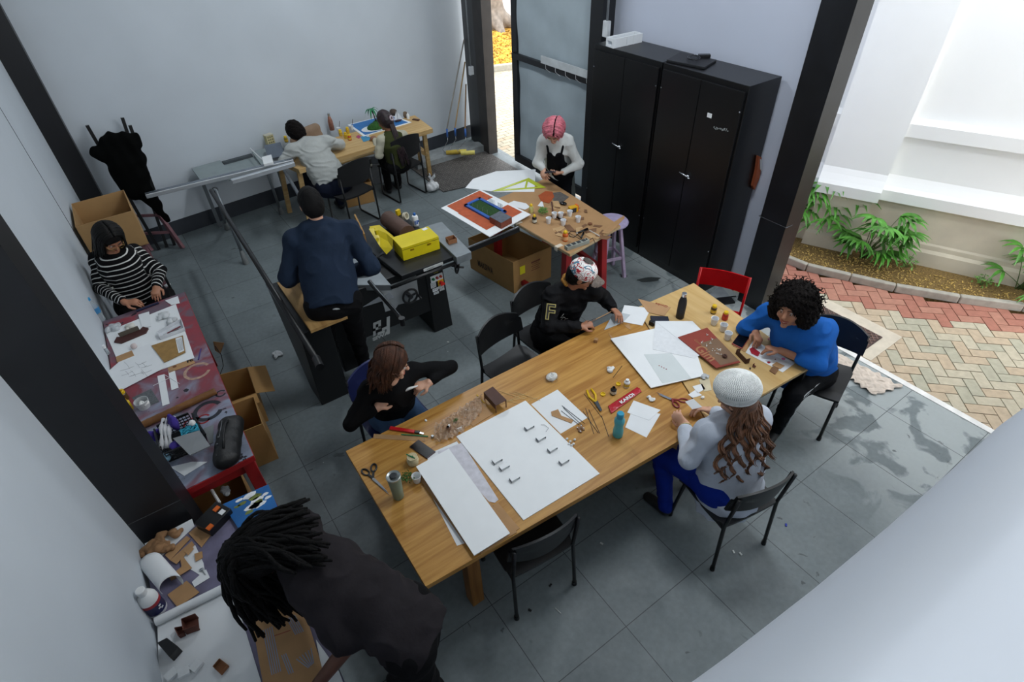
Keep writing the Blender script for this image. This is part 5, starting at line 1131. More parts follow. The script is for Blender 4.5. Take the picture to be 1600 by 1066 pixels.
# ---- 10 locs, black t-shirt, bending over the near table
j = J_(head=(385,872,1.36),neck=(452,848,1.36),shL=(512,908,1.30),elL=(560,1000,1.10),pel=(600,975,.98))
print('loc', {k:tuple(round(x,2) for x in v) for k,v in j.items()})
j['pel']=Vector((-1.17,0.34,0.95)); j['neck']=Vector((-1.47,0.80,1.30)); j['head']=Vector((-1.62,0.86,1.30)); j['shR']=Vector((-1.39,0.93,1.22)); j['shL']=Vector((-1.46,0.60,1.22)); j['elL']=G(549,1003,1.04); j['wrL']=G(488,1080,0.86); j['elR']=Vector((-1.52,1.05,1.03)); j['wrR']=Vector((-1.68,0.95,0.86)); j['anR']=Vector((-1.18,0.50,0.085)); j['anL']=Vector((-1.12,0.24,0.085))
fr = person('person with long black locs in a faded black t-shirt bending over the near left table', j, (-0.85,0.45), (-0.55,0.15,-0.83), SK4, cloth_mat('faded_black_tee','262326',0.25), cloth_mat('black_trousers','0c0c0e',0.2), sleeve=0.44, standing=True, hands=(((-0.6,0.5,-0.3),(0,0,-1),0.4),((-0.8,-0.3,-0.1),(0,0,-1),0.35)), girth=1.0, loose=0.030, hem=0.07, topk=lambda s,j,t,f,n,P: [s.cap(j['sh'+k],j['sh'+k].lerp(j['el'+k],0.80),0.072,0.088,k=0.03) for k in 'LR'])
cap_hair(fr, HB, 0.02); P=fr.P; S=[]
for k in range(300):
    u_=rs.uniform(-1,1); th=rs.uniform(0,6.28); top=P(0.085*math.cos(th)*abs(u_)**0.5,-0.015+0.10*math.sin(th)*abs(u_)**0.5,0.135-0.05*abs(u_))
    if k%2==0: # falling forward and down toward the table
        e=Vector((rs.uniform(-0.16,0.10),rs.uniform(-0.17,0.07),-rs.uniform(0.24,0.38))); ctl=top+Vector((-0.05+rs.uniform(-.03,.03),rs.uniform(-.12,.05),0.03)); end=fr.j['head']+e
    else:    # lying back over the shoulders
        end=fr.j['neck']+Vector((rs.uniform(-0.04,0.16),rs.uniform(-0.22,0.16),0.11+rs.uniform(-0.03,0.02))); ctl=(top+end)/2+Vector((0,0,0.09))
    ph=rs.random()*6; path=[]
    for i in range(14):
        t=i/13; c=top*(1-t)**2+ctl*2*t*(1-t)+end*t*t; path.append(c+Vector((math.sin(t*11+ph),math.cos(t*9+ph),0))*0.006)
    S.append((path,[0.0085+0.0014*((i+k)%2)-0.003*(i==13) for i in range(14)]))
strands(fr, mat('hair_locs','050404',0.8,var=0.5,scale=60,bump=0.6,bscale=90,spec=0.2), S, name='locs')
# ================================================================== small things
def rot_z(v, a): return Matrix.Rotation(a,3,'Z') @ v
MPAPER = mat('white_paper','dfe2e4',0.7,var=0.02); MFOAM = mat('white_board','e6e9ea',0.6,var=0.015)
def sheet(name, label, px, z, m=None, th=0.0012, cat='sheet of paper', group=None, lift=None):
    P = [G(a,b,z) for a,b in px]
    if lift: P = [p+Vector((0,0,l)) for p,l in zip(P,lift)]
    mb = MB(); mb.sheet([p+Vector((0,0,th)) for p in P], th); return one(mb, name, m or MPAPER, label, cat, group)
def bottle(name, label, px, z, prof, body, cap=None, capprof=None, band=None, cat='bottle', axis=None, n=24, band_mat=None, group=None, extra=None):
    c = G(*px, z); r = thing(name, label, cat, c, group)
    MB().lathe(prof, c, n, axis=axis).build('bottle_body' if cat!='cup' else 'cup_body', body, r, smooth='auto')
    if capprof: MB().lathe(capprof, c, n, axis=axis).build('cap', cap, r, smooth='auto')
    if band: MB().lathe(band, c, n, axis=axis).build('paper_label', band_mat, r, smooth='auto')
    if extra: extra(r, c)
    return r
def crumple(name, label, px, z, R, m, cat, amp=0.35, seed=0, flat=0.6, group=None):
    c = G(*px, z); s = SDF(max(0.0035, R*0.09)); rr = random.Random(seed)
    for k in range(9):
        a = rr.random()*6.28; d = rr.random()*R*0.65; w = rr.uniform(0.3,0.55)*R
        s.ell(c+Vector((math.cos(a)*d, math.sin(a)*d, flat*w*0.9)), (w, w*rr.uniform(0.4,0.9), w*flat*rr.uniform(0.6,1)), Matrix.Rotation(a+1,3,'Z'), k=0.002)
    o = s.build(name, m, None, noise=wob(R*0.09*amp*3, 6.0/R, seed), loc=c)
    return tag(o, label, cat, group)
def stick(name, label, a, b, z, r, m, cat, z2=None, n=6, group=None):
    mb = MB(); mb.cyl(G(*a,z+r), G(*b,(z if z2 is None else z2)+r), r, r, n); return one(mb, name, m, label, cat, group, smooth='auto')
def openbox(name, label, base, z0, h, th=0.004, m=None, mi=None, cat='box', flaps=None):
    """open cardboard box: base = 4 ground points"""
    B = [Vector((p.x,p.y,z0)) for p in base]; c = sum(B,Vector())/4; r = thing(name, label, cat, c); m = m or MCARD
    if (B[1]-B[0]).cross(B[2]-B[1]).z < 0: B = B[::-1]
    I = [p+(c-p).normalized()*th*1.6 for p in B]
    mb = MB(); mb.hexa([p for p in B],[p+Vector((0,0,th)) for p in B]); mb.build('box_bottom', m, r)
    for i in range(4):
        a,b,ia,ib = B[i],B[(i+1)%4],I[i],I[(i+1)%4]; H = Vector((0,0,h)); mb = MB(); mb.hexa([a,b,ib,ia],[a+H,b+H,ib+H,ia+H]); mb.build('side_panel', m, r)
        if flaps and flaps[i]:
            out = (a+b)/2-c; out.z=0; out.normalize(); L,dz = flaps[i]; mb = MB(); mb.hexa([a+H,b+H,b+H-out*th,a+H-out*th],[a+H+out*L+Vector((0,0,dz)),b+H+out*L+Vector((0,0,dz)),b+H+out*(L)-Vector((0,0,th-dz)),a+H+out*L-Vector((0,0,th-dz))]); mb.build('flap', m, r)
    return r, B
T = TZ
MCLR = mat('clear_plastic','eef2f4',0.12,trans=0.85,var=0.0); MCRUM = mat('crumpled_white','dfdfdc',0.75,var=0.06,scale=30,bump=0.5,bscale=60)
MWHITEP = mat('white_plastic','e4e6e6',0.35,var=0.02); MYEL = mat('yellow_plastic','e0b916',0.4,var=0.03); MBLKP = mat('gloss_black','0c0d10',0.2,var=0.2)
MKRAFT = mat('kraft_paper','a9835a',0.8,var=0.08,scale=10); MBRN = mat('brown_card','4a2b20',0.6,var=0.15); 
# ---- long table, left half
r = thing('model_board','large white foam board holding seven little folded card benches','board',G(825,715,T))
mb = MB(); mb.sheet([G(*p,T+0.006) for p in ((713,682),(821,626),(937,740),(818,813))],0.006); mb.build('foam_board', MFOAM, r)
u = (G(821,626,T)-G(713,682,T)).normalized(); v = (G(713,682,T)-G(818,813,T)).normalized()
names = ['top','second','third','lowest']
bench0=None
for i,(x,y) in enumerate(((827,669),(845,686),(863,703),(881,722),(777,721),(788,731),(804,749))):
    c = G(x,y,T+0.006); col_ = 'right' if i<4 else 'left'
    lab = 'tiny white folded card bench on the foam board, %s in the %s row' % ((['farthest','second farthest','third farthest','nearest'][i]) if i<4 else (['farthest','middle','nearest'][i-4]), col_)
    if bench0 is None:
        bench0 = thing('card_bench', lab, 'model bench', c, 'tiny card benches on the foam board')
        mb = MB(); q=[-u*0.030-v*0.017,u*0.030-v*0.017,u*0.030+v*0.017,-u*0.030+v*0.017]; mb.hexa([c+k+Vector((0,0,0.020)) for k in q],[c+k+Vector((0,0,0.0215)) for k in q]); mb.build('bench_top', MFOAM, bench0)
        MC2 = mat('card_grey','85888c',0.7)
        for s in (-1,1):
            mb = MB(); e = c+u*s*0.029; mb.hexa([e-v*0.016-u*0.001,e-v*0.016+u*0.001,e+v*0.016+u*0.001,e+v*0.016-u*0.001],[k+Vector((0,0,0.020)) for k in (e-v*0.016-u*0.001,e-v*0.016+u*0.001,e+v*0.016+u*0.001,e+v*0.016-u*0.001)]); mb.build('bench_side', MC2, bench0)
    else: copy_tree(bench0, None, lab, c)
mb=MB(); mb.tube([G(845,664,T+0.01),G(851,664,T+0.012),G(857,669,T+0.01),G(853,675,T+0.01)],0.0012,5); one(mb,'thread',mat('grey_wire','5a5d60',0.5),'short curved grey wire lying near the right row of card benches','wire')
sheet('drawing_paper','creased sheet of pencil shading sticking out from under the plain white board',[(684,706),(722,692),(779,781),(773,786),(705,770)],T+0.002,mat('pencil_paper','c9c8d0',0.7,var=0.12,scale=25))
sheet('paper_sheet','white sheet poking out beneath the far edge of the plain white board',[(664,712),(714,690),(724,706),(680,735)],T)
sheet('paper_sheet','white sheet peeking out at the lower left of the plain white board',[(672,770),(714,853),(730,848),(700,780)],T)
sheet('cardboard_sheet','brown cardboard sheet under the plain white board',[(648,738),(700,715),(808,832),(752,866),(728,852)],T+0.005,MKRAFT,0.003,'cardboard')
sheet('cardboard_strip','thin strip of brown cardboard beside the plain white board',[(770,790),(778,786),(812,826),(800,834)],T+0.001,MKRAFT,0.003,'cardboard')
sheet('plain_board','plain white foam board with nothing on it near the left end of the long table',[(651,733),(702,705),(797,834),(741,869)],T+0.022,MFOAM,0.005,'board',lift=(0.02,0.02,0,0))
sheet('sketch_sheet','white sheet with faint lines under a cardboard offcut beside the foam board',[(871,609),(918,653),(876,678),(830,632)],T,None)
sheet('cardboard_offcut','angled brown cardboard offcut lying on the faintly lined sheet',[(861,644),(872,640),(877,650),(896,657),(893,662),(875,655),(862,650)],T+0.002,MKRAFT,0.003,'cardboard')
for i,(a,b) in enumerate((((878,634),(914,662)),((880,637),(910,665)),((877,642),(905,664)))): stick('metal_rod','dark thin metal rod lying across the faintly lined sheet',a,b,T+0.003,0.0016,mat('dark_rod','2c3440',0.4,0.5),'rod',group='dark rods on the lined sheet')
rr=random.Random(21)
for i in range(11):
    c=(806+rr.uniform(-22,30),622+rr.uniform(-6,9)); a=rr.uniform(-0.4,0.35); l=rr.uniform(9,22)
    stick('wooden_stick','pale matchstick-like wooden stick in the loose scatter near the little brown table',(c[0]-l*math.cos(a),c[1]-l*math.sin(a)),(c[0]+l*math.cos(a),c[1]+l*math.sin(a)),T+0.0015*(i%3),0.0013,mat('match_wood','d8bc84',0.7),'stick',group='loose wooden sticks on the long table')
# little brown table
r=thing('model_table','little dark brown card table standing on the long table','model table',G(773,628,T)); q=[G(755.5,613,T+0.075),G(770,604,T+0.075),G(791.5,625,T+0.075),G(774.6,634,T+0.075)]
mb=MB(); mb.sheet(q,0.004); mb.build('table_top',MBRN,r)
for p in q:
    p=p.lerp(sum(q,Vector())/4,0.06); MB().box((p.x,p.y,T+0.036),(0.006,0.006,0.071)).build('leg',mat('leg_brown','6a4228',0.6),r)
mb=MB(); mb.bar(Vector((q[0].x,q[0].y,T+0.05)).lerp(sum(q,Vector())/4,0.06),Vector((q[3].x,q[3].y,T+0.05)).lerp(sum(q,Vector())/4,0.06),0.003,0.05); mb.build('side_panel',MBRN,r)
stick('pencil','thin yellow pencil leaning by the little brown table',(745,617),(757,630),T,0.003,MYEL,'pencil')
sheet('cardboard_tile','square of brown cardboard with small parts glued on it',[(720,646),(752,632),(771,647),(739,667)],T,MKRAFT,0.004,'cardboard')
for i,(x,y,k) in enumerate(((731,641,0),(740,640,1),(748,650,2))):
    mb=MB(); c=G(x,y,T+0.005)
    if k==1: mb.cyl(c,c+Vector((0,0,0.003)),0.009,0.009,14)
    elif k==0:
        for s in ((-1,0),(1,0),(0,-1),(0,1)): mb.box(c+Vector((s[0]*0.012,s[1]*0.008,0.002)),(0.003 if s[0] else 0.026,0.003 if s[1] else 0.018,0.004))
    else: mb.tube([c+Vector((0.006*math.cos(t),0.005*math.sin(t),0.002)) for t in [j*0.5 for j in range(11)]],0.0012,5)
    one(mb,('white_rectangle','round_disc','wire_ring')[k],(MPAPER,MPAPER,MBLKM)[k],('tiny white rectangular frame on the brown cardboard square','tiny white disc on the brown cardboard square','tiny dark wire squiggle on the brown cardboard square')[k],('frame','disc','wire')[k])
# crinkled clear film
def film(u,v):
    x=680+u*72; y=668-u*50+v*(24+14*math.sin(u*3)); c=G(x,y,T); w=0.012+0.010*math.sin(u*37+v*21)+0.009*math.sin(u*61-v*43)+0.006*math.sin(v*90+u*25); return (c.x+0.006*math.sin(v*40),c.y+0.006*math.sin(u*50),T+0.002+max(0,w))
mb=MB(); mb.grid(film,70,34); one(mb,'plastic_film',mat('clear_film','e8d6c2',0.12,trans=0.55,var=0.1,alpha=0.75),'heap of crinkled clear plastic film at the far edge of the long table','plastic film')
r=thing('model_side_table','miniature round wooden side table with thin legs by the plastic film','model table',G(702,668,T)); c=G(702,676,T)
MB().cyl(c+Vector((0,0,0.045)),c+Vector((0,0,0.050)),0.019,0.019,20).build('round_top',mat('mini_wood','6b4a33',0.6),r,smooth='auto')
for k in range(3): a=k*2.09+0.3; MB().cyl(c+Vector((0.012*math.cos(a),0.012*math.sin(a),0.045)),c+Vector((0.017*math.cos(a),0.017*math.sin(a),0.0)),0.0022,0.0018,6).build('leg',mat('mini_wood','6b4a33',0.6),r)
mb=MB(); mb.lathe([(0.006,0.0),(0.008,0.012),(0.007,0.013),(0.005,0.003),(0,0.003)],c+Vector((-0.004,0,0.0503)),12); one(mb,'mini_cup',MBLKP,'tiny black cup on the miniature round side table','cup')
mb=MB(); mb.box(c+Vector((0.008,0.006,0.058)),(0.012,0.010,0.015),0.4); one(mb,'mini_card',MPAPER,'tiny white folded card on the miniature round side table','card')
r=thing('mini_plant','tiny potted green plant by the miniature side table','potted plant',G(712,658,T)); c=G(712,661,T)
MB().lathe([(0.008,0),(0.011,0.018),(0.009,0.018),(0.0,0.014)],c,12).build('pot',mat('mini_pot','5d4a44',0.7),r,smooth='auto'); lf=MB()
MLEAF=mat('leaf_green','3f6b2c',0.5,var=0.35,scale=40); MLEAF2=mat('leaf_bright','5c8a3a',0.5,var=0.4,scale=14)
def leafblob(mb,c,R,n,size,seed):
    q=random.Random(seed)
    for k in range(n):
        d=Vector((q.gauss(0,1),q.gauss(0,1),abs(q.gauss(0,1))*0.9)).normalized()*R*q.uniform(0.5,1); a=Vector((q.gauss(0,1),q.gauss(0,1),q.gauss(0,1))).normalized(); b=a.orthogonal().normalized(); p=c+d
        mb.add([p,p+a*size+b*size*0.4,p+a*size*2,p+a*size-b*size*0.4,p+a*size+a.cross(b)*size*0.12],[[0,1,4],[1,2,4],[2,3,4],[3,0,4],[0,3,2,1]])
leafblob(lf,c+Vector((0,0,0.022)),0.018,40,0.006,1); lf.build('foliage',MLEAF,r)
mb=MB(); c=G(719,674,T); mb.hexa([c+k for k in (-u*0.018,u*0.018,u*0.018+v*0.002,-u*0.018+v*0.002)],[c+k+Vector((0,0,0.028))+v*0.008 for k in (-u*0.018,u*0.018,u*0.018+v*0.002,-u*0.018+v*0.002)]); one(mb,'folded_card',MPAPER,'small white card standing up beside the tiny potted plant','card')
crumple('tissue_scrap','small crumple of white putty near the red box cutter',(665,658),T,0.014,MCRUM,'putty',seed=2)
# tools at the left end
r=thing('box_cutter','red and black box cutter at the far left of the long table','box cutter',G(633,671,T)); a=G(609,669,T+0.008);b=G(648,675,T+0.008)
MB().bar(a,b,0.026,0.014).build('handle',mat('red_plastic','b3151c',0.35),r,bevel=0.004); MB().bar(b,G(656,676,T+0.008),0.022,0.013).build('tip_holder',MBLKP,r,bevel=0.003); MB().bar(G(648,674,T+0.009),G(662,678,T+0.007),0.012,0.003).build('blade',mat('steel','b8bcc0',0.25,1.0),r)
stick('green_pencil','green pencil lying across the clear ruler',(627,679),(669,682),T+0.003,0.0038,mat('pencil_green','1f7a50',0.4),'pencil')
mb=MB(); mb.sheet([G(*p,T+0.002) for p in ((584,678),(664,683),(664,690),(583,685))],0.002); one(mb,'clear_ruler',mat('clear_ruler','c9a57a',0.15,trans=0.5,var=0.05),'clear plastic ruler at the far left edge of the long table','ruler')
mb=MB(); c=G(676,684,T); mb.box(c+Vector((0,0,0.010)),(0.016,0.016,0.020),0.3); one(mb,'sharpener',mat('grey_metal','9aa0a4',0.35,0.7),'small grey sharpener beside the green pencil','sharpener',bevel=0.002)
def phone(label, q, z, case, group=None):
    P=[G(*p,z) for p in q]; c=sum(P,Vector())/4; r=thing('smartphone',label,'phone',c); mb=MB(); mb.sheet([p+Vector((0,0,0.009)) for p in P],0.009); mb.build('phone_body',case,r,bevel=0.003)
    mb=MB(); mb.sheet([p.lerp(c,0.06)+Vector((0,0,0.0096)) for p in P],0.0005); mb.build('screen',MBLKP,r); return r
phone('black smartphone face up beside the roll of twine',((640,699),(654,688),(681,707),(667,718)),T,mat('plum_case','3a1f2c',0.4))
r=thing('twine_roll','roll of cream twine with a green pen stuck in it','twine',G(645,728,T)); c=G(646,724,T)
mb=MB()
for k in range(9): z=0.005+k*0.007; rd=0.034-abs(k-4)*0.0012; mb.tube([c+Vector((rd*math.cos(t),rd*math.sin(t),z+0.003*math.sin(t*2+k))) for t in [i*math.pi/10 for i in range(21)]],0.0042,6)
for k in range(5): mb.tube([c+Vector(((0.03-k*0.005)*math.cos(t),(0.03-k*0.005)*math.sin(t),0.064)) for t in [i*math.pi/8 for i in range(17)]],0.0035,6)
mb.build('twine',mat('twine_cream','c9bb96',0.85,var=0.15,scale=90),r,smooth=True)
stick('green_pen','green pen lying on top of the roll of twine',(635,710),(648,716),T+0.068,0.0035,mat('pencil_green','1f7a50',0.4),'pen')
bottle('travel_tumbler','sage green insulated tumbler with a dark lid beside the black scissors',(623,776),T,[(0,0),(0.030,0.0),(0.032,0.004),(0.037,0.12),(0.041,0.185),(0.042,0.196)],mat('sage_enamel','7f9484',0.35,var=0.03),mat('steel_rim','aab0ae',0.3,0.8),[(0.0425,0.190),(0.0435,0.200),(0.040,0.203),(0.036,0.200),(0.0,0.198)],band=[(0.0,0.2015),(0.020,0.2015),(0.022,0.206),(0.018,0.210),(0.0,0.210)],band_mat=mat('lid_dark','23282c',0.3),cat='tumbler')
def shrub(name,label,px,z,R,n,size,m,pot=None,cat='plant'):
    c=G(*px,z); r=thing(name,label,cat,c)
    if pot: MB().lathe([(R*0.5,0),(R*0.62,R*0.9),(R*0.52,R*0.9),(0,R*0.7)],c,16).build('pot',pot,r,smooth='auto')
    mb=MB(); leafblob(mb,c+Vector((0,0,R*0.5)),R,n,size,int(px[0])); mb.build('foliage',m,r); return r
shrub('artificial_plant','small artificial green shrub between the tumbler and the plain white board',(638,750),T,0.042,160,0.008,MLEAF)
bottle('white_cup','white plastic cup half under the plain white board',(652,752),T,[(0,0),(0.022,0),(0.029,0.055),(0.027,0.055),(0.020,0.004),(0,0.004)],MWHITEP,cat='cup')
def scissors(label, h1, h2, piv, tip, tip2, z, hm):
    r=thing('scissors',label,'scissors',G(*piv,z)); S_=mat('steel','b8bcc0',0.25,1.0)
    for h,t,dz in ((h1,tip,0.004),(h2,tip2,0.008)):
        H=G(*h,z+dz);Pv=G(*piv,z+dz);Tp=G(*tip,z+dz) if t is tip else G(*tip2,z+dz); d=(Pv-H).normalized(); n=Vector((-d.y,d.x,0)); e=d*0.030; mb=MB()
        mb.tube([H+d*0.030*math.cos(t_)+n*0.017*math.sin(t_) for t_ in [i*math.pi/10 for i in range(21)]],0.0055,8); mb.bar(H+d*0.028,Pv,0.013,0.007); mb.build('handle',hm,r,smooth='auto')
        bd=(Tp-Pv); n2=Vector((-bd.y,bd.x,0)).normalized(); b_=MB(); b_.sheet([Pv-n2*0.009,Pv+n2*0.009,Pv+bd*0.6+n2*0.006,Tp,Pv+bd*0.6-n2*0.005],0.002); b_.build('blade',S_,r)
    MB().cyl(G(*piv,z+0.002),G(*piv,z+0.0105),0.005,0.005,10).build('pivot_screw',S_,r)
scissors('large black handled scissors beside the sage tumbler',(571,738),(584,731),(583,748),(609,774),(606,769),T,MBLKM)
scissors('red handled scissors open in front of the hands in the grey sweatshirt',(1068,626),(1056,632),(1049,624),(1026,613),(1028,616),T,mat('red_dark_handle','7d1a20',0.35))
# ---- long table, middle
r=thing('cotton_bag','clear bag of white cotton lying alone in the middle of the long table','bag',G(862,590,T)); c=G(862,592,T); s=SDF(0.004)
for k in range(7): a=k*0.9; s.ell(c+Vector((0.022*math.cos(a),0.018*math.sin(a),0.018)),(0.024,0.018,0.017),k=0.004)
s.build('cotton',MCRUM,r,noise=wob(0.003,150,3)); mb=MB(); mb.grid(lambda a,b: (c.x+(0.055+0.006*math.sin(a*40))*b*math.cos(a*6.283),c.y+(0.05+0.006*math.cos(a*33))*b*math.sin(a*6.283),T+0.001+0.045*(1-b**3)+0.004*math.sin(a*50+b*9)),40,8); mb.build('clear_wrap',mat('clear_wrap','f0f0ee',0.1,trans=0.9,var=0,alpha=0.5),r,smooth=True)
crumple('tissue','crumpled white tissue beside the corner of the right-hand white board',(953,578),T,0.045,MCRUM,'tissue',seed=5)
crumple('putty_bag','wad of white putty in clear wrap beside the red lettered wrapper',(1017,624),T,0.036,MCRUM,'putty',seed=6)
for i,(x,y) in enumerate(((886,686),(891,690),(896,694),(898,687),(893,696),(889,694))): 
    mb=MB(); mb.ball(G(x,y,T+0.008),(0.010,0.008,0.008),10); one(mb,'white_pebble',MCRUM,'small white pebble of putty at the near edge of the foam board','pebble',group='white putty pebbles',smooth=True)
crumple('paper_shells','brown crumpled paper cluster dotted with white beside the thin files',(908,672),T,0.034,mat('brown_crumple','8a6a50',0.8,var=0.2,scale=40),'crumpled paper',seed=9)
for i,(x,y) in enumerate(((902,668),(908,665),(912,669),(907,674))): mb=MB(); mb.ball(G(x,y,T+0.032),0.005,8); one(mb,'white_bead',MWHITEP,'white bead on the brown crumpled paper','bead',group='white beads on brown paper',smooth=True)
for a,b,lb_ in (((913,616),(940,652),'touching the pliers handle'),((915,638),(928,678),'second from the left'),((920,640),(937,677),'crossing below the pliers'),((940,650),(951,682),'closest to the turquoise bottle'),((911,643),(935,677),'leftmost')): stick('needle_file','thin dark needle file by the yellow pliers, '+lb_,a,b,T,0.0018,mat('file_steel','3b4248',0.4,0.7),'file',group='needle files')
r=thing('pliers','pliers with bright yellow handles on the long table','pliers',G(932,628,T)); S_=mat('steel_dark','5a6066',0.35,0.8)
for h in ((917,610),(924,608)):
    H=G(*h,T+0.008); Pv=G(931,629,T+0.008); m1=(H+Pv)/2+(H-G(920.5,609,T+0.008))*0.9; MB().tube([H,m1,Pv],[0.007,0.0085,0.007],8).build('handle',mat('plier_yellow','e2b80e',0.35),r,smooth=True)
mb=MB(); mb.hexa([G(*p,T+0.002) for p in ((928,628),(934,626),(941,641),(938,643))],[G(*p,T+0.014) for p in ((928,628),(934,626),(941,641),(938,643))]); mb.build('jaws',S_,r,bevel=0.002)
bottle('paint_bottle','small open black paint bottle with pale label on the long table',(958,615),T,[(0,0),(0.021,0),(0.022,0.004),(0.022,0.042),(0.012,0.052),(0.011,0.062),(0.008,0.062),(0.007,0.05),(0,0.05)],MBLKP,band=[(0.0224,0.01),(0.0224,0.034)],band_mat=mat('label_pale','c9c9ba',0.6))
bottle('glue_bottle','small white bottle with a yellow label and white cap beside the black paint bottle',(979,604),T,[(0,0),(0.021,0),(0.022,0.004),(0.022,0.045),(0.013,0.056),(0.0,0.056)],MWHITEP,MWHITEP,[(0.0,0.056),(0.012,0.056),(0.012,0.068),(0.0,0.070)],band=[(0.0224,0.01),(0.0224,0.036)],band_mat=mat('label_yellow','cfae3a',0.6))
for (x,y,lab) in ((942,617,'yellow jar lid lying open between the pliers and black bottle'),(966,601,'yellow ring-shaped cap behind the small black paint bottle')):
    mb=MB(); c=G(x,y,T); mb.lathe([(0.010,0.0),(0.018,0.0),(0.018,0.010),(0.014,0.010),(0.013,0.003),(0.010,0.003)],c,18); mb.lathe([(0.0,0.001),(0.0135,0.001)],c,18); one(mb,'jar_lid',MYEL,lab,'lid',smooth='auto')
r=thing('candy_wrapper','red and clear wrapper with white letters beside the turquoise bottle','wrapper',G(975,622,T)); q=[G(950,634,T+0.012),G(996,604,T+0.012),G(1003,611,T+0.012),G(955,646,T+0.012)]
mb=MB(); mb.grid(lambda a,b:(q[0].lerp(q[1],a).lerp(q[3].lerp(q[2],a),b)+Vector((0,0,0.004*math.sin(a*30)*math.sin(b*9)-0.008*abs(b-0.5)))),30,6,0.002); mb.build('wrapper_film',mat('red_wrapper','b0202c',0.25,var=0.1),r,smooth=True)
dx=(q[1]-q[0]).normalized(); dy=Vector((-dx.y,dx.x,0)); text_mb('KARDI',0.036,q[3].lerp(q[2],0.35)+dy*0.008+Vector((0,0,0.008)),dx,dy,bold=0.001,fit=0.13).build('lettering',MWHITEP,r)
sheet('paper_sheet','white sheet under the turquoise bottle, upper one of the pair',[(990,626),(1032,641),(1014,657),(980,645)],T+0.0015)
sheet('paper_sheet','white sheet beside the turquoise bottle, lower one of the pair',[(988,640),(1032,647),(1010,684),(977,668)],T)
bottle('water_bottle','turquoise translucent water bottle with a blue cap on the long table',(965,680),T,[(0,0),(0.031,0),(0.034,0.006),(0.034,0.05),(0.029,0.085),(0.029,0.10),(0.034,0.13),(0.034,0.15),(0.022,0.168),(0.02,0.172),(0,0.172)],mat('turquoise_plastic','5fb6c2',0.25,trans=0.12,var=0.03),mat('cap_turquoise','2592b4',0.35),[(0,0.170),(0.023,0.170),(0.024,0.178),(0.024,0.205),(0.02,0.212),(0.0,0.213)])
mb=MB(); c=G(931,534,T); mb.box(c+Vector((0,0,0.014)),(0.032,0.028,0.028),0.5); one(mb,'tiny_box',MKRAFT,'tiny cardboard cube near the far edge of the long table','box',bevel=0.001)
for q_,lab in ((((972,505),(977,509),(983,505),(986,516),(980,513)),'small brown card scrap just left of the white square sheet'),(((950,520),(954,524),(959,528),(955,529)),'sliver of brown card between the tiny cube and white board')): sheet('card_scrap',lab,q_,T,MKRAFT,0.002,'scrap')
# ---- right-hand board and papers
sheet('model_board','white foam board with a tracing sheet and four red dots',[(954,530),(1072,503),(1100,588),(1017,607)],T+0.012,MFOAM,0.006,'board',lift=(0,0,0,0))
stick('support_stick','dark stick propping the left edge of the tracing board',(972,572),(958,590),T,0.002,MBLKM,'stick')
sheet('tracing_sheet','translucent grey tracing sheet on the right-hand foam board',[(1006,554),(1049,552),(1080,591),(1035,599)],T+0.0185,mat('tracing_paper','cfd6d6',0.5,var=0.02),0.0006)
for i in range(4): mb=MB(); mb.box(G(1030+i*3.7,571.5+i*1.8,T+0.021),(0.006,0.006,0.004),0.5); one(mb,'red_dot',mat('red_bead','a01c24',0.5),'tiny dark red square on the tracing sheet','bead',group='red dots on the tracing sheet')
sheet('line_drawing','thin white sheet with faint drawing in the pile by the black bottle',[(1024,502),(1060,505),(1112,545),(1085,560),(1020,546)],T+0.019,mat('faint_drawing','dcdfe2',0.7,var=0.05,scale=30),0.0008)
sheet('line_drawing','upper white sheet of the pile by the black bottle',[(1024,502),(1082,502),(1106,526),(1062,532)],T+0.0202,None,0.0008)
sheet('blank_card','white square sheet close to the person in the graffiti cap',[(975.5,477),(1017,482),(1004,509),(967,502)],T+0.002)
r=thing('kraft_envelope','brown envelope printed Gimba upside down near the black bottle','envelope',G(1020,480,T)); q=[G(*p,T+0.004) for p in ((997,467),(1048,480),(1038,494),(1012,488))]; mb=MB(); mb.sheet(q,0.003); mb.build('envelope_body',mat('kraft_light','b08a62',0.8,var=0.06),r)
dx=(G(1000,470,T)-G(1047,482,T)).normalized(); dy=Vector((-dx.y,dx.x,0)); text_mb('Gimba',0.040,G(1044,478,T+0.0042),dx,dy,bold=0.0005,fit=0.105).build('lettering',mat('red_ink','8a2a22',0.7),r)
mb=MB(); mb.sheet([G(*p,T+0.016) for p in ((1016,493),(1044,494),(1046,502),(1018,503))],0.014); one(mb,'pencil_case',mat('navy_case','1c2030',0.6),'dark navy flat case behind the pile of white sheets','case',bevel=0.004)
mb=MB(); c=G(1018,508,T); mb.box(c+Vector((0,0,0.02)),(0.028,0.045,0.04),0.2); one(mb,'small_black_box',MBLKM,'small black box at the corner of the pile of sheets','box',bevel=0.006)
bottle('steel_bottle','matt black insulated bottle with a steel cap standing on the pale table',(1062,496),T,[(0,0),(0.031,0),(0.033,0.004),(0.034,0.14),(0.030,0.175),(0.020,0.205),(0.018,0.212),(0,0.212)],mat('matt_black','15161a',0.55,var=0.1),mat('chrome','c8ccd0',0.25,1.0),[(0,0.212),(0.0195,0.212),(0.0195,0.240),(0.017,0.243),(0,0.243)])
r=thing('portfolio','red and brown cardboard portfolio with big tan letters under white scraps','portfolio',G(1110,545,T)); q=[G(*p,T+0.026) for p in ((1059,527),(1105,512),(1157,566),(1119,575))]
mb=MB(); mb.sheet(q,0.006); mb.build('cover',mat('brick_red','8a3628',0.6,var=0.08),r); mb=MB(); mb.sheet([G(*p,T+0.0268) for p in ((1093,537),(1120,528.5),(1155,563.5),(1126,571))],0.0006); mb.build('brown_panel',mat('brown_panel','7b5f48',0.7,var=0.08),r)
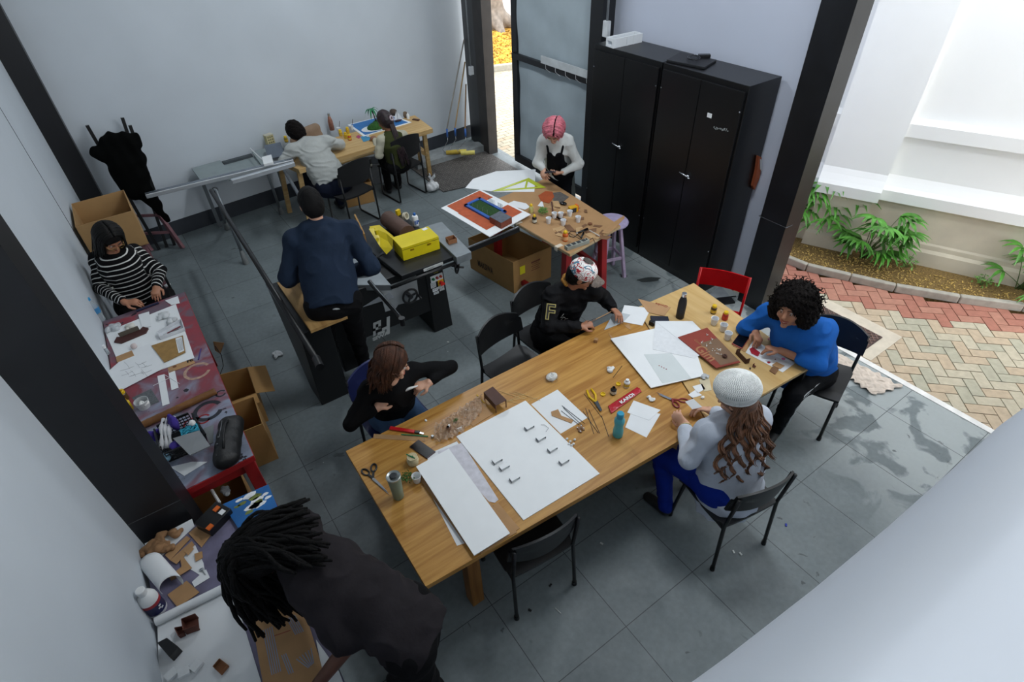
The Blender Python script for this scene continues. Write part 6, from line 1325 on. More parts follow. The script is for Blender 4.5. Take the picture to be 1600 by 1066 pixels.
dx=(q[3]-q[0]).normalized(); dy=Vector((-dx.y,dx.x,0)); text_mb('Gim',0.125,q[0].lerp(q[3],0.40)+dy*0.008+Vector((0,0,0.0014)),dx,dy,bold=0.002,fit=0.17).build('lettering',mat('tan_ink','a8754f',0.7),r)
text_mb('Gimba',0.03,q[0].lerp(q[3],0.22)+dy*0.08+Vector((0,0,0.0010)),dx,dy,fit=0.08).build('small_lettering',mat('tan_ink','bd8a5e',0.7),r)
rr=random.Random(5); MSC=mat('scrap_white','e9e6df',0.6)
for k in range(14): mb=MB(); p=G(1119+rr.uniform(-7,8),550+rr.uniform(-5,5),T+0.030); mb.box(p,(0.007,0.006,0.006),Euler((rr.random(),rr.random(),rr.random()*3)).to_matrix()); one(mb,'white_chip',MSC,'tiny white chip in the heap on the brown portfolio','chip',group='white chips on the portfolio')
for k,(x,y) in enumerate(((1105,524),(1096,536),(1104,541),(1110,537),(1113,531))): mb=MB(); p=G(x,y,T+0.0275); mb.cyl(p,p+Vector((rr.uniform(-.01,.01),rr.uniform(-.01,.01),0.018)),0.003,0.002,6); mb.box(p+Vector((0,0,0.003)),(0.016,0.005,0.005),rr.random()*3); one(mb,'white_peg',MSC,'tiny white carved peg standing on the red portfolio','peg',group='white pegs on the portfolio')
mb=MB(); mb.lathe([(0,0),(0.014,0.002),(0.019,0.010),(0.015,0.018),(0.006,0.018),(0.005,0.012),(0,0.012)],G(1132,558,T+0.0265),18); one(mb,'dark_bead_bowl',MBRN,'small dark brown round bead on the portfolio','bead',smooth='auto')
crumple('plastic_wrap','crumpled translucent plastic wrap beside the white beret',(1101,590),T,0.050,mat('frosted_wrap','d5d9dc',0.25,trans=0.3,var=0.1,bump=0.6,bscale=50),'plastic wrap',seed=12)
for q_,lab in ((((1082,604),(1097,600),(1102,608),(1090,615)),'white card square near the beret, upper one'),(((1075,617),(1086,610),(1097,618),(1082,622)),'white card square near the beret, lower one'),(((1092,594),(1108,590),(1112,610),(1100,612)),'pale beige card under the plastic wrap')): sheet('card_square',lab,q_,T,None if 'white' in lab else mat('beige_card','c9bea0',0.7),0.002,'card')
mb=MB(); mb.ball(G(1098,621,T+0.008),(0.016,0.011,0.008),12); one(mb,'putty_lump',MCRUM,'small oval lump of white putty by the white card squares','putty',smooth=True)
mb=MB(); mb.sheet([p for p in (fbt.j['wrR']+Vector((-0.10,0.06,0.02)),fbt.j['wrR']+Vector((-0.04,0.03,0.03)),fbt.j['wrR']+Vector((-0.055,0.10,0.06)),fbt.j['wrR']+Vector((-0.11,0.12,0.05)))],0.0015); one(mb,'held_card',MPAPER,'white card piece held in both hands of the person in the beret','card')
# ---- pale table
def jar(label,px,body,lab=None,s=1.0,z=T,name='paint_jar',group=None): return bottle(name,label,px,z,[(0,0),(0.019*s,0),(0.021*s,0.004*s),(0.021*s,0.045*s),(0.015*s,0.052*s),(0,0.052*s)],body,MYEL,[(0,0.052*s),(0.0165*s,0.052*s),(0.0165*s,0.066*s),(0.013*s,0.069*s),(0,0.070*s)],band=[(0.0215*s,0.010*s),(0.0215*s,0.034*s)],band_mat=lab or mat('label_yellow','cfae3a',0.6),cat='paint jar',group=group)
jar('brown paint jar with yellow cap at the far edge of the pale table',(1114,489),mat('paint_brown','3f2614',0.3),s=1.15)
jar('red paint jar with yellow cap behind the plastic cups on the pale table',(1132,499),mat('paint_red','a8261c',0.3),mat('label_red','c23a28',0.6),s=1.15)
def cup(label,px,z,paint=None,s=1.0,group=None):
    c=G(*px,z); r=thing('plastic_cup',label,'cup',c,group); MB().lathe([(0,0.0),(0.020*s,0),(0.0215*s,0.004*s),(0.029*s,0.062*s),(0.0305*s,0.062*s),(0.0305*s,0.065*s),(0.0275*s,0.064*s),(0.0195*s,0.004*s),(0,0.003*s)],c,22).build('cup_body',mat('cup_white','e8eaed',0.4,trans=0.0,var=0.02),r,smooth='auto')
    if paint: MB().lathe([(0,0.014*s),(0.0225*s,0.014*s)],c,18).build('paint_inside',paint,r)
    return r
PK=mat('paint_pink','b46a80',0.4)
cup('white plastic cup on the pale table, leftmost of the three',(1115,507),T,PK); cup('white plastic cup on the pale table, middle of the three',(1129,517),T,PK); cup('empty white plastic cup on the pale table, nearest the black phone',(1136,530),T)
sheet('wood_offcut','thin wooden board under the black phone on the pale table',[(1160,520),(1180,529),(1163,550),(1145,541)],T,mat('thin_wood','b58a5e',0.6),0.003,'board')
phone('black smartphone on the pale table in front of the blue sweatshirt',((1157,519),(1173,526),(1159,546),(1143,538)),T+0.0035,mat('coral_case','a8453c',0.4))
r=thing('painted_sheet','white sheet splashed with pink and red paint in front of the blue sweatshirt','painting',G(1205,560,T)); mb=MB(); mb.sheet([G(*p,T+0.0015) for p in ((1177,531),(1243,567),(1223,582),(1165,551))],0.0015); mb.build('paper',MPAPER,r)
rr=random.Random(8)
for k in range(16):
    p=G(1168+rr.random()*60,540+rr.random()*36,T+0.0019); R_=rr.uniform(0.004,0.014); n_=rr.uniform(0.4,1)
    q=[p+Vector((R_*math.cos(a)*(1+0.3*rr.random()),R_*n_*math.sin(a)*(1+0.3*rr.random()),0)) for a in [i*0.7 for i in range(9)]]
    mid=G(1204,558,T+0.0019); 
    if abs((p-mid).dot(Vector((0.5,0.86,0))))<0.07 and (p-mid).length<0.10: MB().sheet(q,0.0003).build('paint_blot',[mat('blot_red','a02030',0.4),mat('blot_pink','c96a90',0.4),mat('blot_dark','5a2a3a',0.4)][k%3],r)
MB().sheet([G(*p,T+0.006) for p in ((1171,545),(1176,542),(1188,551),(1184,557),(1174,552))],0.004).build('thick_red_paint',mat('blot_red','a02030',0.4),r,bevel=0.0015)
sheet('card_tile','small brown card tile on the near corner of the painted sheet',[(1206,571),(1213,566),(1226,572),(1219,577)],T+0.003,MKRAFT,0.003,'card'); sheet('card_tile','small brown card tile hanging off the painted sheet toward the table edge',[(1202,580),(1207,573),(1217,577),(1211,586)],T,mat('brown_dark_card','7d5a3c',0.8),0.006,'card')
r=thing('model_bench','small dark brown card bench standing beside the portfolio','model bench',G(1158,560,T)); a=G(1149,553,T);b=G(1164,569,T); d=(b-a).normalized(); n=Vector((-d.y,d.x,0))
for nm,q_ in (('bench_back',[a,b,b+n*0.004,a+n*0.004]),('bench_end',[a,a+d*0.004,a+d*0.004+n*0.035,a+n*0.035]),('bench_end',[b-d*0.004,b,b+n*0.035,b-d*0.004+n*0.035])): MB().hexa(q_,[p+Vector((0,0,0.045)) for p in q_]).build(nm,MBRN,r)
r=thing('model_chair','tiny red-brown model chair near the beret on the pale table','model chair',G(1178,572,T)); c=G(1178,574,T); MR2=mat('redbrown_card','5c2a22',0.6)
MB().box(c+Vector((0,0,0.012)),(0.018,0.018,0.003)).build('seat',MR2,r); MB().box(c+Vector((0,0.008,0.021)),(0.018,0.002,0.018)).build('backrest',MR2,r)
for sx in (-1,1):
    for sy in (-1,1): MB().box(c+Vector((sx*0.007,sy*0.007,0.006)),(0.003,0.003,0.012)).build('leg',MR2,r)
mb=MB(); mb.box(G(1172,576,T+0.004),(0.014,0.010,0.008),0.5); one(mb,'dark_crumb',MBLKM,'tiny black block beside the tiny model chair','block')
# ---- saw-top things
r=thing('tool_box','bright yellow steel box on top of the table saw','tool box',G(657,395,SZ)); MY=mat('box_yellow','d3c012',0.4,var=0.05)
a=G(631,408,SZ+0.002); b=G(688,389,SZ+0.002); d=(b-a).normalized(); n=Vector((-d.y,d.x,0)); W_=(b-a).length; D_=0.23; H_=0.135
mb=MB(); mb.hexa([a,b,b+n*D_,a+n*D_],[p+Vector((0,0,H_)) for p in (a,b,b+n*D_,a+n*D_)]); mb.build('box_body',MY,r,bevel=0.003)
MB().hexa([p+Vector((0,0,H_*0.80)) for p in (a-n*0.002-d*0.002,b-n*0.002+d*0.002,b-n*0.0005+d*0.002,a-n*0.0005-d*0.002)],[p+Vector((0,0,H_*0.83)) for p in (a-n*0.002-d*0.002,b-n*0.002+d*0.002,b-n*0.0005+d*0.002,a-n*0.0005-d*0.002)]).build('lid_seam',mat('seam_dark','6a5f10',0.6),r)
for f_ in (0.26,0.72):
    p=a+d*W_*f_-n*0.003+Vector((0,0,H_*0.66)); mb=MB(); mb.box(p,(0.035,0.006,0.014),math.atan2(d.y,d.x)); mb.build('latch',mat('latch_brass','a8860f',0.4,0.5),r)
mb=MB(); p=b+n*D_-d*0.05-n*0.035+Vector((0,0,H_+0.002)); mb.box(p,(0.05,0.04,0.001),math.atan2(d.y,d.x)+0.2); one(mb,'paper_note',MPAPER,'white paper note on top of the yellow box','note')
r=thing('leather_roll','fat roll of dark brown leather behind the yellow box','roll',G(615,360,SZ)); a1=G(606,342,SZ+0.085); b1=G(640,368,SZ+0.085)
dr=(b1-a1).normalized(); MB().tube([a1+dr*0.0,b1-dr*0.04],0.083,28).build('roll_body',mat('brown_leather','4f372c',0.6,var=0.15,bump=0.3,bscale=25),r,smooth='auto')
def ringtube(c,R,r1,h,axis,m,name,label,cat):
    mb=MB(); mb.lathe([(r1,0),(R,0),(R,h),(r1,h),(r1,0)],c,26,axis=axis); return one(mb,name,m,label,cat,smooth='auto')
c=G(632,338,SZ+0.05); ringtube(c,0.038,0.026,0.03,(0.5,-0.8,0.3),mat('masking_tape','cfc8b0',0.7),'tape_roll','roll of pale masking tape standing behind the yellow box','tape')
mb=MB(); mb.box(G(622,332,SZ+0.03),(0.05,0.03,0.06),0.4); one(mb,'yellow_block',MYEL,'yellow block beside the masking tape on the saw','block',bevel=0.003)
bottle('glue_bottle','white glue bottle with bright blue cap and blue lettering behind the yellow box',(650,352),SZ,[(0,0),(0.030,0),(0.032,0.004),(0.032,0.09),(0.026,0.105),(0.014,0.112),(0,0.112)],MWHITEP,mat('cap_blue','1c63b0',0.35),[(0,0.112),(0.014,0.112),(0.014,0.132),(0.010,0.136),(0,0.137)],
  extra=lambda r,c: text_mb('EP',0.05,c+Vector((-0.026,-0.0325,0.03)),(1,0,0),(0,0,1),bold=0.002,fit=0.05).build('lettering',mat('blue_ink','1c4f9a',0.5),r))
mb=MB(); mb.hexa([G(557,352,SZ-0.02),G(572,383,SZ-0.02),G(574,382,SZ-0.02),G(559,351,SZ-0.02)],[G(557,352,SZ-0.02)+Vector((0,0,0.12)),G(572,383,SZ-0.02)+Vector((0,0,0.12)),G(574,382,SZ-0.02)+Vector((0,0,0.12)),G(559,351,SZ-0.02)+Vector((0,0,0.12))]); one(mb,'cardboard_sheet',MCARD,'upright brown cardboard panel at the far left of the saw','cardboard')
c=G(705,378,SZ+0.03); q=[c+Vector((x,y,0)) for x,y in ((-0.045,-0.035),(0.04,-0.045),(0.05,0.03),(-0.035,0.04))]; openbox('card_tray','tiny open brown card tray on the grey wing of the saw',q,SZ+0.03,0.045,0.003,mat('tray_brown','8a5c3c',0.8))
# ---- cardboard box under the craft table
B_=[G(803,452,0.06),G(735,412,0.06),None,G(861,426,0.06)]; B_[2]=B_[1]+B_[3]-B_[0]; h_=0.30
r,BB=openbox('cardboard_box','large open brown cardboard box under the craft table with a yellow note on it',B_,0.0,0.40,0.005)
a,b=B_[1],B_[0]; d=(b-a).normalized(); n=Vector((d.y,-d.x,0)); d=Vector((d.x,d.y,0)).normalized()
if (a-CL).dot(n)>0: n=-n
text_mb('MAKSIWA',0.11,Vector((a.x,a.y,0.10))+d*0.14+n*0.002,d,(0,0,1),bold=0.003,fit=0.26).build('lettering',mat('box_ink','3a2818',0.7),r)
a,b=B_[0],B_[3]; d=Vector((b.x-a.x,b.y-a.y,0)).normalized(); n=Vector((d.y,-d.x,0))
if (a-CL).dot(n)>0: n=-n
for k in range(5): MB().box(Vector((a.x,a.y,0.30-k*0.025))+d*0.30+n*0.001,(0.12-(k%2)*0.03,0.001,0.007 if k else 0.02),math.atan2(d.y,d.x)).build('printed_line',mat('box_ink_red','6a3a26',0.7),r)
mb=MB(); mb.box(Vector((a.x,a.y,0.26))+d*0.12+n*0.002,(0.07,0.001,0.10),math.atan2(d.y,d.x)); one(mb,'sticky_note',mat('note_yellow','e8dc1c',0.6),'bright yellow note stuck on the large cardboard box','note')
# ---- craft table things
Z=MZ
sheet('white_sheet','large white sheet overhanging the far end of the craft table',[(727,294),(739,280),(775,268),(837,265),(835,300),(773,300)],Z+0.001,MFOAM,0.003,'board')
r=thing('set_square','large transparent yellow-green set square on the craft table','set square',G(815,292,Z)); A1,B1,C1=[G(*p,Z+0.008) for p in ((768,299),(826,278),(853,293))]; cc=(A1+B1+C1)/3; MSQ=mat('lime_acrylic','c5d23e',0.2,trans=0.25,var=0.03)
I=[p.lerp(cc,0.34) for p in (A1,B1,C1)]; O=[A1,B1,C1]
for i in range(3): MB().sheet([O[i],O[(i+1)%3],I[(i+1)%3],I[i]],0.003).build('edge',MSQ,r)
MB().bar(B1.lerp(I[1],0.5),A1.lerp(C1,0.62),0.02,0.003).build('cross_bar',MSQ,r)
r=thing('court_model','model on a white board of a blue framed green court with brick building','model',G(758,332,Z)); q=[G(*p,Z+0.035) for p in ((689,325),(751,296),(829,335),(765,370))]
MB().sheet(q,0.006).build('base_board',MFOAM,r)
def Q2(a,b,z=0.036): 
    return q[0].lerp(q[1],b).lerp(q[3].lerp(q[2],b),a)+Vector((0,0,z-0.035))
def pad(a0,b0,a1,b1,m,nm,z=0.037,th=0.001,par=None): return MB().sheet([Q2(a0,b0,z),Q2(a0,b1,z),Q2(a1,b1,z),Q2(a1,b0,z)],th).build(nm,m,par or r)
MOR=mat('orange_ground','b0532f',0.8,var=0.15,scale=20)
pad(0.02,0.12,0.30,0.95,MOR,'orange_ground'); pad(0.28,0.10,0.86,0.62,MOR,'orange_ground',0.0372); pad(0.60,0.55,0.88,0.95,MOR,'orange_ground',0.0374)
GRN=mat('turf_green','23471c',0.95,var=0.4,scale=60,bump=0.8,bscale=120); MBL=mat('blue_frame','1f57a8',0.5)
pad(0.24,0.40,0.70,0.68,GRN,'turf',0.048,0.010)
for a0,b0,a1,b1 in ((0.20,0.34,0.24,0.74),(0.70,0.34,0.74,0.74),(0.20,0.34,0.74,0.40),(0.20,0.68,0.74,0.74)): pad(a0,b0,a1,b1,MBL,'court_wall',0.058,0.020)
for k,(a,b) in enumerate(((0.3,0.44),(0.4,0.44),(0.5,0.44),(0.6,0.44),(0.42,0.70),(0.54,0.70),(0.66,0.7),(0.3,0.7))):
    p=Q2(a,b,0.05); MB().cyl(p,p+Vector((0,0,0.045+0.03*(k>3))),0.0015,0.0015,6).build('thin_post',mat('post_grey','8b8f8c',0.5),r)
for a in (0.42,0.60): 
    p=Q2(a,0.70,0.05); e=Q2(a+0.10,0.70,0.05); MB().hexa([p,e,e+Vector((0.001,0.001,0)),p+Vector((0.001,0.001,0))],[k+Vector((0,0,0.07)) for k in (p,e,e+Vector((0.001,0.001,0)),p+Vector((0.001,0.001,0)))]).build('clear_panel',MCLR,r)
bk=mat('brick_card','7d3f2c',0.8,var=0.3,scale=70); bq=[Q2(0.76,0.30),Q2(0.76,0.56),Q2(0.98,0.56),Q2(0.98,0.30)]; MB().hexa(bq,[p+Vector((0,0,0.065)) for p in bq]).build('brick_building',bk,r)
MB().sheet([p+Vector((0,0,0.068)) for p in bq],0.003).build('flat_roof',mat('roof_grey','585e68',0.8,var=0.2,scale=30),r)
bottle('paint_bottle','tall pale yellow paint bottle with yellow cap on the craft table',(830,332),Z,[(0,0),(0.022,0),(0.024,0.004),(0.024,0.06),(0.016,0.072),(0,0.072)],mat('paint_cream','c8c07a',0.4),MYEL,[(0,0.072),(0.014,0.072),(0.017,0.085),(0.006,0.10),(0,0.10)])
bottle('paint_bottle','black paint bottle with yellow cap and white label on the craft table',(835,348),Z,[(0,0),(0.022,0),(0.024,0.004),(0.024,0.055),(0.016,0.067),(0,0.067)],MBLKP,MYEL,[(0,0.067),(0.014,0.067),(0.015,0.082),(0.006,0.094),(0,0.094)],band=[(0.0245,0.012),(0.0245,0.042)],band_mat=mat('label_pale','c9c9ba',0.6))
bottle('paint_bottle','bright orange paint bottle with yellow cap in front of the power strip',(883,376),Z,[(0,0),(0.026,0),(0.028,0.004),(0.028,0.07),(0.018,0.083),(0,0.083)],mat('paint_orange','c85a12',0.35),MYEL,[(0,0.083),(0.019,0.083),(0.020,0.098),(0.008,0.110),(0,0.110)],band=[(0.0285,0.014),(0.0285,0.05)],band_mat=mat('label_orange','d9a878',0.6))
shrub('artificial_plant','round artificial green bush on the craft table beside the cups',(848,335),Z,0.055,380,0.008,MLEAF2)
for (x,y,lab,c_) in ((857,349,'plastic cup with pink paint on the craft table',PK),(866,341,'plastic cup with blue paint on the craft table',mat('paint_blue','5a8fb5',0.4)),(876,341,'plastic cup with dull red paint on the craft table',mat('paint_dull','8a5048',0.4)),(880,352,'plastic cup with yellow paint on the craft table',mat('paint_yel','cdb04a',0.4)),(890,338,'plastic cup with dark water on the craft table, farthest right but one',mat('paint_dark','4a4650',0.4)),(903,347,'plastic cup with purple paint on the craft table',mat('paint_purple','5a3a78',0.4))): cup(lab,(x,y),Z,c_,0.95)
stick('wood_dowel','short dark red dowel standing behind the cups',(864,333),(862,316),Z,0.008,mat('dark_red_dowel','4a2420',0.6),'dowel',z2=Z+0.02)
r=thing('label_box','yellow and orange box with dark label on the craft table','box',G(895,328,Z)); c=G(895,331,Z); MB().box(c+Vector((0,0,0.03)),(0.09,0.055,0.06),-0.2).build('box_body',mat('box_yellow2','d8a61a',0.5),r,bevel=0.003); MB().box(c+Vector((0.05,0.0,0.03)),(0.018,0.05,0.066),-0.2).build('orange_end',mat('box_orange','d8641a',0.5),r); MB().box(c+Vector((-0.012,-0.026,0.028)),(0.062,0.006,0.044),-0.2).build('dark_label',mat('label_dark','2a2e35',0.5),r)
mb=MB(); mb.ball(G(880,318,Z+0.015),(0.026,0.042,0.016),14,Matrix.Rotation(0.5,3,'Z')); one(mb,'computer_mouse',MBLKP,'dark rounded mouse-like gadget near the yellow and orange box','mouse',smooth=True)
sheet('fabric_scrap','orange-brown scrap of felt on the craft table',[(841,306),(852,299),(863,300),(866,308),(858,318),(846,315)],Z+0.002,mat('felt_orange','a04a22',0.95,var=0.1),0.003,'fabric'); sheet('fabric_scrap','dark grey scrap of sandpaper on the craft table',[(862,302),(875,300),(889,308),(876,319),(865,316)],Z+0.001,mat('felt_grey','565350',0.95,var=0.2,scale=30),0.003,'fabric')
sheet('paper_scrap','crumpled white and blue paper scrap beside the court model',[(794,318),(803,314),(822,318),(828,324),(820,328),(806,324)],Z+0.002,MPAPER,0.002,'scrap'); sheet('paper_scrap','small white triangle of paper by the yellow capped bottle',[(840,322),(847,313),(850,324)],Z+0.002,MPAPER,0.002,'scrap')
rr=random.Random(31); sc=[]
for k in range(34):
    x=rr.uniform(862,945); y=rr.uniform(318,372)
    if (x-862)*0.55+318-8 > y+14 or y > 372-(0): continue
    p=G(x,y,Z+0.001+0.0015*(k%6)); R_=rr.uniform(0.035,0.085); a=rr.random()*3; 
    if p.x>2.26 or p.x<1.66 or p.y>3.7: p=Vector((rr.uniform(1.95,2.2),rr.uniform(2.72,3.3),p.z))
    mb=MB(); mb.sheet([p+rot_z(Vector((cx*R_,cy*R_*0.5,0)),a) for cx,cy in ((-1,-0.6),(0.8,-1),(1,0.5),(-0.5,1))],0.002); one(mb,'cardboard_scrap',[mat('scrap_pale','b9976c',0.85),mat('scrap_dark','75543a',0.85)][k%2],('light','dark')[k%2]+' brown torn scrap of cardboard on the craft table','scrap',group='cardboard scraps on the craft table')
sheet('long_offcut','long pointed cardboard offcut sticking up past the table corner',[(940,364),(952,352),(975,337),(976,341),(958,360),(950,366)],Z+0.004,MKRAFT,0.003,'cardboard')
mb=MB(); mb.lathe([(0.0,0),(0.022,0),(0.022,0.006),(0,0.006)],G(922,350,Z+0.010),16); one(mb,'brown_disc',mat('brown_disc','6f4428',0.7),'round brown disc among the cardboard scraps','disc')
r=thing('power_strip','grey four socket power strip on the near edge of the craft table','power strip',G(900,382,Z)); a=G(884,388,Z+0.02); b=G(919,376,Z+0.02); d=(b-a).normalized(); L_=(b-a).length
MB().bar(a,b,0.05,0.04).build('strip_body',mat('grey_strip','8f938a',0.5),r,bevel=0.004)
for k in range(4): c=a+d*L_*(0.13+0.22*k); MB().box(c+Vector((0,0,0.021)),(0.036,0.036,0.003),math.atan2(d.y,d.x)).build('socket',mat('socket_dark','35383a',0.5),r)
mb=MB(); mb.box(a+d*L_*0.92+Vector((0,0,0.022)),(0.012,0.02,0.006),math.atan2(d.y,d.x)); mb.build('switch',MBLKP,r)
r=thing('glue_gun','small black hot glue gun with its cord on the power strip','glue gun',G(912,362,Z)); g=[G(903,364,Z+0.03),G(918,358,Z+0.03),G(912,364,Z+0.03),G(908,372,Z+0.02)]
MB().tube([g[0],g[1]],[0.010,0.014],10).build('barrel',MBLKP,r,smooth=True); MB().tube([g[2],g[3]],0.010,8).build('grip',MBLKP,r,smooth=True); MB().tube([g[0]-(g[1]-g[0]).normalized()*0.02,g[0]],[0.003,0.008],8).build('nozzle',mat('steel','b8bcc0',0.25,1.0),r,smooth=True)
MB().tube([g[3]]+[G(895+7*math.cos(t*1.1),366+5*math.sin(t*1.1),Z+0.004) for t in range(10)]+[G(908,375,Z+0.05)],0.0028,6).build('cord',MBLKP,r,smooth=True)
stick('glue_stick','translucent white glue stick beside the glue gun',(921,360),(937,369),Z,0.005,mat('glue_clear','cfcfc8',0.3),'glue stick')
mb=MB(); mb.tube([G(918,377,Z+0.03),G(926,372,Z+0.045),G(930,380,Z+0.0),G(929,392,Z-0.2),G(931,400,Z-0.35)],0.0035,6); one(mb,'power_cable',MBLKP,'black cable running from the power strip off the table edge','cable',smooth=True)
# held things
mb=MB(); c=fpk.j['wrL']+Vector((-0.13,0.06,0.02)); mb.box(c,(0.12,0.07,0.008),Euler((0.2,0.1,2.4)).to_matrix()); one(mb,'dark_tablet_card',mat('navy_case','1c2030',0.6),'small dark card held by the person with pink hair','card',bevel=0.001)
mb=MB(); c=fpk.j['wrR']+Vector((-0.02,-0.08,-0.02)); mb.cyl(c+Vector((-0.01,-0.01,-0.05)),c+Vector((0.01,0.02,0.09)),0.003,0.003,8); one(mb,'fine_pen',MBRN,'thin pen held by the person with pink hair','pen')
# cap person's work
sheet('grey_tray','pale grey plastic sheet hanging over the table edge before the graffiti cap',[(944,516),(960,487),(985,492),(972,505)],T+0.004,mat('frosted_sheet','b9c0c4',0.4),0.002,'sheet')
stick('work_stick','thin brown strip held across by the person in the graffiti cap',(925,502),(955,487),T+0.06,0.004,MKRAFT,'strip',z2=T+0.06)
stick('craft_knife','black craft knife in the hand of the person in the graffiti cap',(918,504),(931,498),T+0.075,0.006,MBLKP,'knife')
# held paper of black top
mb=MB(); a=(Vector(fr.j['wrL']) if False else G(627,614,0.93)); b=G(653,603,0.96); mb.tube([a,a.lerp(b,0.5)+Vector((0,0,0.008)),b],[0.006,0.010,0.004],8); one(mb,'twisted_tissue',MCRUM,'twist of white tissue held by the person in the black top','tissue',smooth=True)
# blue person's tiny bead
mb=MB(); mb.ball(G(1201,530,T+0.10),0.008,8); one(mb,'pink_bead',PK,'tiny pink bead between the fingers of the laughing person','bead',smooth=True)
# ================================================================== left tables, back table, floor, outside
Z=LZ
bottle('water_bottle','clear plastic water bottle with blue label and cap against the left wall',(158,500),Z,[(0,0),(0.032,0),(0.035,0.01),(0.033,0.05),(0.035,0.09),(0.035,0.14),(0.028,0.17),(0.013,0.195),(0.013,0.205),(0,0.205)],mat('pet_clear','d5dee2',0.12,trans=0.6,var=0.02),mat('cap_blue2','2a8fc0',0.4),[(0,0.203),(0.016,0.203),(0.016,0.222),(0,0.223)],band=[(0.0356,0.08),(0.0356,0.13)],band_mat=mat('label_blue','3f86b8',0.5))
sheet('white_board','white board base under the clutter at the far end of the red table',[(165,520),(275,476),(304,560),(198,597)],Z+0.001,MFOAM,0.005,'board')
r=thing('sketch_sheet','white sheet with loose pencil sketch on the red table','drawing',G(210,578,Z)); q=[G(*p,Z+0.008) for p in ((207,547),(234,537),(262,572),(187,611),(166,583))]; MB().sheet(q,0.001).build('paper',MPAPER,r)
rr=random.Random(77); mb=MB()
for k in range(16):
    x=rr.uniform(195,232); y=rr.uniform(566,588); a=rr.choice((-0.5,-0.6,0.9,1.1)); l=rr.uniform(4,13); mb.tube([G(x-l*math.cos(a),y-l*math.sin(a)*0.6,Z+0.0085),G(x+1,y+rr.uniform(-1,1),Z+0.0085),G(x+l*math.cos(a),y+l*math.sin(a)*0.6,Z+0.0085)],0.0008,4)
mb.build('pencil_lines',mat('pencil_grey','5b5f66',0.7),r)
sheet('kraft_envelope','worn brown envelope with a white printed label on the red table',[(237,541),(286,525),(290,551),(257,567)],Z+0.010,mat('kraft_gold','94733f',0.7,var=0.15,scale=20),0.006,'envelope')
r=thing('printed_label','white printed label on the worn brown envelope','label',G(282,540,Z)); MB().sheet([G(*p,Z+0.0175) for p in ((274,529),(284,526),(288,548),(279,552))],0.0005).build('label_paper',MPAPER,r)
for k in range(5): a=G(276+k*2.2,531-k*0.8,Z+0.0178); b=G(281+k*1.4,549-k*0.8,Z+0.0178); MB().bar(a,b,0.003,0.0004).build('printed_line',mat('ink_grey','6c7076',0.7),r)
r=thing('card_model','dark red-brown folded card shape like a low bench on the red table','model',G(205,530,Z)); a=G(180,538,Z+0.006); b=G(234,517,Z+0.006); d=(b-a).normalized(); n=Vector((-d.y,d.x,0)); L_=(b-a).length
pts=[(0,0.02),(0.03,0.075),(0.06,0.05),(L_-0.06,0.05),(L_-0.03,0.08),(L_,0.03),(L_-0.03,-0.02),(0.04,-0.03)]
MB().prism([a+d*x+n*y for x,y in pts],Z+0.006,Z+0.018).build('bench_face',mat('oxblood_card','43201d',0.7,var=0.15),r)
MB().hexa([a+d*0.05+n*0.05,a+d*(L_-0.06)+n*0.05,a+d*(L_-0.06)+n*0.056,a+d*0.05+n*0.056],[p+Vector((0,0,0.05)) for p in (a+d*0.05+n*0.05,a+d*(L_-0.06)+n*0.05,a+d*(L_-0.06)+n*0.056,a+d*0.05+n*0.056)]).build('bench_wall',mat('taupe_card','5d564c',0.8),r)
mb=MB(); mb.ball(G(209,541,Z+0.024),0.023,16); one(mb,'pale_ball',mat('pale_pink_ball','cdbfbd',0.7),'pale pinkish ball beside the dark red-brown card model','ball',smooth=True)
sheet('cardboard_piece','brown cardboard piece half under the pencil sketch',[(181,558),(206,548),(210,556),(183,567)],Z+0.007,MKRAFT,0.002,'cardboard')
B_=[G(247,523,Z+0.006),G(285,502,Z+0.006),G(290,517,Z+0.006),G(251,531,Z+0.006)]; openbox('paper_tray','white tray full of markers and gloves on the red table',B_,Z+0.006,0.03,0.003,mat('tray_white','cfd2d6',0.6))
for i,(x,y,c_) in enumerate(((262,520,'b8bcc0'),(268,517,'6d2f38'),(274,514,'6d2f38'),(271,519,'4a4c52'))): stick('marker',('pale grey marker in the white tray','dark red marker in the white tray, left one','dark red marker in the white tray, right one','dark grey marker in the white tray')[i],(x-7,y+4),(x+8,y-4),Z+0.014,0.006,mat('marker_'+c_,c_,0.4),'marker')
crumple('latex_gloves','heap of pale grey latex gloves at the far end of the red table',(256,497),Z+0.006,0.070,mat('glove_white','c4c7c8',0.6,var=0.08,bump=0.4,bscale=40),'gloves',seed=14)
crumple('latex_gloves','pale glove lying over the edge of the white tray',(268,505),Z+0.006,0.055,mat('glove_white','c4c7c8',0.6),'gloves',seed=15,flat=0.8)
crumple('clay_bag','clear bag with white clay next to the striped sweater',(204,512),Z+0.006,0.062,mat('clay_white','d2cfc6',0.6,var=0.05,bump=0.3,bscale=40),'bag',seed=16)
crumple('clear_bag','crumpled clear plastic bag between wall and white clay',(178,515),Z,0.070,mat('frosted_wrap','d5d9dc',0.25,trans=0.3),'bag',seed=17)
sheet('white_strip','white card strip by the latex gloves',[(216,492),(233,487),(236,510),(222,513)],Z+0.010,MPAPER,0.001,'card')
stick('roller_handle','dark blue folded tool in front of the striped sweater',(213,486),(248,473),Z,0.010,mat('dark_blue_tool','1a2140',0.4),'tool')
sheet('white_card','small white card at the far right corner of the red table',[(258,470),(278,463),(281,474),(268,477)],Z+0.003,MPAPER,0.002,'card')
bottle('small_vial','small clear vial with a white cap near the left wall',(169,553),Z,[(0,0),(0.015,0),(0.016,0.05),(0.012,0.06),(0,0.06)],mat('pet_clear','d5dee2',0.12,trans=0.6),MWHITEP,[(0,0.06),(0.013,0.06),(0.013,0.085),(0,0.085)])
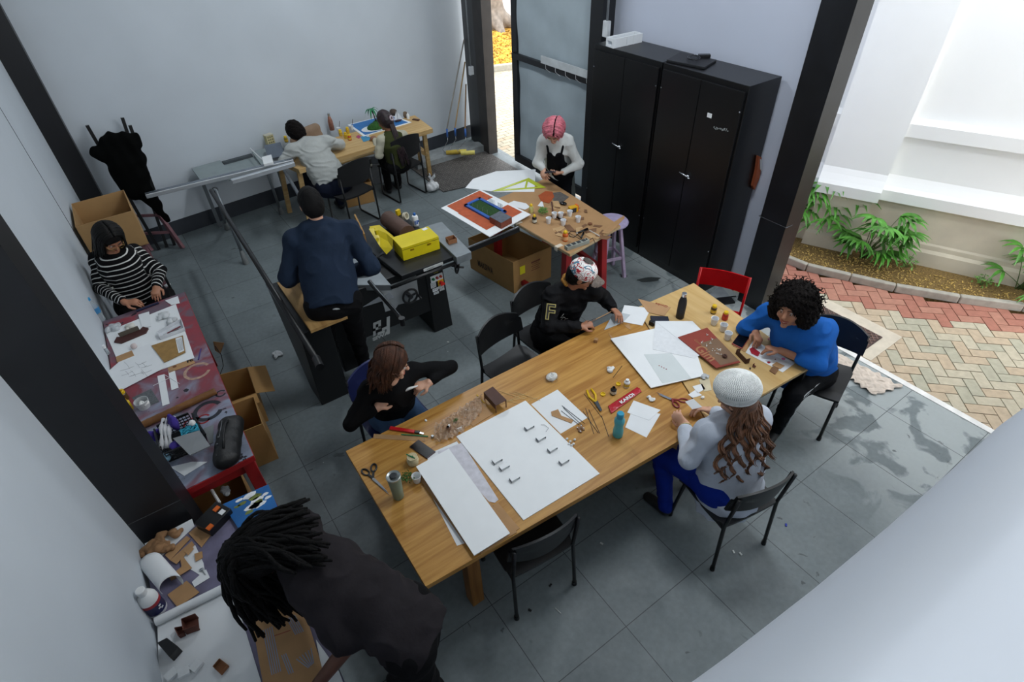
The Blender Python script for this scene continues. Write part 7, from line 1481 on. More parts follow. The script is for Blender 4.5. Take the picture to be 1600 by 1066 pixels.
sheet('paper_strip','white paper strip on the red table, nearer the wall',[(246,588),(257,585),(265,631),(254,635)],Z+0.002,MPAPER,0.002,'paper strip'); sheet('paper_strip','white paper strip on the red table, farther from the wall',[(263,580),(273,578),(279,606),(268,610)],Z+0.002,MPAPER,0.002,'paper strip')
stick('cotton_stick','thin white stick crossing the two paper strips, upper one',(256,585),(281,600),Z+0.005,0.0016,MPAPER,'stick'); stick('cotton_stick','thin white stick crossing the two paper strips, lower one',(239,603),(266,590),Z+0.005,0.0016,MPAPER,'stick')
r=thing('cardboard_strip','cardboard strip lettered FE on the red table','cardboard',G(285,568,Z)); q=[G(*p,Z+0.004) for p in ((262,575),(300,560),(305,567),(264,583))]; MB().sheet(q,0.003).build('strip',MKRAFT,r)
dx=(q[1]-q[0]).normalized(); dy=Vector((-dx.y,dx.x,0)); text_mb('FE',0.045,q[0].lerp(q[1],0.76)-dy*0.033,dx,dy,bold=0.002).build('lettering',MBLKP,r); MB().cyl(q[0].lerp(q[2],0.25),q[0].lerp(q[2],0.25)+Vector((0,0,0.0006)),0.014,0.014,16).build('round_mark',mat('brown_disc','6f4428',0.7),r)
stick('marker','purple and white marker standing out on the red paint area',(310,562),(314,545),Z,0.005,mat('marker_purple','3a3070',0.4),'marker')
bottle('glue_bottle','brown jar with yellow cap close to the near left column',(196,624),Z,[(0,0),(0.026,0),(0.028,0.004),(0.028,0.055),(0.020,0.064),(0,0.064)],mat('jar_brown','5a4320',0.35),MYEL,[(0.010,0.062),(0.024,0.062),(0.024,0.082),(0.012,0.082),(0.011,0.068)])
bottle('paint_bottle','yellow paint bottle half behind the near left column',(203,640),Z,[(0,0),(0.024,0),(0.026,0.004),(0.026,0.07),(0.018,0.08),(0,0.08)],mat('paint_yellow','d6b31c',0.4),MYEL,[(0,0.08),(0.016,0.08),(0.016,0.095),(0,0.096)])
r=bottle('plastic_tub','frosted plastic tub stuffed with white tissue on the red table',(226,636),Z,[(0,0),(0.038,0),(0.046,0.062),(0.043,0.062),(0.036,0.004),(0,0.004)],mat('frosted_tub','c9cccd',0.4,trans=0.2),cat='tub')
crumple('tissue','white tissue bulging out of the frosted tub',(226,632),Z+0.03,0.036,MCRUM,'tissue',seed=19,flat=1.0)
a=G(217,667,Z+0.025); b=G(337,611,Z+0.025); mb=MB(); d=(b-a)
mb.tube([a+d*(k/40) for k in range(41)],[0.025+(0.0022 if k%5==0 else 0.0) for k in range(41)],14); one(mb,'wooden_tube','' or wood('bamboo_tube','6b431f','96652f',0,4,0.5,5),'long ribbed brown tube lying across the red table','tube',smooth=True)
sheet('grey_sandpaper','sheet of dark grey sandpaper under the brown tube',[(206,622),(236,608),(249,628),(222,640)],Z+0.0006,mat('sandpaper','5b5f63',0.95,var=0.25,scale=60),0.001,'sandpaper')
# black basket with contents
r=thing('plastic_basket','black lattice basket heaped with cloths on the red table','basket',G(295,705,Z)); q=[G(*p,Z) for p in ((266,722),(325,697),(304,664),(256,684))]; cc=sum(q,Vector())/4
for i in range(4):
    a,b=q[i],q[(i+1)%4]; mb=MB(); o=(((a+b)/2)-cc).normalized()*0.02
    for k in range(5): z0=0.012+k*0.020; mb.bar(a+o*(k/5)+Vector((0,0,z0)),b+o*(k/5)+Vector((0,0,z0)),0.004,0.006)
    n_=9
    for k in range(n_+1): p=a.lerp(b,k/n_); mb.bar(p,p+o+Vector((0,0,0.10)),0.005,0.004)
    mb.bar(a+o+Vector((0,0,0.10)),b+o+Vector((0,0,0.10)),0.010,0.008); mb.build('lattice_side',MBLKM,r)
MB().prism(q,Z,Z+0.004).build('basket_floor',MBLKM,r)
def pile(name,label,px,z,rx,ry,rz,m,cat,ang=0,seed=0,rough=0.35):
    c=G(*px,z); s=SDF(0.006); q_=random.Random(seed)
    R3=Matrix.Rotation(ang,3,'Z')
    for k in range(6): s.ell(c+R3@Vector((q_.uniform(-.4,.4)*rx,q_.uniform(-.4,.4)*ry,rz*0.8)),(rx*q_.uniform(.5,.8),ry*q_.uniform(.5,.8),rz*q_.uniform(.6,1)),R3,k=0.01)
    o=s.build(name,m,None,noise=wob(0.006*rough*3,70,seed),loc=c); return tag(o,label,cat)
MPU=mat('purple_felt','3b2a86',0.9,var=0.1,bump=0.3,bscale=40)
pile('purple_cloth','purple cloth folded at the near side of the black basket',(282,694),Z+0.085,0.055,0.05,0.018,MPU,'cloth',0.4,1); pile('purple_cloth','purple cloth standing up between white rags and teal yarn',(275,668),Z+0.05,0.025,0.06,0.06,MPU,'cloth',0.3,2); pile('purple_cloth','purple cloth at the wall side of the basket by the column',(244,686),Z+0.02,0.045,0.03,0.04,MPU,'cloth',0.1,3)
for k in range(3):
    mb=MB(); a=G(252+k*7,704-k*3,Z+0.05); b=G(257+k*7,655-k*1,Z+0.09); mb.tube([a.lerp(b,t)+Vector((0.006*math.sin(t*5+k),0,0.03*math.sin(math.pi*t))) for t in [i/10 for i in range(11)]],[0.012+0.004*math.sin(i*1.3+k) for i in range(11)],10); one(mb,'white_rag',mat('rag_white','c6c7c9',0.85,bump=0.6,bscale=50),('twisted white rag by the basket, closest to the wall','twisted white rag by the basket, middle one','twisted white rag by the basket, beside the purple cloth')[k],'rag',smooth=True)
r=thing('teal_scourer','tangled bright teal yarn on top of the black basket','yarn',G(297,672,Z)); mb=MB(); c=G(297,674,Z+0.11); q_=random.Random(3)
mb.tube([c+Vector((0.05*math.sin(t*1.7+math.sin(t*0.37)*3),0.035*math.cos(t*2.3),0.018*math.sin(t*3.1))) for t in [i*0.22 for i in range(420)]],0.0026,4); mb.build('yarn_strands',mat('teal_yarn','2a93ab',0.8,var=0.25,scale=50),r,smooth=True)
pile('white_tissue','small white tissue on the teal yarn',(300,664),Z+0.125,0.02,0.02,0.012,MCRUM,'tissue',0,6)
sheet('grey_felt','grey felt square resting on the near rim of the black basket',[(272,688),(314,677),(329,698),(297,712)],Z+0.115,mat('felt_pale','84888b',0.9,var=0.06),0.008,'felt',lift=(0.01,0.02,0,-0.005))
pile('blue_bag','pale blue plastic bag poking out by the column',(262,716),Z+0.03,0.04,0.03,0.02,mat('blue_film','7fa8bd',0.3,trans=0.2,bump=0.5,bscale=50),'bag',0.3,8)
sheet('grey_card','thin grey card between basket and the black zip bag',[(318,670),(334,664),(333,692),(328,694)],Z+0.002,mat('grey_card','7d8284',0.8),0.002,'card')
sheet('white_folder','white folded sheet peeking out under the near edge of the basket',[(266,730),(300,722),(324,722),(288,744)],Z+0.002,None,0.002,'paper')
# black zip bag
r=thing('zip_bag','black oblong zip bag with handle beside the basket','bag',G(352,695,Z)); s=SDF(0.006); a=G(349,718,Z+0.06); b=G(357,664,Z+0.06); s.cap(a,b,0.062,0.058,k=0.02,ax=(0,0,1),sc=1.0); s.cap(a+Vector((0.05,0,-0.01)),b+Vector((0.05,0,-0.01)),0.045,0.045,k=0.03)
s.ell(a-Vector((0,0,0.16)),(0.3,0.3,0.1),k=0.004,sub=True); s.ell(b-Vector((0,0,0.16)),(0.3,0.3,0.1),k=0.004,sub=True); s.build('bag_body',mat('black_nylon','0b0c0e',0.55,bump=0.3,bscale=40),r,noise=wob(0.003,40,9))
MB().tube([a.lerp(b,t)+Vector((-0.022,0,0.055)) for t in [i/8 for i in range(9)]],0.003,6).build('zip',mat('zip_grey','6d7074',0.4,0.5),r,smooth=True)
MB().tube([a.lerp(b,0.1)+Vector((0.02,0,0.06)),a.lerp(b,0.3)+Vector((0.02,0,0.09)),a.lerp(b,0.7)+Vector((0.02,0,0.09)),a.lerp(b,0.9)+Vector((0.02,0,0.06))],0.008,8).build('strap',mat('black_nylon','0b0c0e',0.55),r,smooth=True)
for t in (0.3,0.5): mb=MB(); mb.cyl(a.lerp(b,t)+Vector((-0.024,0,0.06)),a.lerp(b,t)+Vector((-0.03,0,0.066)),0.006,0.006,8); mb.build('buckle',mat('zip_grey','6d7074',0.4,0.5),r)
# boxes on the floor by the red table
B_=[G(366,640,0.0),G(378,580,0.0),None,None]; B_=[Vector((-1.48,3.48,0)),Vector((-1.25,3.43,0)),Vector((-1.28,3.06,0)),Vector((-1.50,3.08,0))]
openbox('cardboard_box','open cardboard box on the floor at the side of the red table, farther one',B_,0,0.34,0.005,flaps=((0.10,-0.02),(0.14,-0.04),None,None))
B_=[Vector((-1.50,2.96,0)),Vector((-1.31,2.94,0)),Vector((-1.34,2.60,0)),Vector((-1.52,2.61,0))]
openbox('cardboard_box','cardboard box on the floor near the leg of the red table, middle one',B_,0,0.42,0.005)
mb=MB(); c=G(341,545,0.35); p=[G(333,534,0.45),G(350,536,0.45),G(344,553,0.35),G(336,548,0.35)]; mb.sheet(p,0.004); one(mb,'cardboard_flap',MKRAFT,'pointed cardboard flap sticking out past the red table edge','cardboard')
mb=MB(); mb.tube([G(336,541,0.5),G(346,555,0.45),G(349,572,0.35),G(344,585,0.25)],0.003,6); one(mb,'black_cable',MBLKP,'black cable hanging off the side of the red table','cable',smooth=True)
B_=[Vector((-1.98,2.30,0)),Vector((-1.60,2.28,0)),Vector((-1.60,1.80,0)),Vector((-1.98,1.82,0))]
openbox('cardboard_box','open cardboard box of green stuff under the near end of the red table',B_,0.0,0.45,0.005)
shrub('artificial_plant','dark green artificial foliage in the box under the red table',(372,735),0.44,0.09,200,0.014,MLEAF)
crumple('plastic_bag','crumpled pale plastic bag on the green foliage',(352,769),0.50,0.05,mat('frosted_wrap','d5d9dc',0.25,trans=0.3),'bag',seed=22)
stick('white_rod','white rod sticking up from the box under the red table',(331,766),(343,786),0.62,0.010,MWHITEP,'rod')
# lower table clutter
Z=NZ
r=thing('painted_board','bright blue panel splashed with white paint behind the locs','painting',G(395,785,Z)); q=[G(*p,Z+0.02) for p in ((348,788),(419,757),(437,800),(375,830))]; MB().sheet(q,0.012).build('panel',mat('sea_blue','1c5f9e',0.5,var=0.2,scale=8),r); rr=random.Random(5)
for k in range(16):
    p=q[0].lerp(q[1],rr.uniform(.08,.92)).lerp(q[3].lerp(q[2],rr.uniform(.08,.92)),rr.uniform(0.1,0.6))+Vector((0,0,0.0008)); R_=rr.uniform(0.006,0.035); MB().sheet([p+Vector((R_*math.cos(a)*(1+0.5*rr.random()),0.5*R_*math.sin(a)*(1+0.5*rr.random()),0)) for a in [i*0.6 for i in range(10)]],0.0006).build('white_splash',[MWHITEP,MWHITEP,mat('olive_splash','6f7a3a',0.6)][k%3],r)
r=thing('black_case','black tool case with orange tabs between column and blue panel','case',G(335,805,Z)); c=G(338,815,Z); MB().box(c+Vector((0,0,0.03)),(0.16,0.12,0.06),0.5).build('case_body',MBLKM,r,bevel=0.006)
for k,(dx_,dy_) in enumerate(((0.03,0.03),(-0.03,-0.07))): MB().box(c+Vector((dx_,dy_,0.062)),(0.035,0.025,0.01),0.5).build('orange_tab',mat('tab_orange','d0611a',0.5),r)
MB().box(c+Vector((0.05,-0.01,0.0615)),(0.03,0.03,0.004),0.5).build('white_sticker',MPAPER,r)
sheet('paper_sheet','white sheet beneath the crumpled brown paper near the column',[(226,850),(300,811),(304,823),(262,862),(240,880)],Z+0.001,None,0.001); sheet('paper_sheet','white sheet between cardboard offcuts on the near left table',[(285,866),(305,852),(318,880),(322,905),(298,890)],Z+0.001,None,0.001)
sheet('cardboard_sheet','square brown cardboard sheet nearest the head with locs',[(295,834),(317,816),(334,831),(315,856)],Z+0.002,MKRAFT,0.004,'cardboard')
for i,(q_,lab) in enumerate((([(258,868),(292,838),(298,842),(266,876)],'long brown cardboard strip along the crumpled paper'),([(266,876),(300,846),(304,852),(276,882)],'long brown cardboard strip, the one nearer the camera'),([(280,862),(300,888),(268,908),(264,902),(284,886)],'V-shaped brown cardboard offcut'),([(262,930),(292,908),(312,926),(278,950)],'brown cardboard rectangle beside the white glue bottle'),([(304,866),(316,862),(317,872),(306,878)],'small brown cardboard square on white paper'),([(288,862),(297,850),(303,858),(294,868)],'small folded brown cardboard bit'))): sheet('cardboard_offcut',lab+' on the near left table',q_,Z+0.004+0.0035*(i%3),MKRAFT,0.003,'cardboard')
for k,(x,y,R_) in enumerate(((240,858,0.075),(254,846,0.07),(272,835,0.06),(228,862,0.045),(262,856,0.05))): crumple('crumpled_paper',('brown crumpled paper ball, largest, by the left wall','brown crumpled paper ball in the middle of the heap','brown crumpled paper ball nearest the column','brown crumpled paper ball touching the left wall','brown crumpled paper ball at the near side of the heap')[k],(x,y),Z+0.004,R_,mat('kraft_crumple','8e6a48',0.85,var=0.15,scale=12,bump=0.4,bscale=30),'crumpled paper',seed=30+k,amp=0.5)
mb=MB(); a=G(236,878,Z+0.03); b=G(268,915,Z+0.03); d=(b-a); mb.grid(lambda u,v:a+d*u+Vector((0.055*math.cos(v*4.2-0.6),0.055*math.sin(v*4.2-0.6)*0.6,0.03*math.sin(v*4.2-0.6)-0.0)),12,16,0.001); one(mb,'curled_paper',MPAPER,'curled white paper sheet by the left wall','paper',smooth=True)
sheet('white_card','small white card pair in front of the locs',[(300,910),(322,890),(328,903),(304,918)],Z+0.003,MPAPER,0.002,'card')
r=thing('hand_spoon','small grey metal spoon-like tool on white paper','tool',G(316,892,Z)); c=G(315,890,Z+0.008); MB().ball(c,(0.012,0.009,0.005),10).build('bowl',mat('grey_metal','9aa0a4',0.35,0.7),r,smooth=True); MB().cyl(c,G(321,898,Z+0.008),0.0025,0.002,6).build('handle',mat('grey_metal','9aa0a4',0.35,0.7),r)
bottle('glue_bottle','large white glue bottle with a navy and red label by the left wall',(247,953),Z,[(0,0),(0.042,0),(0.046,0.008),(0.046,0.13),(0.036,0.155),(0.020,0.168),(0.020,0.175),(0,0.175)],MWHITEP,MWHITEP,[(0,0.175),(0.022,0.175),(0.022,0.205),(0.019,0.208),(0,0.209)],band=[(0.0465,0.025),(0.0465,0.09)],band_mat=mat('label_navy','1a2250',0.5),
  extra=lambda r,c: (MB().lathe([(0.0466,0.09),(0.0466,0.112)],c,24).build('red_band',mat('label_red2','a8202c',0.5),r,smooth='auto'), [MB().box(c+Vector((0.0475*math.cos(a),0.0475*math.sin(a),z)),(0.002,0.012,0.008),a).build('white_print',MPAPER,r) for a,z in ((-1.0,0.06),(-0.75,0.05),(-0.85,0.075))]))
# white paper roll spread on the table
r=thing('paper_roll','long white paper unrolled over the near left table','paper roll',G(320,1000,Z)); q=[G(*p,Z+0.004) for p in ((246,975),(362,915),(408,1066),(440,1160),(250,1160))]; MB().sheet(q,0.002).build('unrolled_sheet',MPAPER,r); a=G(243,972,Z+0.025); b=G(360,914,Z+0.025); MB().tube([a,b],0.022,16).build('rolled_edge',MPAPER,r,smooth='auto')
r=thing('card_model','folded dark brown card model on the unrolled white paper','model',G(302,985,Z)); 
for q_,h_ in ((((289,975),(310,967),(312,985),(292,992)),0.05),(((276,986),(288,984),(290,994),(282,998)),0.03)):
    P_=[G(*p,Z+0.006) for p in q_]; 
    for i in (0,2,3): MB().hexa([P_[i],P_[(i+1)%4],P_[(i+1)%4]+Vector((0.003,0.003,0)),P_[i]+Vector((0.003,0.003,0))],[p+Vector((0,0,h_)) for p in (P_[i],P_[(i+1)%4],P_[(i+1)%4]+Vector((0.003,0.003,0)),P_[i]+Vector((0.003,0.003,0)))]).build('card_wall',mat('redbrown_card2','5a2f22',0.7),r)
    MB().sheet([p+Vector((0,0,0.003)) for p in P_],0.002).build('card_floor',mat('redbrown_card2','5a2f22',0.7),r)
P_=[G(*p,Z+0.005) for p in ((253,1012),(268,1004),(286,1018),(272,1034))]; mb=MB(); mb.hexa(P_,[p+Vector((0,0,0.055)) for p in P_]); one(mb,'black_block',MBLKM,'black card block on the unrolled white paper','block',bevel=0.002)
for k,(x,y,an) in enumerate(((269,1056,0.3),(289,1052,-0.1),(308,1042,0.5))):
    mb=MB(); mb.box(G(x,y,Z+0.006)+Vector((0,0,0.010)),(0.05,0.04,0.02),an); one(mb,'white_block',MFOAM,('small white card block, left of a row of three','small white card block, middle of a row of three','small white card block, right of a row of three')[k],'block',bevel=0.001)
r=thing('card_tray','small square brown card tray on the unrolled white paper','tray',G(346,1044,Z)); P_=[G(*p,Z+0.006) for p in ((335,1044),(345,1032),(358,1042),(347,1055))]; MB().sheet([p+Vector((0,0,0.002)) for p in P_],0.002).build('tray_floor',mat('tray_brown','8a5c3c',0.8),r)
for i in range(4): a,b=P_[i],P_[(i+1)%4]; MB().bar(a+Vector((0,0,0.010)),b+Vector((0,0,0.010)),0.003,0.02).build('tray_wall',mat('tray_brown','8a5c3c',0.8),r)
r=thing('printed_cardboard','large cardboard sheet printed with pale blue hatching beside the person with locs','cardboard',G(440,1010,Z)); q=[G(*p,Z+0.012) for p in ((392,960),(468,930),(497,1022),(520,1110),(418,1110))]; MB().sheet(q,0.005).build('cardboard',MKRAFT,r)
MBP=mat('pale_blue_print','8795ab',0.7)
def hat(x0,y0,x1,y1,n,w): 
    for k in range(n): MB().bar(G(x0+k*w,y0-k*w*0.42,Z+0.0125),G(x1+k*w,y1-k*w*0.42,Z+0.0125),0.004,0.0006).build('print_line',MBP,r)
hat(411,985,425,1055,5,3.4); hat(448,966,462,992,5,3.0); hat(440,1024,452,1054,3,3.2)
for k in range(6): MB().bar(G(463+k*4.6,1030-k*3.4,Z+0.0125),G(482+k*1.6,1044-k*1.5,Z+0.0125),0.004,0.0006).build('print_line',MBP,r)
for x,y in ((455,945),(440,990)): MB().bar(G(x-12,y+4,Z+0.0125),G(x+14,y-5,Z+0.0125),0.003,0.0006).build('red_pen_line',mat('red_pen','8a2f28',0.7),r)
sheet('white_board','white board corner beside the forearm of the person with locs',[(494,1000),(530,1050),(548,1100),(515,1110)],Z+0.003,MFOAM,0.004,'board')
# ---- back pine table
Z=BZ
def pil(*a): return G(*a,Z)
r=thing('model_tower','pale yellow card tower block model with rows of windows','model',G(424,232,Z)); c=Vector((0.22,6.66,Z)); c=G(424,228,Z); MB().box(c+Vector((0,0,0.075)),(0.10,0.08,0.15),0.2).build('tower_body',mat('pale_yellow_card','c9c092',0.7),r)
for k in range(4):
    for s in (-1,0,1): MB().box(c+rot_z(Vector((s*0.028,-0.041,0)),0.2)+Vector((0,0,0.025+k*0.034)),(0.016,0.003,0.016),0.2).build('window',mat('window_dark','6d6a55',0.6),r)
MB().box(c+Vector((0,0,0.152)),(0.105,0.085,0.004),0.2).build('tower_roof',mat('pale_roof','c7c4b0',0.7),r)
s=SDF(0.012); c=G(474,206,Z); c=Vector((0.70,6.93,Z)); s.cap(c+Vector((-0.18,0,0.05)),c+Vector((0.13,0,0.06)),0.07,0.07,k=0.03,ax=(0,1,0),sc=1.3); s.cap(c+Vector((-0.05,0,0.12)),c+Vector((0.13,0,0.15)),0.07,0.06,k=0.03,ax=(0,1,0),sc=1.3); o=s.build('paper_sack',mat('sack_brown','8a7460',0.85,var=0.1,bump=0.3,bscale=14),None,noise=wob(0.008,25,4),loc=c); tag(o,'slumped brown paper sack against the back wall','sack')
bottle('water_bottle','pinkish metal bottle with a silver cap standing on the pine table',(519,203),Z,[(0,0),(0.033,0),(0.035,0.01),(0.035,0.12),(0.022,0.17),(0.018,0.19),(0,0.19)],mat('rose_metal','a0705f',0.3,0.5,var=0.25,scale=30),mat('chrome','c8ccd0',0.25,1.0),[(0,0.19),(0.019,0.19),(0.019,0.225),(0.014,0.23),(0,0.23)])
for k,(x,y,c_,lab) in enumerate(((443,216,'3a2a56','purple paint jar with yellow cap left of the bent head'),(448,222,'8a7a1c','olive paint jar with yellow cap left of the bent head'),(533,212,'d8b41c','yellow paint jar with yellow cap, back left of the cluster'),(541,216,'d8b41c','yellow paint jar with yellow cap, front left of the cluster'),(544,208,'c9a21a','golden paint jar with yellow cap at the back of the cluster'),(547,219,'b0301c','red paint jar with yellow cap at the front of the cluster'))): jar(lab,(x,y),mat('jar_'+c_,c_,0.35),mat('jarlabel_'+c_,'c8a43a',0.6),s=1.2,z=Z)
for k,(x,y) in enumerate(((530,206),(550,203))):
    c=G(x,y,Z); cup(('plastic cup with a brush on the pine table, left one','plastic cup with a brush on the pine table, right one')[k],(x,y),Z,None,0.9); stick('paint_brush',('thin paint brush standing in the left plastic cup','thin paint brush standing in the right plastic cup')[k],(x,y-6),(x+(1 if k else 0.5),y-17),Z+0.02,0.003,MBRN,'brush',z2=Z+0.12)
r=thing('island_model','island model with green mound and palm tree on a blue and white board','model',G(592,200,Z)); q=[G(*p,Z+0.006) for p in ((543,195),(609,178),(643,191),(568,213))]; MB().sheet(q,0.006).build('base_board',MFOAM,r)
cq=sum(q,Vector())/4; MB().sheet([p.lerp(cq,0.10)+Vector((0,0,0.001)) for p in q],0.001).build('blue_sea',mat('sea_blue2','2a6fb0',0.6,var=0.08),r)
mc=G(588,199,Z+0.009); mb=MB(); mb.sheet([Vector((mc.x+0.22*math.cos(t),mc.y+0.13*math.sin(t),mc.z)) for t in [i*0.2094 for i in range(30)]],0.001); mb.build('white_beach',MFOAM,r)
s=SDF(0.008); m0=G(590,199,Z+0.008); s.ell(m0+Vector((0,0,0.0)),(0.15,0.105,0.075),k=0.02); s.ell(m0+Vector((0.02,0.02,0.05)),(0.06,0.05,0.04),k=0.03); s.ell(m0-Vector((0,0,0.2)),(0.5,0.5,0.2),k=0.004,sub=True); s.build('green_mound',mat('mound_green','2d5a22',0.95,var=0.4,scale=50,bump=0.9,bscale=90),r,noise=wob(0.006,90,7))
p0=m0+Vector((0.0,0.02,0.08)); p1=p0+Vector((-0.03,0.02,0.15)); MB().tube([p0,p0.lerp(p1,0.5)+Vector((0.008,0,0)),p1],[0.010,0.008,0.006],8).build('palm_trunk',mat('palm_brown','3d3024',0.8),r,smooth=True)
fr_=MB()
for k in range(8):
    a=k*0.785+0.2; d=Vector((math.cos(a),math.sin(a),0)); n=Vector((-d.y,d.x,0)); path=[p1+d*(0.11*t)+Vector((0,0,0.03*math.sin(t*3.14)-0.10*t*t*(1 if k%4 else 0.2))) for t in [i/5 for i in range(6)]]
    for i in range(5): w0=0.014*math.sin(math.pi*(i/5*0.9+0.08)); w1=0.014*math.sin(math.pi*((i+1)/5*0.9+0.08)); fr_.hexa([path[i]-n*w0,path[i]+n*w0,path[i+1]+n*w1,path[i+1]-n*w1],[x+Vector((0,0,0.002)) for x in (path[i]-n*w0,path[i]+n*w0,path[i+1]+n*w1,path[i+1]-n*w1)])
fr_.build('palm_fronds',mat('palm_green','1f7a4a',0.5),r)
leaf=MB(); leafblob(leaf,m0+Vector((0.01,0.02,0.07)),0.035,50,0.010,4); leaf.build('palm_base_tufts',MLEAF,r)
r=thing('model_sailboat','small white paper sailboat model on the pine table','model boat',G(625,185,Z)); c=G(622,190,Z+0.01); MB().add([c+Vector(v) for v in ((-0.06,0,0.02),(0.07,0,0.02),(0.0,-0.03,0.02),(0.0,0.03,0.02),(-0.035,0,0),(0.04,0,0))],[[0,2,1,3],[0,4,2],[2,4,5],[2,5,1],[0,3,4],[3,5,4],[3,1,5]]).build('hull',MBRN,r)
MB().add([c+Vector(v) for v in ((-0.06,0,0.03),(-0.002,0,0.03),(-0.002,0,0.15),(-0.06,0.003,0.03),(-0.002,0.003,0.03),(-0.002,0.003,0.15))],[[0,1,2],[5,4,3],[0,3,4,1],[1,4,5,2],[2,5,3,0]]).build('sail',MPAPER,r)
MB().add([c+Vector(v) for v in ((0.006,0,0.03),(0.07,0,0.035),(0.006,0,0.14),(0.006,0.003,0.03),(0.07,0.003,0.035),(0.006,0.003,0.14))],[[0,1,2],[5,4,3],[0,3,4,1],[1,4,5,2],[2,5,3,0]]).build('sail',MPAPER,r); MB().cyl(c,c+Vector((0,0,0.155)),0.002,0.002,6).build('mast',MBLKM,r)
pile('driftwood','rough brown lump of bark behind the sailboat',(616,180),Z+0.005,0.06,0.05,0.05,mat('bark_dark','4d3f36',0.9,var=0.4,scale=30,bump=0.7,bscale=60),'bark',0.3,41,0.6); pile('driftwood','rough brown lump of bark by the white glue bottle',(634,183),Z+0.005,0.05,0.04,0.045,mat('bark_mid','6d5a48',0.9,var=0.4,scale=30,bump=0.7,bscale=60),'bark',0.3,42,0.6)
bottle('glue_bottle','small white glue bottle at the right end of the pine table',(638,186),Z,[(0,0),(0.018,0),(0.02,0.004),(0.02,0.06),(0.012,0.072),(0,0.072)],MWHITEP,MWHITEP,[(0,0.072),(0.010,0.072),(0.004,0.095),(0,0.096)])
mb=MB(); mb.box(G(650,187,Z+0.008),(0.04,0.11,0.016),0.5); one(mb,'black_stapler',MBRN,'dark brown oblong block at the right end of the pine table','block',bevel=0.004)
sheet('blue_card','blue card with scraps at the front edge of the pine table',[(563,214),(574,211),(581,218),(568,222)],Z+0.001,mat('blue_card','3a86ad',0.6),0.002,'card'); sheet('pink_scrap','small pink scrap beside the blue card',[(556,214),(560,211),(564,213),(561,217)],Z+0.001,mat('pink_scrap','a8406a',0.6),0.002,'scrap')
mb=MB(); c=G(575,213,Z+0.008); mb.ball(c,(0.025,0.012,0.008),10); one(mb,'white_lump',MCRUM,'small white lump on the blue card','putty',smooth=True)
r=thing('grey_tray','slate grey tilted plastic tray at the left end of the pine table','tray',G(430,245,Z)); P_=[G(*p,0.86) for p in ((414,233),(440,228),(446,243),(420,248))]; MB().sheet([P_[0]+Vector((0,0,0.05)),P_[1]+Vector((0,0,0.05)),P_[2],P_[3]],0.006).build('tray_face',mat('slate_tray','59636f',0.5),r)
MB().hexa([G(*p,0.80) for p in ((414,238),(442,233),(450,250),(424,256))],[G(*p,0.815) for p in ((414,238),(442,233),(450,250),(424,256))]).build('tray_base',mat('slate_light','a5abb0',0.5),r)
stick('white_ruler','white strip leaning at the left end of the pine table',(391,232),(410,250),0.90,0.006,MWHITEP,'strip',z2=0.93)
mb=MB(); P_=[G(*p,0.95) for p in ((410,249),(425,245),(428,257),(413,260))]; mb.hexa(P_,[p+Vector((0,0,0.03)) for p in P_]); one(mb,'white_plastic_block',MWHITEP,'white plastic block on top of the aluminium rail','block',bevel=0.003)
# under the back table
a=G(545,318,0); B_=[Vector((1.00,6.42,0)),Vector((1.36,6.50,0)),Vector((1.28,6.92,0)),Vector((0.90,6.86,0))]
B_=[G(544,325,0),G(586,315,0),None,None]; n=Vector((-(B_[1]-B_[0]).y,(B_[1]-B_[0]).x,0)).normalized()*0.40; B_[2]=B_[1]+n; B_[3]=B_[0]+n; r,_=openbox('cardboard_box','open cardboard box of brown paper under the pine table',B_,0,0.30,0.005)
crumple('kraft_filling','crumpled dark brown paper filling the box under the pine table',(560,295),0.14,0.14,mat('dark_kraft','4b3425',0.9,var=0.3),'crumpled paper',seed=50,flat=0.8)
bottle('bucket','pale grey plastic bucket under the pine table behind the box',(590,282),0.0,[(0,0),(0.13,0),(0.16,0.30),(0.165,0.30),(0.165,0.31),(0.155,0.31),(0.125,0.005),(0,0.005)],mat('bucket_grey','9aa1a8',0.5),cat='bucket')
bottle('paint_can','black paint can with pale lid band under the pine table, left one',(550,272),0.30,[(0,0),(0.07,0),(0.07,0.12),(0.072,0.13),(0,0.13)],MBLKM,cat='can',band=[(0.0705,0.04),(0.0705,0.07)],band_mat=mat('label_pale','c9c9ba',0.6)); bottle('paint_can','black paint can under the pine table, right one',(575,262),0.34,[(0,0),(0.065,0),(0.065,0.12),(0.067,0.13),(0,0.13)],MBLKM,cat='can',band=[(0.0655,0.03),(0.0655,0.06)],band_mat=mat('label_pale','c9c9ba',0.6))
mb=MB(); p=G(562,275,0); mb.box((p.x,p.y+0.05,0.30),(0.55,0.25,0.02),0.1); one(mb,'low_shelf',MPINE,'low pine shelf board carrying paint cans under the pine table','shelf')
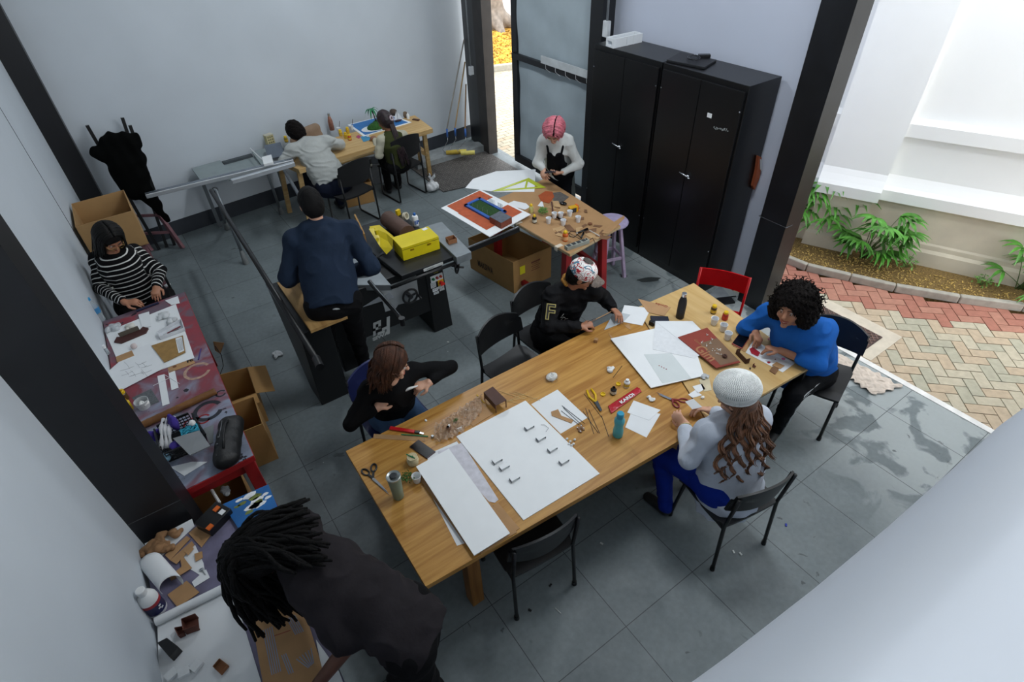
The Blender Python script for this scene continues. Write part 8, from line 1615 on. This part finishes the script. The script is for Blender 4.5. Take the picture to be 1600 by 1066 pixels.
# floor things
def knot(name,label,px,R):
    c=G(*px,0); s=SDF(0.007); s.ell(c+Vector((0,0,R*0.62)),(R,R*0.95,R*0.65),k=0.02); s.cap(c+Vector((0,0,R*1.0)),c+Vector((0.01,0.01,R*1.7)),R*0.35,R*0.14,k=0.04)
    for k in range(4): a=k*1.7; s.cap(c+Vector((0.01,0.01,R*1.7)),c+Vector((0.01+R*0.5*math.cos(a),R*0.5*math.sin(a),R*2.3)),R*0.12,R*0.16,k=0.01,ax=(math.sin(a),-math.cos(a),0),sc=2.0)
    return tag(s.build(name,mat('bag_white','cfd1d2',0.45,var=0.05,bump=0.5,bscale=40),None,noise=wob(0.008,60,3),loc=c),label,'bag')
knot('knotted_bag','white knotted plastic bag on the floor by the ribbed mat',(676,298),0.10)
crumple('plastic_bag','crumpled clear plastic bag on the floor beside the saw carriage',(437,556),0,0.075,mat('frosted_wrap','d5d9dc',0.25,trans=0.3),'bag',seed=60)
crumple('plastic_scrap','thin scrap of clear plastic at the edge of the ribbed mat',(662,262),0,0.09,mat('frosted_wrap','d5d9dc',0.25,trans=0.3),'plastic',seed=61,flat=0.3)
crumple('white_bag','white plastic bag on the floor behind the striped sweater',(262,448),0.45,0.05,mat('bag_white','cfd1d2',0.45),'bag',seed=62)
r=thing('floor_mat','dark ribbed metal floor mat at the back doorway','mat',G(730,270)); q=[Vector((2.14,7.0,0)),Vector((2.12,5.95,0)),Vector((3.40,5.72,0)),Vector((3.42,6.80,0))]; MB().prism(q,0.001,0.012).build('mat_plate',mat('mat_grey','55524f',0.6,0.3,var=0.3,scale=20),r)
mb=MB()
for i in range(34):
    for k in range(22):
        u=(i+0.5)/34; v=(k+0.5)/22; p=q[0].lerp(q[3],u).lerp(q[1].lerp(q[2],u),v); mb.box((p.x,p.y,0.0135),(0.022,0.009,0.003),0.4 if (i+k)%2 else -0.9)
tag(mb.build('raised_treads',mat('tread_grey','7c7772',0.5,0.4,var=0.3,scale=10),r),kind='stuff')
for k,(x,y,c_) in enumerate(((708,238,'b39a3c'),(718,237,'c9b95a'),(731,239,'d0c46a'))):
    r=thing('paint_roller',('mustard paint roller on a long pole, leftmost of three','pale yellow paint roller on a long pole, middle of three','pale yellow paint roller on a long pole, nearest the doorway')[k],'paint roller',G(x,y,0.1)); c=G(x,y,0.12); ax=Vector((0.85,-0.5,0)).normalized(); MB().tube([c-ax*0.11,c+ax*0.11],0.034,16).build('roller_sleeve',mat('sleeve_'+c_,c_,0.9,bump=0.6,bscale=150),r,smooth='auto')
    h=c+Vector((-0.02+0.03*k,0.10,0.22)); MB().tube([c-ax*0.12,c-ax*0.15+Vector((0,0.02,0.04)),h-Vector((0,0,0.06)),h],0.005,8).build('wire_frame',mat('steel','b8bcc0',0.25,1.0),r,smooth=True); MB().tube([h,h+Vector((0.01,0.01,0.12))],0.015,10).build('blue_grip',mat('grip_blue','2a5ea8',0.5),r,smooth=True)
    top=GP(725+k*1.5,62+k*35,(0,7.36,0),(0,1,0)); MB().tube([h+Vector((0.01,0.01,0.12)),top],0.011,8).build('pole',mat('pole_wood_%d'%k,('8e8a83','a58a62','8a6a48')[k],0.6),r,smooth=True)
# cardboard box on a stool by the left wall
r=thing('wooden_stool','dark wooden stool carrying the cardboard box by the left wall','stool',(-1.80,5.55,0)); bx=[G(137,376,0.72),G(228,356,0.72),G(206,302,0.72),G(124,322,0.72)]
bx=[Vector((-2.03,5.26,0)),Vector((-1.55,5.28,0)),Vector((-1.55,5.86,0)),Vector((-2.02,5.84,0))]
MB().prism([b.lerp(sum(bx,Vector())/4,0.15) for b in bx],0.78,0.81).build('seat',MP,r)
for b in bx: p=b.lerp(sum(bx,Vector())/4,0.25); MB().box((p.x,p.y,0.39),(0.04,0.04,0.78)).build('leg',MP,r)
openbox('cardboard_box','big open cardboard box raised behind the striped sweater',bx,0.815,0.36,0.006,mat('cardboard_pale','a68356',0.85,var=0.06,scale=5,bump=0.08,bscale=30))
# cabinet-top things
Z=2.12
r=thing('foam_packing','white foam packing tray on top of the cabinet nearer the door panel','foam tray',(3.35,3.75,Z)); x0,x1,y0,y1=3.17,3.52,3.66,3.88
P_=[G(*p,Z) for p in ((941,70),(958,76),(1003,66),(984,58))]
d=(P_[2]-P_[1]).normalized(); e=(P_[0]-P_[1]).normalized(); A0=P_[1]; L_=(P_[2]-P_[1]).length; W_=0.13
def fb(u0,u1,w0,w1,z0,z1): return MB().hexa([A0+d*u0+e*w0+Vector((0,0,z0)),A0+d*u1+e*w0+Vector((0,0,z0)),A0+d*u1+e*w1+Vector((0,0,z0)),A0+d*u0+e*w1+Vector((0,0,z0))],[A0+d*u0+e*w0+Vector((0,0,z1)),A0+d*u1+e*w0+Vector((0,0,z1)),A0+d*u1+e*w1+Vector((0,0,z1)),A0+d*u0+e*w1+Vector((0,0,z1))])
MST=mat('styrofoam','dde1e4',0.85,var=0.02,bump=0.1,bscale=200)
fb(0,L_,0,0.025,0,0.085).build('long_side',MST,r); fb(0,L_,W_-0.025,W_,0,0.085).build('long_side',MST,r); fb(0,L_,0.025,W_-0.025,0,0.02).build('tray_floor',MST,r); fb(L_-0.03,L_,0.025,W_-0.025,0.02,0.085).build('end_wall',MST,r); fb(0,0.03,0.025,W_-0.025,0.06,0.085).build('end_bridge',MST,r)
for u0 in (L_*0.45,L_*0.68): fb(u0,u0+0.015,-0.006,0,0,0.085).build('rib',MST,r)
r=thing('laptop','closed black laptop on top of the cabinet nearer the front column','laptop',G(1080,96,Z)); P_=[G(*p,Z) for p in ((1041,97),(1100,109),(1119,97),(1062,85))]; MB().hexa(P_,[p+Vector((0,0,0.022)) for p in P_]).build('laptop_body',mat('laptop_black','15161a',0.5),r,bevel=0.004)
r=thing('charger','black laptop charger and coiled cable on the closed laptop','charger',G(1090,90,Z+0.022)); c=G(1100,90,Z+0.022); MB().box(c+Vector((0,0,0.015)),(0.05,0.11,0.03),0.9).build('power_brick',MBLKP,r,bevel=0.004); MB().tube([G(1081+8*math.cos(t)+t*0.4,90+3.5*math.sin(t),Z+0.03+0.002*t) for t in [i*0.5 for i in range(30)]],0.004,6).build('cable',MBLKP,r,smooth=True)
# things by the front column
r=thing('orange_bag','orange cloth bag with a white tag hanging behind the cabinet','bag',G(1185,270)); 
def og(px,py): return GP(px,py,(3.50,2.035,0),(0,1,0))
mb=MB(); pts=[og(1186,244),og(1190,246),og(1190,258),og(1187,278),og(1179,297),og(1177,291),og(1183,266)]; mb.add(pts+[p+Vector((0.0,0.03,0)) for p in pts],[list(range(7)),list(range(7,14))[::-1]]+[[i,(i+1)%7,7+(i+1)%7,7+i] for i in range(7)]); mb.build('bag_body',mat('orange_cloth','8f4726',0.8,bump=0.4,bscale=40),r)
mb=MB(); pts=[og(1187,248)+Vector((0,-0.006,0)),og(1190,250)+Vector((0,-0.006,0)),og(1190,268)+Vector((0,-0.006,0)),og(1187,264)+Vector((0,-0.006,0))]; mb.add(pts+[p+Vector((0,0.003,0)) for p in pts],[[0,1,2,3],[7,6,5,4]]+[[i,(i+1)%4,4+(i+1)%4,4+i] for i in range(4)]); mb.build('white_tag',mat('tag_grey','b0b4b8',0.7),r)
mb=MB(); mb.bar((3.25,1.78,0.012),(2.80,1.99,0.012),0.10,0.02); one(mb,'dark_plank',MBLKM,'dark plank on the floor between cabinet and column','plank')
sheet('grey_board','flat grey panel on the floor behind the red chair',[(1096,470),(1126,447),(1146,470),(1120,480)],0.002,mat('panel_grey','8d9499',0.6),0.006,'panel')
mb=MB(); mb.tube([G(1098,467,0.004),G(1120,466,0.004),G(1150,463,0.02)],0.006,6); one(mb,'floor_cable',MBLKP,'black cable along the floor behind the red chair','cable',smooth=True)
for k,(a,b,c_) in enumerate((((901,335),(908,262),'3c4240'),((910,345),(913,300),'8a6a48'))):
    mb=MB(); p=G(a[0],a[1],0.0); p=Vector((2.98-0.1*k,4.05,0.0)); q_=Vector((3.07,4.30,1.05-0.25*k)); mb.bar(p,q_,0.05,0.03); one(mb,'leaning_plank',mat('plank_'+c_,c_,0.7),('dark grey plank leaning between the cabinet and door panel','brown plank leaning between the cabinet and door panel')[k],'plank')
# crumpled cloth at the threshold
CQ=[G(*p,0) for p in ((1300,550),(1322,545),(1409,606),(1366,620),(1296,572))]
def cl(u,v):
    a=CQ[0].lerp(CQ[2],u) ; b=CQ[4].lerp(CQ[3],u); p=(a+Vector((0.0,0,0))).lerp(b,v); w=abs(math.sin(u*17+v*6))*0.012+abs(math.sin(u*31-v*14))*0.008+abs(math.sin(v*23+u*7))*0.006; return (p.x+0.01*math.sin(u*40),p.y+0.012*math.sin(v*20+u*9),0.004+w)
mb=MB(); mb.grid(cl,60,26,0.003); o=one(mb,'floor_cloth',mat('dirty_cloth','d6c8ba',0.95,var=0.12,scale=12,bump=0.3),'rumpled dirty beige floor cloth lying inside the threshold','cloth',smooth=True)
# small litter
rr=random.Random(90)
for k,(x,y,c_,lab) in enumerate(((1228,821,'2030a0','bright blue scrap on the floor right of the beret chair'),(860,915,'101214','black crumb on the floor under the long table, upper one'),(828,954,'101214','black crumb on the floor in front of the empty chair'),(872,955,'c8ccc8','thin pale splinter on the floor near the empty chair'),(940,850,'b8bcb8','pale fleck on the floor below the foam board'),(1146,863,'d8dcd8','white paint fleck on the floor left of the chair leg'),(1157,866,'d8dcd8','white paint fleck on the floor nearer the chair leg'),(824,870,'a8a08c','beige tape scrap on the floor under the table edge'),(700,510+25,'d0d4d0','white speck on the floor before the saw'))):
    p=G(x,y,0); mb=MB(); mb.box((p.x,p.y,0.004),(0.022 if k!=3 else 0.05,0.012 if k!=3 else 0.004,0.006),rr.random()*3); one(mb,'floor_litter',mat('litter_'+c_,c_,0.7),lab,'litter')
# dark footprints
mb=MB(); 
for cx,cy,L_,W_,an in ((1014,437,0.13,0.045,0.5),(975,432,0.04,0.02,0.4),(935,415,0.05,0.02,0.2),(755,330,0.04,0.02,0.3)): 
    p=G(cx,cy,0.0015); mb.add([p+rot_z(Vector((L_*math.cos(t)*(1+0.15*math.sin(t*5)),W_*math.sin(t),0)),-an) for t in [i*0.3 for i in range(21)]],[list(range(21))])
tag(mb.build('dark_smudges',mat('dark_smudge','2b3132',0.8)),'dark scuffed smudges on the tiles by the cabinets','smudges',kind='stuff')
# ---- garden plants by the white wall
def palmlet(label,px,H,n,seed,spread=1.0,cat='plant',z=0.0):
    c=G(*px,z)+N_*0.06; r=thing('lady_palm',label,cat,c); q_=random.Random(seed); st=MB(); lv_=MB()
    for s_ in range(n):
        a=q_.random()*6.28; out=Vector((math.cos(a),math.sin(a),0)); out=(out-N_*min(0,out.dot(N_))*1.3+N_*0.15)*q_.uniform(0.05,0.22)*spread*H*2; h=H*q_.uniform(0.25,1.0); b0=c+Vector((q_.uniform(-.04,.04),q_.uniform(-.04,.04),0)); tip=c+out+Vector((0,0,h)); mid=b0.lerp(tip,0.5)-out*0.15
        pts=[b0*(1-t)**2+mid*2*t*(1-t)+tip*t*t for t in [i/5 for i in range(6)]]; st.tube(pts,[0.005,0.0045,0.004,0.0035,0.003,0.003],5)
        fdir=(out.normalized()*0.7+Vector((0,0,0.4))).normalized(); side=fdir.cross(Vector((0,0,1))).normalized(); m=q_.randint(6,9)
        for k in range(m):
            t=(k-(m-1)/2)/((m-1)/2); dd=(fdir*(1-abs(t)*0.6)+side*t*1.0).normalized(); L_=H*0.42*q_.uniform(0.8,1.1); w=0.017+0.008*(1-abs(t)); sn=dd.cross(Vector((0,0,1))).normalized(); prev=None
            P_=[]; 
            for i in range(6):
                u_=i/5; p=tip+dd*L_*u_+Vector((0,0,0.05*u_-0.30*L_*u_*u_*2.2)); ww=w*math.sin(math.pi*min(0.97,u_*0.9+0.1))*(1.0); P_.append((p-sn*ww,p+Vector((0,0,-ww*0.35)),p+sn*ww))
            vs=[x for tr3 in P_ for x in tr3]; fs=[[i*3+j,(i+1)*3+j,(i+1)*3+j+1,i*3+j+1] for i in range(5) for j in (0,1)]; lv_.add(vs,fs)
    st.build('stems',mat('stem_green','4c6a2c',0.6,var=0.2),r,smooth=True); lv_.build('leaves',mat('palm_leaf','4f8c32',0.4,var=0.5,scale=6),r,smooth=True)
    return r
palmlet('lady palm with fan leaves partly hidden behind the front column',(1262,362),0.80,16,1,1.1); palmlet('largest bushy lady palm in the middle of the bed outside',(1350,398),0.60,26,2,1.3); palmlet('lady palm at the right edge of the bed outside',(1594,448),0.60,16,5,1.2)
def weed(label,px,R,seed):
    c=G(*px,0); r=thing('seedling',label,'plant',c); st=MB(); q_=random.Random(seed)
    for k in range(7): a=q_.random()*6.28; st.tube([c,c+Vector((R*0.8*math.cos(a),R*0.8*math.sin(a),R*q_.uniform(.6,1.6)))],0.003,5)
    st.build('stems',mat('stem_green','4c6a2c',0.6),r); mb=MB(); leafblob(mb,c+Vector((0,0,R*0.3)),R*1.1,46,0.022,seed); mb.build('foliage',mat('weed_leaf','6a9a45',0.5,var=0.4,scale=20),r)
weed('small leafy seedling right of the largest lady palm',(1415,418),0.10,3); weed('small leafy seedling left of the lady palm at the right edge',(1533,446),0.10,4)
